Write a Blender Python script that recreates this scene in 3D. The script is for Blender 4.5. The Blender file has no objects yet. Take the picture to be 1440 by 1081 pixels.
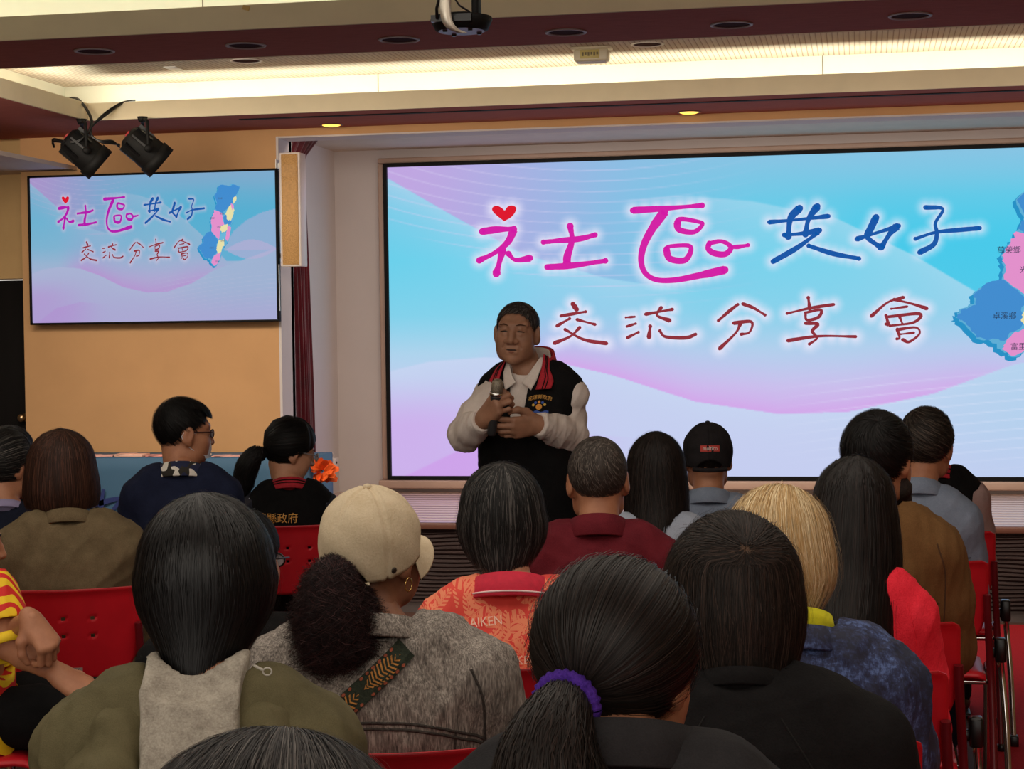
import bpy, bmesh, math, random
import numpy as np
from mathutils import Vector, Matrix
from mathutils.geometry import tessellate_polygon
random.seed(7); RNG = np.random.default_rng(11)
SC = bpy.context.scene; COL = SC.collection
# ---------------------------------------------------------------- camera, world, lights, exposure
FPX = 2550.0
CAM = np.array([0.0, 0.0, 1.55])
_y, _p, _r = np.radians([10.95, -1.58, -0.755])
FWD = np.array([-math.sin(_y)*math.cos(_p), math.cos(_y)*math.cos(_p), math.sin(_p)])
_R0 = np.array([math.cos(_y), math.sin(_y), 0.0]); _U0 = np.cross(_R0, FWD)
RGT = math.cos(_r)*_R0 + math.sin(_r)*_U0
UPV = -math.sin(_r)*_R0 + math.cos(_r)*_U0
def at(x, y, t):
    return CAM + (RGT*(x-720)/FPX - UPV*(y-540.5)/FPX + FWD)*t
cd = bpy.data.cameras.new('camera'); cam = bpy.data.objects.new('camera', cd); COL.objects.link(cam)
cd.sensor_width = 36.0; cd.lens = FPX/1440*36.0; cd.clip_start = 0.05
cam.matrix_world = Matrix(((RGT[0], UPV[0], -FWD[0], CAM[0]), (RGT[1], UPV[1], -FWD[1], CAM[1]), (RGT[2], UPV[2], -FWD[2], CAM[2]), (0, 0, 0, 1)))
SC.camera = cam
SC.view_settings.view_transform = 'Standard'; SC.view_settings.look = 'None'
SC.view_settings.exposure = 0.0; SC.view_settings.gamma = 1.0; SC.view_settings.use_curve_mapping = False
w = bpy.data.worlds.new('world'); SC.world = w; w.use_nodes = True
w.node_tree.nodes['Background'].inputs[0].default_value = (1.0, 0.93, 0.84, 1); w.node_tree.nodes['Background'].inputs[1].default_value = 0.95
def area(name, loc, rot, sx, sy, power, col):
    l = bpy.data.lights.new(name, 'AREA'); l.shape = 'RECTANGLE'; l.size = sx; l.size_y = sy; l.energy = power; l.color = col
    o = bpy.data.objects.new(name, l); o.location = loc; o.rotation_euler = rot; COL.objects.link(o); return o
WARM = (0.98, 1.0, 0.82)
ZS = 2.78          # soffit height
# fluorescent battens lying in the cove troughs (they shine up and back onto the cove walls)
area('cove_light_front', (0.0, 9.66, 2.80), (math.radians(155), 0, 0), 8.6, 0.08, 52, WARM)
area('cove_light_left', (-4.34, 7.2, 2.80), (0, math.radians(-155), 0), 0.08, 4.6, 29, WARM)
area('cove_light_middle', (0.0, 7.02, 2.80), (math.radians(155), 0, 0), 8.6, 0.08, 32, WARM)
# the room's own ceiling panels over and behind the audience
area('room_light_rear', (-1.2, -1.2, 2.72), (math.radians(14), 0, 0), 5.0, 1.8, 76, (1.0, 0.92, 0.80))
area('room_light_audience', (-1.2, 3.6, 2.90), (0, 0, 0), 5.5, 3.0, 62, (1.0, 0.91, 0.78))
area('room_light_left', (-4.9, 7.6, 2.7), (math.radians(40), 0, 0), 2.0, 1.0, 55, (1.0, 0.90, 0.74))

# unseen fill lights without fittings, added to brighten the front wall and the alcove
area('front_wall_fill', (-1.4, 7.75, 2.70), (math.radians(54), 0, 0), 8.4, 0.3, 56, (1.0, 0.86, 0.70)).data.spread = math.radians(112)
area('alcove_fill', (-0.2, 10.62, 2.80), (math.radians(28), 0, 0), 6.4, 0.12, 30, (1.0, 0.86, 0.74))

# ---------------------------------------------------------------- helpers
def lin(c):
    if isinstance(c, str):
        c = [int(c[i:i+2], 16)/255 for i in (1, 3, 5)]
    elif max(c) > 1.0: c = [v/255 for v in c]
    return tuple(v/12.92 if v <= 0.04045 else ((v+0.055)/1.055)**2.4 for v in c)
class NT:
    def __init__(s, m):
        s.m = m; s.t = m.node_tree; s.l = s.t.links
        s.b = next(n for n in s.t.nodes if n.type == 'BSDF_PRINCIPLED')
    def n(s, typ, **kw):
        x = s.t.nodes.new(typ)
        for k, v in kw.items():
            if k.startswith('i_'):
                x.inputs[k[2:].replace('_', ' ')].default_value = v
            else: setattr(x, k, v)
        return x
    def link(s, a, b): s.l.new(a, b)
    def math(s, op, a, b=None, c=None):
        x = s.t.nodes.new('ShaderNodeMath'); x.operation = op
        for i, v in enumerate((a, b, c)):
            if v is None: continue
            if isinstance(v, (int, float)): x.inputs[i].default_value = v
            else: s.l.new(v, x.inputs[i])
        return x.outputs[0]
    def mix(s, f, a, b, mode='MIX'):
        x = s.t.nodes.new('ShaderNodeMix'); x.data_type = 'RGBA'; x.blend_type = mode
        for i, v in ((0, f), (6, a), (7, b)):
            if isinstance(v, (int, float)): x.inputs[i].default_value = v
            elif isinstance(v, tuple): x.inputs[i].default_value = (*v[:3], 1)
            else: s.l.new(v, x.inputs[i])
        return x.outputs[2]
    def coords(s, kind='Object', scale=(1, 1, 1), rot=(0, 0, 0)):
        t = s.n('ShaderNodeTexCoord'); mp = s.n('ShaderNodeMapping')
        mp.inputs['Scale'].default_value = scale; mp.inputs['Rotation'].default_value = rot
        s.link(t.outputs[kind], mp.inputs[0]); return mp.outputs[0]
    def noise(s, vec, scale, detail=3, rough=0.55):
        x = s.n('ShaderNodeTexNoise'); x.inputs['Scale'].default_value = scale; x.inputs['Detail'].default_value = detail; x.inputs['Roughness'].default_value = rough
        s.link(vec, x.inputs['Vector']); return x.outputs['Fac']
    def ramp(s, f, stops):
        x = s.n('ShaderNodeValToRGB'); e = x.color_ramp.elements
        while len(e) < len(stops): e.new(0.5)
        for el, (p, c) in zip(e, stops): el.position = p; el.color = (*c[:3], 1)
        s.link(f, x.inputs[0]); return x.outputs[0]
    def bump(s, h, strength=0.3, dist=0.01):
        x = s.n('ShaderNodeBump'); x.inputs['Strength'].default_value = strength; x.inputs['Distance'].default_value = dist
        s.link(h, x.inputs['Height']); s.link(x.outputs[0], s.b.inputs['Normal'])
    def color(s, c): s.link(c, s.b.inputs['Base Color'])
MATS = {}
def mat(name, c, rough=0.6, metal=0.0, var=0.06, scale=6.0, bump=0.0, bscale=200.0, spec=0.5, stretch=(1, 1, 1), coat=0.0):
    """plain principled surface with a little noise in its colour and relief"""
    if name in MATS: return MATS[name]
    m = bpy.data.materials.new(name); m.use_nodes = True; t = NT(m); c = lin(c)
    t.b.inputs['Roughness'].default_value = rough; t.b.inputs['Metallic'].default_value = metal
    t.b.inputs['Specular IOR Level'].default_value = spec; t.b.inputs['Coat Weight'].default_value = coat
    v = t.coords('Object', stretch)
    f = t.noise(v, scale, 4)
    lo = tuple(x*(1-var*1.6) for x in c); hi = tuple(min(1, x*(1+var*1.6)) for x in c)
    t.color(t.ramp(f, [(0.3, lo), (0.7, hi)]))
    if bump: t.bump(t.noise(v, bscale, 2), bump, 0.002)
    MATS[name] = m; return m
def fabric(name, c, c2=None, var=0.18, scale=14.0, weave=420.0, bump=0.5, rough=0.9, streak=(1, 1, 1), sheen=0.0):
    """woven cloth: blotchy two-tone colour, thread relief"""
    if name in MATS: return MATS[name]
    m = bpy.data.materials.new(name); m.use_nodes = True; t = NT(m); c = lin(c); c2 = lin(c2) if c2 else tuple(x*(1-var*2) for x in c)
    t.b.inputs['Roughness'].default_value = rough; t.b.inputs['Specular IOR Level'].default_value = 0.12; t.b.inputs['Sheen Weight'].default_value = sheen
    v = t.coords('Object', streak)
    f = t.noise(v, scale, 5, 0.7); th = t.noise(v, weave, 2)
    f2 = t.math('ADD', t.math('MULTIPLY', f, 0.65), t.math('MULTIPLY', th, 0.35))
    t.color(t.ramp(f2, [(0.34, c2), (0.62, c)]))
    t.bump(t.math('ADD', th, t.math('MULTIPLY', t.noise(v, 30, 3), 1.5)), bump, 0.002)
    MATS[name] = m; return m
def emis(name, c, s=1.0):
    if name in MATS: return MATS[name]
    m = bpy.data.materials.new(name); m.use_nodes = True; t = NT(m)
    t.b.inputs['Base Color'].default_value = (0.01, 0.01, 0.01, 1); t.b.inputs['Roughness'].default_value = 0.6; t.b.inputs['Specular IOR Level'].default_value = 0.0
    t.b.inputs['Emission Color'].default_value = (*lin(c), 1); t.b.inputs['Emission Strength'].default_value = s
    MATS[name] = m; return m

def mesh_np(name, v, f, smooth=False):
    """v (n,3); f list of index tuples, or an (m,k) array"""
    me = bpy.data.meshes.new(name); v = np.asarray(v, dtype=np.float32)
    if isinstance(f, np.ndarray):
        m, k = f.shape
        me.vertices.add(len(v)); me.vertices.foreach_set('co', v.ravel())
        me.loops.add(m*k); me.loops.foreach_set('vertex_index', f.astype(np.int32).ravel())
        me.polygons.add(m); me.polygons.foreach_set('loop_start', np.arange(0, m*k, k, dtype=np.int32))
        me.update(calc_edges=True)
    else:
        me.from_pydata([tuple(map(float, p)) for p in v], [], f)
    if smooth: me.polygons.foreach_set('use_smooth', np.ones(len(me.polygons), dtype=bool))
    me.update(); return me
def link(name, me, material=None, parent=None, loc=None, rot=None):
    o = bpy.data.objects.new(name, me); COL.objects.link(o)
    if material is not None and me is not None and not me.materials:
        for m in (material if isinstance(material, (list, tuple)) else [material]): me.materials.append(m)
    if parent is not None: o.parent = parent
    if loc is not None: o.location = loc
    if rot is not None: o.rotation_euler = rot
    return o
def tag(o, label=None, cat=None, group=None, kind=None):
    for k, v in (('label', label), ('category', cat), ('group', group), ('kind', kind)):
        if v: o[k] = v
    return o
def thing(name, label, cat, loc=(0, 0, 0), rotz=0.0, group=None):
    o = bpy.data.objects.new(name, None); COL.objects.link(o); o.empty_display_size = 0.1
    o.location = [float(x) for x in loc]; o.rotation_euler = (0, 0, rotz); return tag(o, label, cat, group)
class MB:
    """collects simple shapes into one mesh"""
    def __init__(s): s.v = []; s.f = []; s.sm = []
    def add(s, v, f, smooth=False):
        n = len(s.v); s.v += [tuple(map(float, p)) for p in v]; s.f += [tuple(i+n for i in q) for q in f]; s.sm += [smooth]*len(f); return s
    def box(s, lo, hi, M=None):
        x0, y0, z0 = lo; x1, y1, z1 = hi
        v = [(x0, y0, z0), (x1, y0, z0), (x1, y1, z0), (x0, y1, z0), (x0, y0, z1), (x1, y0, z1), (x1, y1, z1), (x0, y1, z1)]
        if M is not None: v = [M @ Vector(p) for p in v]
        return s.add(v, [(0, 3, 2, 1), (4, 5, 6, 7), (0, 1, 5, 4), (1, 2, 6, 5), (2, 3, 7, 6), (3, 0, 4, 7)])
    def rbox(s, lo, hi, r=0.005, seg=2, M=None):
        bm = bmesh.new(); bmesh.ops.create_cube(bm, size=1.0)
        c = [(a+b)/2 for a, b in zip(lo, hi)]; d = [b-a for a, b in zip(lo, hi)]
        for v in bm.verts: v.co = Vector((v.co[i]*d[i]+c[i] for i in range(3)))
        bmesh.ops.bevel(bm, geom=list(bm.edges), offset=min(r, min(d)*0.45), segments=seg, profile=0.5, affect='EDGES')
        bm.verts.index_update()
        vs = [v.co.copy() for v in bm.verts]
        if M is not None: vs = [M @ p for p in vs]
        s.add(vs, [tuple(v.index for v in f.verts) for f in bm.faces], True); bm.free(); return s
    def prism(s, pts, axis, a, b):
        """polygon pts (2-D) pulled along axis from a to b"""
        def p3(q, h): return [(h, q[0], q[1]), (q[0], h, q[1]), (q[0], q[1], h)][axis]
        n = len(pts); v = [p3(q, a) for q in pts]+[p3(q, b) for q in pts]
        return s.add(v, [tuple(range(n))[::-1], tuple(range(n, 2*n))]+[(i, (i+1) % n, n+(i+1) % n, n+i) for i in range(n)])
    def tube(s, pts, r, n=10, caps=True):
        pts = [Vector(p) for p in pts]; m = len(pts)
        rs = r if isinstance(r, (list, tuple)) else [r]*m
        T = [(pts[min(i+1, m-1)]-pts[max(i-1, 0)]).normalized() for i in range(m)]
        u = T[0].orthogonal().normalized(); v = []
        for i in range(m):
            u = (u-T[i]*u.dot(T[i])).normalized(); w_ = T[i].cross(u)
            for k in range(n):
                a = 2*math.pi*k/n; v.append(pts[i]+(u*math.cos(a)+w_*math.sin(a))*rs[i])
        f = [(i*n+k, i*n+(k+1) % n, (i+1)*n+(k+1) % n, (i+1)*n+k) for i in range(m-1) for k in range(n)]
        s.add(v, f, True)
        if caps: s.add(v[:n], [tuple(range(n))[::-1]]); s.add(v[-n:], [tuple(range(n))])
        return s
    def lathe(s, prof, n=32, M=None, closed=False):
        """prof list of (r,z) turned about Z"""
        v = []; m = len(prof)
        for r, z in prof:
            for k in range(n):
                a = 2*math.pi*k/n; v.append(Vector((r*math.cos(a), r*math.sin(a), z)))
        if M is not None: v = [M @ p for p in v]
        f = [(i*n+k, i*n+(k+1) % n, (i+1)*n+(k+1) % n, (i+1)*n+k) for i in range(m-1) for k in range(n)]
        if closed: f += [((m-1)*n+k, (m-1)*n+(k+1) % n, (k+1) % n, k) for k in range(n)]
        return s.add(v, f, True)
    def ball(s, c, r, n=10, M=None):
        r = r if isinstance(r, (tuple, list)) else (r, r, r); v = []; m = n
        for i in range(m+1):
            th = math.pi*i/m
            for k in range(2*n):
                a = math.pi*k/n; v.append(Vector((r[0]*math.sin(th)*math.cos(a), r[1]*math.sin(th)*math.sin(a), r[2]*math.cos(th))))
        if M is not None: v = [M @ p for p in v]
        v = [p+Vector(c) for p in v]; k2 = 2*n
        return s.add(v, [(i*k2+k, (i+1)*k2+k, (i+1)*k2+(k+1) % k2, i*k2+(k+1) % k2) for i in range(m) for k in range(k2)], True)
    def mesh(s, name):
        me = bpy.data.meshes.new(name); me.from_pydata(s.v, [], s.f); me.polygons.foreach_set('use_smooth', s.sm); me.update(); return me
    def build(s, name, material, parent=None, loc=None, rot=None): return link(name, s.mesh(name), material, parent, loc, rot)
def copy_tree(o, parent=None):
    c = o.copy(); COL.objects.link(c); c.parent = parent
    for ch in list(o.children): copy_tree(ch, c)
    return c
def spline(pts, per=6):
    """Catmull-Rom through 2-D or 3-D points"""
    P = [np.array(p, float) for p in pts]
    if len(P) < 3: return [P[0]+(P[1]-P[0])*i/per for i in range(per+1)]
    P = [2*P[0]-P[1]]+P+[2*P[-1]-P[-2]]; out = []
    for i in range(1, len(P)-2):
        for k in range(per):
            t = k/per
            out.append(0.5*((2*P[i])+(P[i+1]-P[i-1])*t+(2*P[i-1]-5*P[i]+4*P[i+1]-P[i+2])*t*t+(3*P[i]-P[i-1]-3*P[i+1]+P[i+2])*t**3))
    out.append(P[-2]); return out
def struct(name, mb, m, parent=None):
    o = mb.build(name, m, parent); o['kind'] = 'structure'; return o
def font_mesh(txt, size, depth=0.0):
    """lettering as a flat mesh in its own XY plane, centred"""
    cu = bpy.data.curves.new('lettering', 'FONT'); cu.body = txt; cu.size = size; cu.align_x = 'CENTER'; cu.align_y = 'CENTER'; cu.extrude = depth; cu.resolution_u = 3
    o = bpy.data.objects.new('lettering', cu); COL.objects.link(o)
    dg = bpy.context.evaluated_depsgraph_get(); me = bpy.data.meshes.new_from_object(o.evaluated_get(dg))
    bpy.data.objects.remove(o); bpy.data.curves.remove(cu); return me
# ---------------------------------------------------------------- the room
M_ORANGE = mat('ochre_wall_paint', (204, 158, 112), 0.85, spec=0.1, var=0.03, scale=3, bump=0.05)
M_BEIGE = mat('tan_wall_paint', (190, 155, 105), 0.8, var=0.03)
M_WHITE = mat('white_wall_paint', (206, 196, 192), 0.7, var=0.02, scale=2, bump=0.05)
M_MAROON = mat('maroon_soffit_board', (170, 100, 86), 0.85, var=0.06, scale=9, bump=0.08, stretch=(1, 6, 1), spec=0.08)
M_CREAM = mat('cream_fascia_paint', (222, 208, 178), 0.8, spec=0.1, var=0.03, scale=4)
M_COVE = mat('cove_wall_paint', (224, 224, 206), 0.85, var=0.02, scale=4, spec=0.1)
M_GREYCEIL = mat('grey_white_ceiling_paint', (206, 190, 174), 0.8, var=0.03)
M_BLACK = mat('black_matt', (15, 14, 14), 0.65, var=0.1, spec=0.2)
M_BLACKGLOSS = mat('black_plastic', (14, 14, 15), 0.3, var=0.05)
M_CHROME = mat('chrome', (215, 213, 210), 0.12, 1.0, var=0.02)
M_DARKHOLE = mat('dark_opening', (12, 8, 7), 0.9)
M_FLOOR = mat('dark_brown_floor', (84, 58, 50), 0.7, spec=0.25, var=0.12, scale=5, bump=0.1)
def tray_mat():
    m = bpy.data.materials.new('ribbed_tray_ceiling'); m.use_nodes = True; t = NT(m)
    v = t.coords('Object'); wv = t.n('ShaderNodeTexWave', wave_type='BANDS', bands_direction='X'); wv.inputs['Scale'].default_value = 11.5; t.link(v, wv.inputs[0])
    g = t.ramp(wv.outputs['Fac'], [(0.0, lin((146, 124, 104))), (0.16, lin((208, 197, 176))), (1.0, lin((210, 200, 180)))])
    f = t.noise(t.coords('Object', (1, 0.15, 1)), 25, 3); t.color(t.mix(t.math('MULTIPLY', f, 0.3), g, lin((190, 165, 140))))
    t.b.inputs['Roughness'].default_value = 0.8; t.bump(wv.outputs['Fac'], 0.4, 0.004); return m
M_TRAY = tray_mat()
struct('floor', MB().box((-9, -4, -0.1), (5, 14, 0)), M_FLOOR)
# red carpet runner with a bound edge
def carpet_mat():
    m = bpy.data.materials.new('red_carpet_pile'); m.use_nodes = True; t = NT(m); v = t.coords('Object')
    f = t.noise(v, 160, 3, 0.7); g = t.noise(v, 3, 3)
    t.color(t.mix(g, t.ramp(f, [(0.3, lin((150, 24, 30))), (0.7, lin((214, 52, 58)))]), lin((190, 38, 45)))); t.b.inputs['Roughness'].default_value = 0.95
    t.b.inputs['Specular IOR Level'].default_value = 0.1; t.bump(f, 0.8, 0.004); return m
M_CARPET = carpet_mat()
tag(MB().rbox((0.40, -3.0, 0.001), (1.95, 9.70, 0.011), 0.004, 1).build('carpet_runner', M_CARPET), 'red carpet runner laid along the right aisle up to the stage', 'carpet')
# stage: boards on top, a dark wave-carved front
def deck_mat():
    m = bpy.data.materials.new('stage_deck_wood'); m.use_nodes = True; t = NT(m); v = t.coords('Object', (0.6, 9, 1))
    f = t.noise(v, 7, 5, 0.65); t.color(t.ramp(f, [(0.3, lin((196, 164, 150))), (0.7, lin((218, 190, 176)))])); t.b.inputs['Roughness'].default_value = 0.2
    t.bump(f, 0.06, 0.001); return m
M_DECK = deck_mat()
stage = struct('stage_floor', MB().box((-7.6, 10.25, 0.0), (4.4, 12.3, 0.43)), M_FLOOR)
for i in range(14):
    y0 = 10.19+i*0.148; o = MB().rbox((-7.6, y0, 0.432), (4.4, y0+0.148, 0.467), 0.0005, 1).build('plank', M_DECK, stage)
def wave_panel():
    xs = np.linspace(-7.6, 4.4, 321); zs = np.linspace(0.0, 0.435, 111); X, Z = np.meshgrid(xs, zs, indexing='ij')
    ph = Z*2*np.pi/0.0235+1.3*np.sin(X*5.1+Z*9)+0.8*np.sin(X*13.7-Z*21)+0.5*np.sin(X*2.3+2)
    Y = 10.212-0.006*np.sin(ph); v = np.stack([X, Y, Z], -1).reshape(-1, 3); n = len(zs)
    a = (np.arange(320)[:, None]*n+np.arange(n-1)).ravel(); return mesh_np('wave_panel', v, np.stack([a, a+n, a+n+1, a+1], 1), True)
link('front_panel', wave_panel(), mat('dark_wenge_wave_board', (50, 28, 25), 0.6, var=0.15, scale=8, stretch=(0.4, 1, 6)), stage)
MB().rbox((-7.6, 10.175, 0.43), (4.4, 10.23, 0.468), 0.004, 1).build('edge_trim', mat('stage_edge_wood', (120, 78, 66), 0.35, var=0.1, scale=5, stretch=(0.3, 4, 4)), stage)
struct('baseboard_front', MB().box((-7.6, 9.83, 0.0), (4.4, 10.2, 0.003)), mat('grey_threshold_strip', (92, 82, 80), 0.4, var=0.1, scale=8))
# front wall with the proscenium opening
wf = struct('wall_front', MB().box((-5.02, 10.3, 0.0), (-3.395, 10.5, 3.05)), M_ORANGE)
struct('lintel', MB().box((-3.395, 10.3, 2.737), (4.6, 10.42, 3.05)), M_ORANGE, wf)
struct('jamb', MB().box((-3.395, 10.298, 0.0), (-3.38, 10.55, 2.737)), M_WHITE, wf)
struct('jamb_return', MB().box((-3.5, 10.5, 0.0), (-3.38, 10.555, 2.95)), M_WHITE, wf)
struct('lintel_underside', MB().box((-3.395, 10.301, 2.727), (4.6, 10.50, 2.737)), M_WHITE, wf)
struct('wall_left', MB().box((-9, 10.42, 1.935), (-5.02, 10.6, 3.05)).box((-5.06, 10.42, 0), (-5.02, 10.6, 1.935)).box((-9, 10.42, 0), (-6.2, 10.6, 1.935)), M_BEIGE)
struct('wall_side', MB().box((-9.1, -4, 0), (-9, 10.6, 3.3)), M_BEIGE)
struct('wall_right', MB().box((4.6, -4, 0), (4.7, 12.4, 3.3)), M_BEIGE)
d = struct('door_1', MB().rbox((-6.18, 10.45, 0.02), (-5.065, 10.49, 1.925), 0.004, 1), mat('very_dark_brown_door', (15, 11, 10), 0.7, spec=0.1, var=0.1, scale=5, stretch=(4, 4, 0.5)))
k = MB(); kM = Matrix.Translation((-5.10, 10.45, 1.075)) @ Matrix.Rotation(math.radians(90), 4, 'X')
k.lathe([(0.0, 0.0), (0.026, 0.0), (0.026, 0.006), (0.012, 0.01), (0.011, 0.03), (0.022, 0.037), (0.025, 0.05), (0.018, 0.061), (0.0, 0.064)], 20, kM); k.build('door_knob', mat('dull_brass', (170, 140, 105), 0.3, 0.9), d)
# alcove behind the opening
struct('wall_stage_left', MB().box((-3.75, 11.45, 0.3), (-3.6, 12.3, 3.05)), M_WHITE)
struct('wall_stage_back', MB().box((-3.8, 12.2, 0.3), (4.6, 12.35, 3.05)), M_WHITE)
struct('wall_wing', MB().box((-4.7, 10.5, 0.3), (-4.6, 12.3, 3.05)), M_BLACK)
cl = struct('ceiling', MB().box((-9, -4, 3.24), (5, 12.4, 3.3)), M_GREYCEIL)
struct('stage_ceiling', MB().box((-4.7, 10.42, 2.838), (4.6, 12.3, 2.88)), M_GREYCEIL, cl)
# dropped soffits, trays and coves
struct('soffit_front', MB().box((-9, 9.585, ZS), (4.6, 10.3, ZS+0.02)), M_MAROON, cl)
struct('soffit_left', MB().box((-9, 4.0, ZS), (-4.265, 9.585, ZS+0.02)), M_MAROON, cl)
struct('soffit_beam', MB().box((-4.265, 6.945, ZS), (4.6, 7.64, ZS+0.02)), M_MAROON, cl)
struct('slot_vent', MB().box((-3.43, 9.75, ZS-0.004), (4.5, 9.785, ZS+0.001)), M_DARKHOLE, cl)
struct('tray_ceiling', MB().box((-4.56, 7.4, 3.02), (4.6, 9.9, 3.06)), M_TRAY, cl)
struct('tray_ceiling_near', MB().box((-4.56, -2.0, 3.02), (4.6, 7.3, 3.06)), M_COVE, cl)
struct('trim_1', MB().box((-4.265, 9.57, ZS-0.001), (4.6, 9.585, 2.876)), M_CREAM)
struct('trim_2', MB().box((-4.265, 4.0, ZS-0.001), (-4.25, 6.93, 2.876)).box((-4.265, 7.645, ZS-0.001), (-4.25, 9.585, 2.876)), M_CREAM)
struct('trim_3', MB().box((-4.265, 6.93, ZS-0.001), (4.6, 6.945, 2.876)), M_CREAM)
struct('trim_4', MB().box((-4.265, 7.63, ZS-0.001), (4.6, 7.645, 2.876)), M_CREAM)
struct('cove_wall_front', MB().box((-4.56, 9.9, ZS+0.02), (4.6, 9.93, 3.06)), M_COVE, cl)
struct('cove_wall_left', MB().box((-4.57, 4.0, ZS+0.02), (-4.54, 9.93, 3.06)), M_COVE, cl)
struct('cove_wall_middle', MB().box((-4.56, 7.3, ZS+0.02), (4.6, 7.4, 3.06)), M_COVE, cl)
# thin joints between the fascia boards
jn = MB()
for x in (-2.66, -0.2, 2.2): jn.box((x, 9.897, 2.86), (x+0.004, 9.9, 3.02))
for x in (-2.72,): jn.box((x, 7.297, 2.86), (x+0.003, 7.30, 3.02))
struct('cove_joints', jn, mat('joint_grey', (120, 108, 90), 0.8), cl)
# low canopy over the side door
struct('canopy', MB().box((-9, 7.5, 2.575), (-4.656, 10.42, 2.60)), M_GREYCEIL, cl)
MB().box((-0.014, -0.004, -0.009), (0.014, 0.0, 0.009)).build('loose_paper_scrap', mat('old_tape', (205, 172, 110), 0.8), None, (-2.397, 6.926, 2.862), (0, 0.3, 0))
tag(bpy.data.objects['loose_paper_scrap'], 'small yellowed paper scrap stuck on the cream ceiling fascia', 'scrap')
# ceiling downlights
def downlight(x, y, z, r, label, lit=False, grp='unlit recessed downlights'):
    t = thing('ceiling_downlight', label, 'ceiling light', (x, y, z), 0, None if lit else grp)
    MB().lathe([(r*0.86, -0.0005), (r*0.89, -0.006), (r, -0.005), (r*1.02, -0.001), (r*0.86, -0.0005)], 40).build('trim_ring', mat('downlight_ring_pale' if z > 2.9 else 'downlight_ring', (232, 224, 214) if z > 2.9 else (176, 158, 156), 0.5, var=0.02, spec=0.2) if not lit else mat('brown_ring', (110, 70, 50), 0.4), t)
    if lit:
        MB().lathe([(0.0, -0.012), (r*0.6, -0.011), (r*0.82, -0.005), (r*0.8, -0.001)], 32).build('lamp', emis('warm_lamp', (255, 196, 84), 2.2), t)
    else:
        MB().lathe([(0.0, -0.001), (r*0.88, -0.001)], 32).build('baffle', mat('dark_baffle', (66, 34, 32), 0.9, spec=0.05), t)
    return t
for i, (x, y, n) in enumerate([(-3.20, 7.28, 'nearest the left wall'), (-2.535, 7.31, 'second from the left wall'), (-1.878, 7.34, 'just left of the ceiling camera'), (-1.177, 7.34, 'just right of the ceiling camera'), (-0.505, 7.34, 'second right of the ceiling camera'), (0.194, 7.32, 'at the right end of the row')]):
    downlight(x, y, ZS, 0.085, 'unlit downlight in the maroon beam, ' + n)
downlight(-3.195, 9.22, 3.02, 0.085, 'unlit white rimmed downlight in the ribbed tray above the hanging television')
downlight(-1.064, 9.25, 3.02, 0.085, 'unlit white rimmed downlight in the ribbed tray beside the white box')
downlight(-3.013, 10.163, ZS, 0.065, 'small lit amber downlight over the left stage jamb', True)
downlight(-0.94, 10.171, ZS, 0.065, 'small lit amber downlight above the middle of the stage', True)
t = thing('ceiling_plate', 'small white square cover plate on the ribbed tray ceiling', 'cover plate', (-3.66, 9.36, 3.02))
MB().rbox((-0.035, -0.06, -0.006), (0.035, 0.06, 0), 0.002, 1).build('plate', emis('led_plate_white', (255, 250, 240), 1.0) if False else mat('white_plate', (250, 246, 240), 0.4), t)
# cream emergency light box under the tray
t = thing('emergency_light', 'cream emergency light box fixed under the ribbed tray ceiling', 'emergency light', (-1.355, 9.28, 3.02))
MB().rbox((-0.105, -0.045, -0.012), (0.105, 0.045, 0), 0.004, 1).build('base_plate', mat('cream_plastic', (222, 212, 186), 0.4), t)
MB().rbox((-0.09, -0.04, -0.075), (0.09, 0.04, -0.012), 0.012, 3).build('housing', mat('cream_plastic', (222, 212, 186), 0.4), t)
MB().rbox((-0.055, -0.043, -0.062), (0.045, -0.039, -0.018), 0.002, 1).build('label_plate', mat('yellowed_label', (206, 190, 120), 0.5), t)
g = MB()
for i in range(6): g.box((-0.045+i*0.015, -0.0445, -0.05+(i % 2)*0.006), (-0.036+i*0.015, -0.043, -0.03))
g.build('print', mat('grey_print', (120, 108, 80), 0.6), t)
MB().rbox((-0.075, -0.03, -0.082), (0.075, 0.03, -0.074), 0.004, 2).build('diffuser', mat('pale_lilac_diffuser', (186, 180, 190), 0.3), t)
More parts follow.
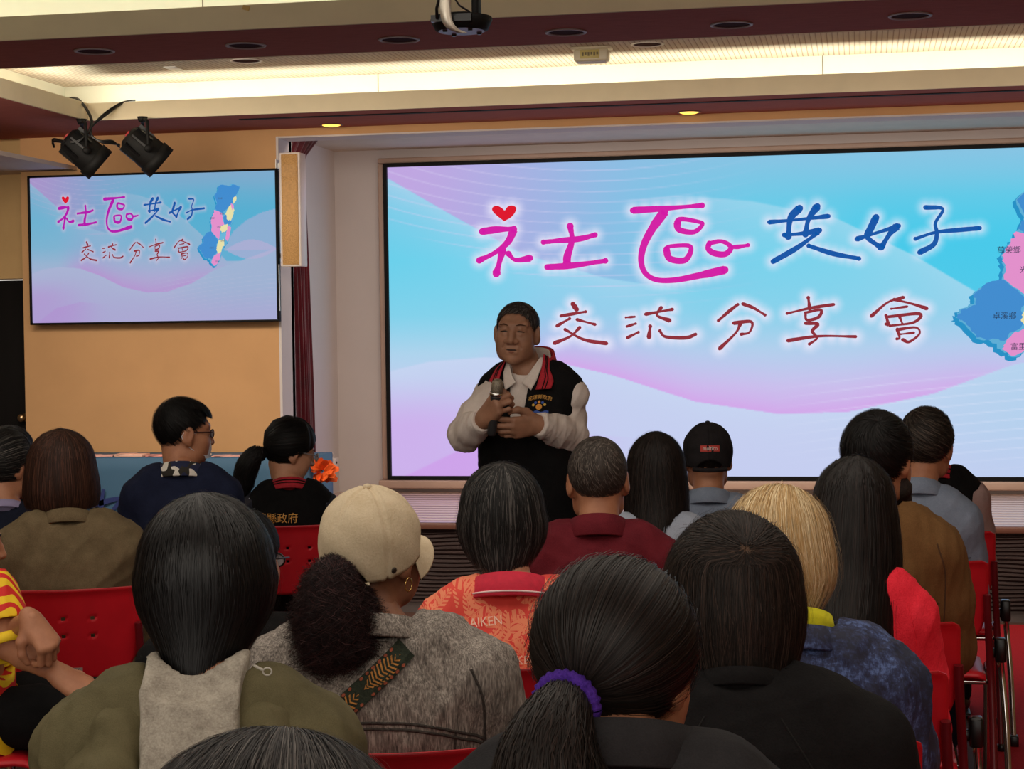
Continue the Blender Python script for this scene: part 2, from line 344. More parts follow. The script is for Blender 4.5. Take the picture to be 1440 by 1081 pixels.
STROKES = [('m',0.0233,[(0.661,0.456),(0.768,0.445),(0.882,0.444)]),('m',0.0233,[(0.882,0.449),(0.838,0.533),(0.75,0.601),(0.639,0.652)]),('m',0.0264,[(0.801,0.586),(0.778,0.671),(0.756,0.745)]),('m',0.0202,[(0.842,0.61),(0.892,0.655),(0.994,0.644)]),('m',0.0249,[(1.27,0.435),(1.282,0.528),(1.249,0.634),(1.245,0.688)]),('m',0.0187,[(1.085,0.538),(1.207,0.529),(1.335,0.521),(1.44,0.497)]),('m',0.0202,[(1.108,0.707),(1.283,0.7),(1.508,0.673)]),('m',0.0202,[(1.697,0.339),(1.934,0.33),(2.162,0.318)]),('m',0.0264,[(1.911,0.352),(1.833,0.456),(1.771,0.569),(1.75,0.675),(1.776,0.76),(1.852,0.807),(1.974,0.811),(2.127,0.786),(2.308,0.75)]),('m',0.0202,[(1.994,0.425),(2.027,0.405),(2.138,0.426),(2.163,0.445),(2.107,0.493),(2.008,0.476),(1.994,0.425)]),('m',0.0202,[(1.92,0.603),(1.949,0.585),(2.068,0.583),(2.083,0.622),(2.04,0.681),(1.942,0.667),(1.92,0.603)]),('m',0.0187,[(2.208,0.571),(2.291,0.56),(2.351,0.6),(2.313,0.645),(2.238,0.637),(2.2,0.606),(2.208,0.571)]),('m',0.014,[(2.351,0.6),(2.404,0.598),(2.464,0.589)]),('b',0.0233,[(2.805,0.353),(2.745,0.418),(2.729,0.538)]),('b',0.0218,[(2.92,0.344),(2.863,0.426),(2.842,0.526)]),('b',0.014,[(2.605,0.44),(2.801,0.427),(2.993,0.41)]),('b',0.0171,[(2.704,0.527),(2.815,0.521),(2.934,0.502)]),('b',0.0171,[(2.919,0.52),(2.785,0.614),(2.628,0.701)]),('b',0.0156,[(2.862,0.602),(3.021,0.657),(3.187,0.693)]),('b',0.0218,[(3.299,0.425),(3.264,0.498),(3.242,0.554),(3.326,0.622)]),('b',0.0218,[(3.432,0.488),(3.388,0.534),(3.332,0.622)]),('b',0.0156,[(3.175,0.565),(3.286,0.532),(3.444,0.485)]),('b',0.0156,[(3.616,0.369),(3.725,0.382),(3.678,0.471),(3.687,0.538),(3.666,0.611),(3.576,0.661)]),('b',0.014,[(3.551,0.572),(3.678,0.533),(3.822,0.521),(3.958,0.512)]),('r',0.0171,[(1.283,0.961),(1.307,0.997)]),('r',0.0109,[(1.2,1.04),(1.369,1.014)]),('r',0.0109,[(1.171,1.107),(1.259,1.059)]),('r',0.0101,[(1.309,1.066),(1.433,1.101)]),('r',0.0117,[(1.327,1.12),(1.261,1.18),(1.151,1.224)]),('r',0.0117,[(1.227,1.132),(1.354,1.202),(1.509,1.23)]),('r',0.0078,[(1.642,1.057),(1.702,1.053)]),('r',0.0093,[(1.649,1.117),(1.708,1.099)]),('r',0.0101,[(1.651,1.193),(1.726,1.157)]),('r',0.0109,[(1.776,1.037),(1.957,1.007)]),('r',0.0124,[(1.881,0.995),(1.853,1.046),(1.938,1.082)]),('r',0.014,[(1.806,1.119),(1.797,1.192)]),('r',0.0117,[(1.871,1.15),(1.909,1.19),(2.046,1.198),(2.11,1.176)]),('r',0.0109,[(2.393,0.982),(2.332,1.028),(2.263,1.087)]),('r',0.0109,[(2.426,0.978),(2.498,1.007),(2.572,1.054)]),('r',0.0109,[(2.364,1.105),(2.482,1.098),(2.469,1.166),(2.413,1.18)]),('r',0.0117,[(2.409,1.109),(2.376,1.172),(2.269,1.274)]),('r',0.0124,[(2.856,0.944),(2.866,1.021)]),('r',0.0101,[(2.717,1.046),(2.87,1.013),(3.021,0.992)]),('r',0.0101,[(2.837,1.043),(2.846,1.091),(2.921,1.074),(2.937,1.026),(2.837,1.043)]),('r',0.0109,[(2.837,1.113),(2.917,1.119),(2.881,1.164),(2.91,1.212),(2.861,1.25)]),('r',0.0109,[(2.72,1.226),(2.928,1.199),(3.161,1.205)]),('r',0.0109,[(3.264,1.072),(3.37,0.984),(3.47,0.953)]),('r',0.0109,[(3.411,0.965),(3.53,0.997),(3.62,1.028)]),('r',0.0078,[(3.392,1.026),(3.494,1.013)]),('r',0.0109,[(3.358,1.069),(3.372,1.125),(3.358,1.125)]),('r',0.0101,[(3.372,1.078),(3.573,1.061),(3.537,1.116),(3.384,1.137)]),('r',0.0093,[(3.442,1.07),(3.464,1.127)]),('r',0.0101,[(3.43,1.159),(3.444,1.216),(3.427,1.223)]),('r',0.0101,[(3.43,1.163),(3.547,1.15),(3.572,1.191),(3.507,1.243),(3.463,1.228)]),('r',0.0078,[(3.449,1.193),(3.536,1.184)])]
HEART = [(0.816,0.39),(0.77,0.354),(0.735,0.317),(0.739,0.291),(0.771,0.284),(0.802,0.3),(0.821,0.316),(0.841,0.292),(0.873,0.284),(0.9,0.3),(0.893,0.33),(0.864,0.364)]
MAP = {
 'outline': [(4.322,0.177),(4.505,0.204),(4.611,0.176),(4.757,0.216),(4.696,0.327),(4.672,0.429),(4.601,0.546),(4.613,0.683),(4.542,0.773),(4.523,0.902),(4.484,1.004),(4.376,1.071),(4.349,1.121),(4.303,1.24),(4.227,1.324),(4.158,1.351),(4.08,1.298),(4.018,1.243),(3.934,1.228),(3.862,1.138),(3.8,1.089),(3.822,1.035),(3.919,1.002),(3.91,0.934),(3.996,0.867),(4.092,0.851),(4.11,0.766),(4.086,0.691),(4.152,0.607),(4.185,0.539),(4.235,0.448),(4.185,0.335),(4.256,0.268),(4.268,0.2)] ,
 'blue1': [(4.321,0.184),(4.505,0.208),(4.611,0.183),(4.752,0.216),(4.686,0.327),(4.632,0.36),(4.567,0.461),(4.497,0.51),(4.363,0.593),(4.232,0.55),(4.196,0.522),(4.241,0.438),(4.191,0.335),(4.261,0.268),(4.279,0.207)] ,
 'pink1': [(4.185,0.539),(4.353,0.586),(4.371,0.679),(4.39,0.771),(4.332,0.77),(4.274,0.967),(4.17,0.897),(4.108,0.845),(4.116,0.766),(4.096,0.691),(4.152,0.607)] ,
 'yel1': [(4.497,0.51),(4.566,0.467),(4.627,0.547),(4.599,0.614),(4.544,0.699),(4.455,0.68),(4.426,0.601)] ,
 'blue3': [(4.442,0.608),(4.466,0.69),(4.56,0.699),(4.543,0.76),(4.401,0.747),(4.383,0.645)] ,
 'yel2': [(4.305,0.776),(4.475,0.745),(4.489,0.793),(4.435,0.85),(4.356,0.866),(4.304,0.838)] ,
 'pink3': [(4.474,0.772),(4.547,0.794),(4.512,0.919),(4.468,1.004),(4.416,0.962),(4.44,0.867)] ,
 'blue2': [(3.996,0.87),(4.108,0.851),(4.17,0.904),(4.247,0.973),(4.213,1.051),(4.243,1.12),(4.162,1.187),(4.108,1.244),(4.018,1.236),(3.934,1.221),(3.872,1.138),(3.81,1.089),(3.833,1.042),(3.929,1.009),(3.92,0.937)] ,
 'yel3': [(4.274,0.973),(4.379,0.962),(4.393,1.054),(4.35,1.077),(4.322,1.145),(4.242,1.171),(4.212,1.109),(4.235,1.034)] ,
 'pink4': [(4.178,1.184),(4.252,1.171),(4.316,1.151),(4.293,1.24),(4.217,1.321),(4.158,1.344),(4.09,1.298),(4.124,1.237)] ,
 'lb': [(4.302,0.899),(4.434,0.874),(4.416,0.962),(4.289,0.974)] ,
 'pink2': [(4.551,0.46),(4.603,0.468),(4.617,0.53),(4.575,0.546)] ,
 'yel4': [(4.632,0.36),(4.686,0.334),(4.667,0.422),(4.609,0.461),(4.589,0.42)] ,
}
# ---------------------------------------------------------------- screens
SW, SH = 5.538, 2.128
def sstep(a, b, x):
    t = np.clip((x-a)/(b-a), 0, 1); return t*t*(3-2*t)
def stroke_xy():
    return [(c, r, spline(pts, 6)) for c, r, pts in STROKES]
def halo_field(U, V):
    X, Y = U*SW, V*SH; d = np.full(X.shape, 9.0)
    for c, r, pts in stroke_xy():
        pts = np.array(pts); lo = pts.min(0)-0.2; hi = pts.max(0)+0.2
        m = (X > lo[0]) & (X < hi[0]) & (Y > lo[1]) & (Y < hi[1])
        if not m.any(): continue
        x, y = X[m], Y[m]; best = np.full(x.shape, 9.0)
        for p in pts[::2]: best = np.minimum(best, np.hypot(x-p[0], y-p[1])-r*(1.0 if c != 'r' else 1.6))
        d[m] = np.minimum(d[m], best)
    for hx, hy in HEART:
        d = np.minimum(d, np.hypot(X-hx, Y-hy)-0.01)
    return np.clip(1-np.clip(d, 0, None)/0.068, 0, 1)**1.6
def screen_colors(U, V, vivid):
    def c(r, g, b): return np.array([r, g, b], float)/255
    stops = [(0.0, c(134, 196, 228)), (0.14, c(104, 202, 232)), (0.30, c(100, 208, 236)), (0.48, c(128, 210, 236)), (0.60, c(172, 212, 238)), (0.72, c(196, 206, 240)), (1.0, c(200, 198, 242))]
    col = np.stack([np.interp(V, [s[0] for s in stops], [s[1][k] for s in stops]) for k in range(3)], -1)
    def over(mask, rgb):
        nonlocal col
        col = col*(1-mask[..., None])+np.asarray(rgb)*mask[..., None]
    over(sstep(0.75, 1.0, U)*0.35, c(120, 196, 230))
    # pale sweep across the middle, deep cyan to its right
    yc = np.interp(U, [0.0, 0.28, 0.36, 0.45, 0.55, 0.64, 0.72, 0.8], [0.2, 0.13, 0.115, 0.14, 0.20, 0.32, 0.45, 0.6])
    below = sstep(-0.004, 0.004, V-yc)*sstep(0.27, 0.34, U)
    over(below*np.exp(-np.clip(V-yc, 0, None)*6)*0.62*sstep(0.8, 0.7, U), c(172, 218, 240))
    over((1-sstep(-0.004, 0.004, V-yc))*sstep(0.48, 0.62, U)*sstep(0.05, 0.3, V)*0.8, c(56, 200, 234))
    # violet sheet, upper left
    ye = np.interp(U, [0.0, 0.085, 0.17, 0.27, 0.36], [0.035, 0.165, 0.29, 0.37, 0.41])
    sheet = (1-sstep(-0.003, 0.003, V-ye))*(1-sstep(0.20, 0.48, U))
    vio = c(196, 164, 226)*(1-sstep(0, 0.34, U)[..., None])+c(140, 188, 228)*sstep(0, 0.34, U)[..., None]
    col = col*(1-0.95*sheet[..., None])+vio*0.95*sheet[..., None]
    glow = sstep(-0.003, 0.003, V-ye)*np.exp(-np.clip(V-ye, 0, None)*9)*(1-sstep(0.28, 0.4, U)); over(glow*0.7, c(178, 214, 240))
    # contour lines of the sheet
    q = np.hypot((U-0.27)*1.5, (V+0.62))
    ln = np.clip(1-np.abs(((q*30) % 1)-0.5)/0.10, 0, 1)*(1-sstep(0.0, 0.05, V-ye*0.75-0.12))*(1-sstep(0.25, 0.5, U)); over(ln*0.45, c(214, 208, 242))
    # lilac waves of the lower half
    ya = np.interp(U, [0, 0.05, 0.12, 0.20, 0.28, 0.38, 0.48, 0.56, 0.66, 0.75, 1.0], [0.66, 0.63, 0.618, 0.63, 0.68, 0.765, 0.805, 0.80, 0.745, 0.66, 0.52])
    up = np.clip(ya-V, 0, 1); over(np.exp(-up*11)*(V < ya)*sstep(0.1, 0.24, U)*sstep(0.85, 0.62, U)*0.95, c(212, 164, 234))
    under = sstep(-0.003, 0.003, V-ya); over(under*0.85, c(196, 206, 240))
    over(under*np.exp(-np.clip(V-ya, 0, None)*14)*0.5, c(200, 218, 244))
    over(under*(1-sstep(0.02, 0.30, U))*sstep(0.66, 0.85, V)*0.85, c(206, 172, 236))
    over(under*sstep(0.50, 0.78, U)*0.55*(1-sstep(0.8, 1.0, V)*0.6), c(168, 212, 238))
    yb = np.interp(U, [0, 0.03, 0.1, 0.2, 0.32, 0.42, 0.5], [1.02, 0.985, 0.90, 0.86, 0.88, 0.95, 1.02])
    over(sstep(-0.003, 0.003, V-yb)*0.8*(1-sstep(0.08, 0.34, U)), c(206, 158, 234))
    q2 = V+0.30*U-0.25*(U-0.6)**2; l2 = np.clip(1-np.abs(((q2*34) % 1)-0.5)/0.12, 0, 1)*sstep(0.45, 0.6, U)*sstep(0.66, 0.72, V)*(1-sstep(0.9, 1, V)); over(l2*0.4, c(222, 228, 250))
    # pale hill and leaf on the right
    yr = np.interp(U, [0.79, 0.83, 0.88, 0.94, 1.0], [0.50, 0.40, 0.33, 0.28, 0.255]); over((V > yr)*(V < 0.53)*(U > 0.79)*0.6, c(206, 204, 240))
    yl = 0.525+0.065*np.abs(np.sin((U-0.795)/0.21*np.pi)); over((np.abs(V-0.525) < (yl-0.525))*(U > 0.795)*0.7, c(212, 204, 242))
    h = halo_field(U, V); over(h*0.78, c(234, 230, 250))
    if not vivid:
        g = col.mean(-1, keepdims=True); col = g+(col-g)*1.08; col = col*np.array([0.94, 0.92, 0.95])
        over(sstep(0.72, 1.0, V)*0.35, c(186, 160, 226)); over(np.full(U.shape, 0.26), c(188, 196, 232))
    return np.clip(col, 0, 1)
def to_lin(c): return np.where(c <= 0.04045, c/12.92, ((c+0.055)/1.055)**2.4)
def screen_mat(name, s):
    m = bpy.data.materials.new(name); m.use_nodes = True; t = NT(m); a = t.n('ShaderNodeAttribute', attribute_name='picture')
    t.b.inputs['Base Color'].default_value = (0.02, 0.02, 0.02, 1); t.b.inputs['Roughness'].default_value = 0.5; t.b.inputs['Specular IOR Level'].default_value = 0.0
    t.link(a.outputs['Color'], t.b.inputs['Emission Color']); t.b.inputs['Emission Strength'].default_value = s; return m
def make_screen(parent, x0, z1, wd, ht, y, nx, nz, strength, vivid):
    u = np.linspace(0, 1, nx); v = np.linspace(0, 1, nz); U, V = np.meshgrid(u, v, indexing='ij')
    P = np.stack([x0+U*wd, np.full(U.shape, y), z1-V*ht], -1).reshape(-1, 3)
    a = (np.arange(nx-1)[:, None]*nz+np.arange(nz-1)).ravel(); F = np.stack([a, a+1, a+nz+1, a+nz], 1)
    me = mesh_np('display', P, F); c = to_lin(screen_colors(U, V, vivid)).reshape(-1, 3)
    at_ = me.attributes.new('picture', 'FLOAT_COLOR', 'POINT'); at_.data.foreach_set('color', np.concatenate([c, np.ones((len(c), 1))], 1).astype(np.float32).ravel())
    disp = link('display', me, screen_mat('lit_display', strength), parent)
    kx, kz = wd/SW, ht/SH
    def p3(q, lift): return (x0+q[0]*kx, y-lift, z1-q[1]*kz)
    cols = {'m': emis('lettering_magenta', (218, 28, 170), 0.92) if vivid else emis('lettering_purple', (190, 24, 184), 0.85), 'b': emis('lettering_blue', (14, 88, 172), 0.92), 'r': emis('lettering_dark_red', (146, 46, 58), 0.92)}
    groups = {}
    for i, (c, r, pts) in enumerate(stroke_xy()):
        mb = groups.setdefault(c, MB()); n = len(pts); lift = 0.002+0.00004*i
        L = []; Rr = []
        for k in range(n):
            d = np.array(pts[min(k+1, n-1)])-np.array(pts[max(k-1, 0)]); d = d/(np.hypot(*d)+1e-9)
            q = k/(n-1); rr = r*(0.88+0.22*math.sin(q*5+i)+(0.12 if q < 0.12 or q > 0.9 else 0))
            L.append((pts[k][0]-d[1]*rr, pts[k][1]+d[0]*rr)); Rr.append((pts[k][0]+d[1]*rr, pts[k][1]-d[0]*rr))
        mb.add([p3(q, lift) for q in L+Rr], [(k, k+1, n+k+1, n+k) for k in range(n-1)])
        for e in (0, -1):
            ring = [(pts[e][0]+r*0.98*math.cos(a*math.pi/8), pts[e][1]+r*0.98*math.sin(a*math.pi/8)) for a in range(16)]
            mb.add([p3(q, lift) for q in ring], [tuple(range(16))])
    for c, mb in groups.items(): mb.build('lettering', cols[c], disp)
    def poly(name, pts, m, lift, jag=0.0):
        if jag:
            rr = random.Random(len(pts)); q = []
            for a, b in zip(pts, pts[1:]+pts[:1]):
                for k in range(4):
                    t = k/4; q.append((a[0]+(b[0]-a[0])*t+(rr.uniform(-jag, jag) if k else 0), a[1]+(b[1]-a[1])*t+(rr.uniform(-jag, jag) if k else 0)))
            pts = q
        vs = [Vector(p3(q, lift)) for q in pts]; tr = tessellate_polygon([[Vector((q[0], q[1], 0)) for q in pts]])
        return MB().add(vs, [tuple(t) for t in tr]).build(name, m, disp)
    poly('heart', spline(HEART+HEART[:1], 4)[:-1] and [tuple(q) for q in spline(HEART+HEART[:1], 4)[:-1]], emis('lettering_heart_red', (226, 16, 44), 0.95), 0.003)
    o = MAP['outline']; cx = sum(p[0] for p in o)/len(o); cy = sum(p[1] for p in o)/len(o)
    poly('map_edge', [(p[0]+(p[0]-cx)*0.02-0.02, p[1]+(p[1]-cy)*0.008+0.02) for p in o], emis('map_dark_edge', (34, 150, 206), 0.9), 0.0025, 0.012)
    poly('map', o, emis('map_light_blue', (96, 180, 222), 0.9), 0.003, 0.012)
    tint = {'blue': (66, 146, 216), 'pink': (236, 150, 212), 'yel': (240, 232, 176), 'lb': (110, 190, 226)}
    for i, (k, pts) in enumerate(MAP.items()):
        if k == 'outline': continue
        key = k.rstrip('0123456789'); poly('map_area', pts, emis('map_'+key, tint[key], 0.9), 0.0034+0.0002*i, 0.01)
    for txt, (px, pz), s in (('卓溪鄉', (4.11, 1.085), 0.050), ('富里鄉', (4.22, 1.285), 0.050), ('秀林鄉', (4.32, 0.38), 0.05), ('壽豐鄉', (4.36, 0.60), 0.05), ('萬榮鄉', (4.14, 0.66), 0.05), ('光復鄉', (4.28, 0.79), 0.05), ('瑞穗鄉', (4.36, 0.99), 0.05)):
        me = font_mesh(txt, s*(1 if vivid else 0.62)); link('map_name', me, emis('map_print', (40, 60, 90), 0.8) if vivid else emis('map_print_pale', (78, 104, 140), 0.8), disp, p3((px, pz), 0.007), (math.radians(90), 0, 0)).scale = (kx, kz, 1)
    return disp
t = thing('led_wall', 'huge bright display wall across the back of the stage', 'screen', (0, 12.2, 0))
t.location = (0, 0, 0)
make_screen(t, -3.205, 2.711, SW, SH, 12.148, 620, 238, 0.98, True)
fr = MB(); X0, X1, Z0, Z1 = -3.205, 2.333, 0.583, 2.711; b = 0.026
for lo, hi in (((X0-b, 12.12, Z1), (X1+b, 12.2, Z1+b)), ((X0-b, 12.12, Z0-b), (X1+b, 12.2, Z0)), ((X0-b, 12.12, Z0), (X0, 12.2, Z1)), ((X1, 12.12, Z0), (X1+b, 12.2, Z1))): fr.box(lo, hi)
fr.build('bezel', M_BLACK, t)
MB().box((X0, 12.15, Z0), (X1, 12.2, Z1)).build('cabinet', M_BLACK, t)
tr = MB(); c = 0.06; M_TAN = mat('pale_wood_moulding', (206, 166, 140), 0.4, var=0.08, scale=4, stretch=(0.3, 3, 3))
for lo, hi in (((X0-b-c, 12.10, Z0-b-c), (X1+b+c, 12.2, Z0-b-0.002)),): tr.rbox(lo, hi, 0.012, 3)
for lo, hi in (((X0-b-0.045, 12.15, Z0-b), (X0-b-0.002, 12.2, Z1+b)), ((X0-b-0.045, 12.15, Z1+b+0.002), (X1+b+0.045, 12.2, Z1+b+0.04)), ((X1+b+0.002, 12.15, Z0-b), (X1+b+0.045, 12.2, Z1+b))): tr.rbox(lo, hi, 0.01, 2)
tr.build('moulding', mat('painted_moulding', (190, 160, 142), 0.45, var=0.03), t)
# wall television
t = thing('wall_television', 'wide flat television on the ochre wall showing the same title picture', 'television', (0, 0, 0))
make_screen(t, -4.922, 2.530, 1.547, 0.873, 10.218, 300, 170, 0.80, False)
fr = MB(); X0, X1, Z0, Z1 = -4.922, -3.375, 1.657, 2.530; b = 0.012
for lo, hi in (((X0-b, 10.205, Z1), (X1+b, 10.25, Z1+b)), ((X0-b, 10.205, Z0-b), (X1+b, 10.25, Z0)), ((X0-b, 10.205, Z0), (X0, 10.25, Z1)), ((X1, 10.205, Z0), (X1+b, 10.25, Z1))): fr.rbox(lo, hi, 0.002, 1)
fr.build('bezel', M_BLACK, t)
MB().box((X0, 10.22, Z0), (X1, 10.25, Z1)).rbox((X0+0.15, 10.25, Z0+0.1), (X1-0.15, 10.285, Z1-0.1), 0.01).build('back_case', M_BLACKGLOSS, t)
MB().box((X0+0.5, 10.28, 1.85), (X1-0.5, 10.3, 2.35)).build('wall_bracket', M_BLACK, t)
MB().box((X1+b, 10.212, Z0+0.05), (X1+b+0.004, 10.222, 1.98)).build('edge_strip', mat('white_plastic', (215, 215, 215), 0.3), t)

# ---------------------------------------------------------------- stage-side fittings
t = thing('column_speaker', 'slim white column loudspeaker with tan grille on the stage jamb', 'loudspeaker', (-3.277, 10.24, 2.297))
MB().rbox((-0.063, -0.055, -0.333), (0.063, 0.065, 0.333), 0.006, 2).build('cabinet', mat('white_plastic_case', (226, 214, 206), 0.4, var=0.02), t)
def grille_mat():
    m = bpy.data.materials.new('tan_speaker_grille'); m.use_nodes = True; q = NT(m); v = q.coords('Object')
    ch = q.n('ShaderNodeTexVoronoi'); ch.inputs['Scale'].default_value = 260; q.link(v, ch.inputs['Vector'])
    q.color(q.ramp(ch.outputs['Distance'], [(0.2, lin((150, 104, 52))), (0.5, lin((206, 160, 100)))])); q.b.inputs['Roughness'].default_value = 0.6; q.bump(ch.outputs['Distance'], 0.4, 0.002); return m
MG = grille_mat()
MB().rbox((-0.05, -0.060, -0.322), (0.05, -0.053, 0.322), 0.002, 1).build('grille', MG, t)
MB().box((-0.04, -0.0612, 0.19), (0.04, -0.0598, 0.26)).box((-0.04, -0.0612, -0.02), (0.04, -0.0598, 0.165)).build('driver_cover', mat('grille_patch', (196, 150, 92), 0.65, var=0.08, scale=90), t)
MB().box((-0.1, 0.02, 0.25), (-0.06, 0.05, 0.28)).box((-0.1, 0.02, -0.28), (-0.06, 0.05, -0.25)).box((-0.104, 0.0, -0.3), (-0.1, 0.075, 0.3)).build('bracket', mat('white_plastic', (215, 215, 215), 0.3), t)
# side curtain
def curtain():
    nz, ny = 60, 90; V = []; F = []
    for i in range(nz+1):
        z = 0.475+(2.836-0.475)*i/nz; ym = np.interp(z, [0.475, 0.74, 1.89, 2.60, 2.70, 2.836], [11.33, 11.31, 11.24, 11.18, 11.20, 11.49])
        for j in range(ny+1):
            q = j/ny; y = 10.57+(ym-10.57)*q; x = -3.50+0.022*math.sin(q*58+0.5*math.sin(z*1.3))*(0.6+0.4*math.cos(q*9))+0.006*math.sin(q*131+z*2)
            V.append((x, y, z))
    for i in range(nz):
        for j in range(ny): a = i*(ny+1)+j; F.append((a, a+1, a+ny+2, a+ny+1))
    return mesh_np('curtain', np.array(V), np.array(F), True)
M_CURT = fabric('dark_red_velvet', (96, 12, 26), (58, 4, 14), scale=5, weave=300, rough=0.85, sheen=0.3)
tag(link('stage_curtain', curtain(), M_CURT), 'dark red velvet side curtain hanging in the stage wing', 'curtain')
# socket and conduit
t = thing('wall_socket', 'white surface socket box with conduit low on the stage side wall', 'socket', (-3.6, 12.02, 0.68))
MB().rbox((0, -0.05, -0.036), (0.04, 0.05, 0.036), 0.006, 2).build('box', mat('white_plastic_case', (226, 214, 206), 0.4), t)
MB().ball((0.041, -0.012, 0.004), (0.003, 0.009, 0.009), 6).build('outlet_hole', M_BLACK, t)
MB().tube([(0.012, 0.0, 0.036), (0.012, 0.0, 0.062), (0.012, -0.03, 0.07), (0.012, -0.55, 0.066)], 0.008, 8).build('conduit', mat('white_plastic_case', (226, 214, 206), 0.4), t)
# draped table with leaflets
def banner_mat():
    m = bpy.data.materials.new('printed_table_banner'); m.use_nodes = True; q = NT(m); g = q.n('ShaderNodeNewGeometry'); sx = q.n('ShaderNodeSeparateXYZ'); tc = q.n('ShaderNodeTexCoord'); q.link(tc.outputs['Object'], sx.inputs[0])
    f = q.math('ADD', q.math('MULTIPLY', sx.outputs[2], 1.9), q.math('MULTIPLY', sx.outputs[0], 0.30))
    q.color(q.ramp(q.math('ADD', f, q.math('MULTIPLY', q.noise(tc.outputs['Object'], 2.5, 2), 0.35)), [(0.30, lin((170, 134, 158))), (0.62, lin((122, 104, 140))), (0.95, lin((68, 104, 136))), (1.3, lin((62, 100, 130)))])); q.b.inputs['Roughness'].default_value = 0.7; return m
t = thing('display_table', 'long table under a blue and lilac printed cloth by the ochre wall', 'table', (-4.05, 9.95, 0))
def drape():
    V = []; F = []; L = 1.0
    prof = [(-0.255, 0.004), (-0.262, 0.2), (-0.258, 0.5), (-0.256, 0.8), (-0.254, 0.868), (-0.246, 0.876), (0.246, 0.876), (0.254, 0.868), (0.258, 0.4), (0.262, 0.004)]
    n = 60
    for j in range(n+1):
        x = -L+2*L*j/n
        for k, (y, z) in enumerate(prof):
            w_ = (0.012*math.sin(j*0.9)+0.006*math.sin(j*2.1))*max(0, 0.85-z); V.append((x, y+(w_ if y < 0 else -w_), z))
    m = len(prof)
    for j in range(n):
        for k in range(m-1): a = j*m+k; F.append((a, a+m, a+m+1, a+1))
    F += [tuple(range(m)), tuple(range(n*m, n*m+m))[::-1]]
    return mesh_np('table_cloth', np.array(V), F, True)
link('table_cloth', drape(), banner_mat(), t)
MB().rbox((-0.98, -0.24, 0.845), (0.98, 0.24, 0.872), 0.004, 1).build('table_top', M_BEIGE, t)
for x in (-0.93, 0.93):
    for y in (-0.2, 0.2): MB().tube([(x, y, 0.0), (x, y, 0.845)], 0.014, 8).build('leg', M_CHROME, t)
def brush(pts, r, y): 
    mb = MB(); n = len(pts)
    L = []; Rr = []
    for k in range(n):
        d_ = np.array(pts[min(k+1, n-1)])-np.array(pts[max(k-1, 0)]); d_ = d_/np.hypot(*d_); rr = r*(0.6+0.5*math.sin(3.14*k/(n-1))); L.append((pts[k][0]-d_[1]*rr, y, pts[k][1]+d_[0]*rr)); Rr.append((pts[k][0]+d_[1]*rr, y, pts[k][1]-d_[0]*rr))
    return mb.add(L+Rr, [(k, n+k, n+k+1, k+1) for k in range(n-1)])
M_INK = mat('navy_print', (36, 50, 110), 0.6)
for pts in ([(-0.33, 0.60), (-0.25, 0.612), (-0.17, 0.635), (-0.08, 0.655)], [(-0.20, 0.70), (-0.215, 0.62), (-0.20, 0.55), (-0.12, 0.53)], [(-0.05, 0.70), (-0.09, 0.64), (-0.15, 0.58)]):
    brush([tuple(q) for q in spline(pts, 5)], 0.014, -0.272).build('printed_character', M_INK, t)
rr = random.Random(3); PAP = [(232, 180, 160), (226, 150, 140), (236, 214, 196), (214, 160, 150)]
for i, x in enumerate((-4.90, -4.72, -4.55, -4.33, -4.13, -3.95, -3.75, -3.55, -3.32)):
    h = rr.uniform(0.006, 0.018); a = rr.uniform(-0.3, 0.3)
    o = MB().rbox((-0.085, -0.06, 0), (0.085, 0.06, h), 0.002, 1).box((-0.08, -0.055, h), (0.02, 0.05, h+0.002), Matrix.Rotation(0.2, 4, 'Z')).build('leaflet_stack', mat('leaflet_paper_%d' % (i % 4), PAP[i % 4], 0.6), None, (x, 9.80+rr.uniform(-0.03, 0.04), 0.8775), (0, 0, a))
    tag(o, None, 'leaflets', 'leaflets laid along the table'); o['label'] = 'low stack of leaflets on the draped table, ' + ['leftmost', 'second from the left end', 'third from the left end', 'fourth from the left end', 'in the middle of the row', 'fourth from the right end', 'third from the right end', 'second from the right end', 'at the right end'][i]
# crinkled orange paper decoration at the end of the table
t = thing('paper_pompon', 'crinkled orange paper pompon at the right end of the draped table', 'decoration', (-2.965, 9.72, 0.80))
pm = MB()
for k in range(46):
    d_ = Vector((rr.gauss(0, 1), rr.gauss(0, 1), rr.gauss(0, 1))).normalized(); s_ = d_.orthogonal().normalized(); r0 = rr.uniform(0.06, 0.095); w_ = rr.uniform(0.02, 0.035)
    pm.add([d_*0.01, d_*r0*0.6+s_*w_, d_*r0+s_*w_*0.5, d_*r0*1.05-s_*w_*0.4, d_*r0*0.62-s_*w_], [(0, 1, 2, 3, 4)])
pm.build('petals', mat('orange_crepe', (238, 96, 26), 0.7, var=0.15, scale=40), t)
MB().tube([(0, 0, 0.0), (-0.04, 0.03, 0.06), (-0.09, 0.06, 0.083), (-0.16, 0.10, 0.0805)], 0.003, 6).build('hanging_wire', M_BLACK, t)

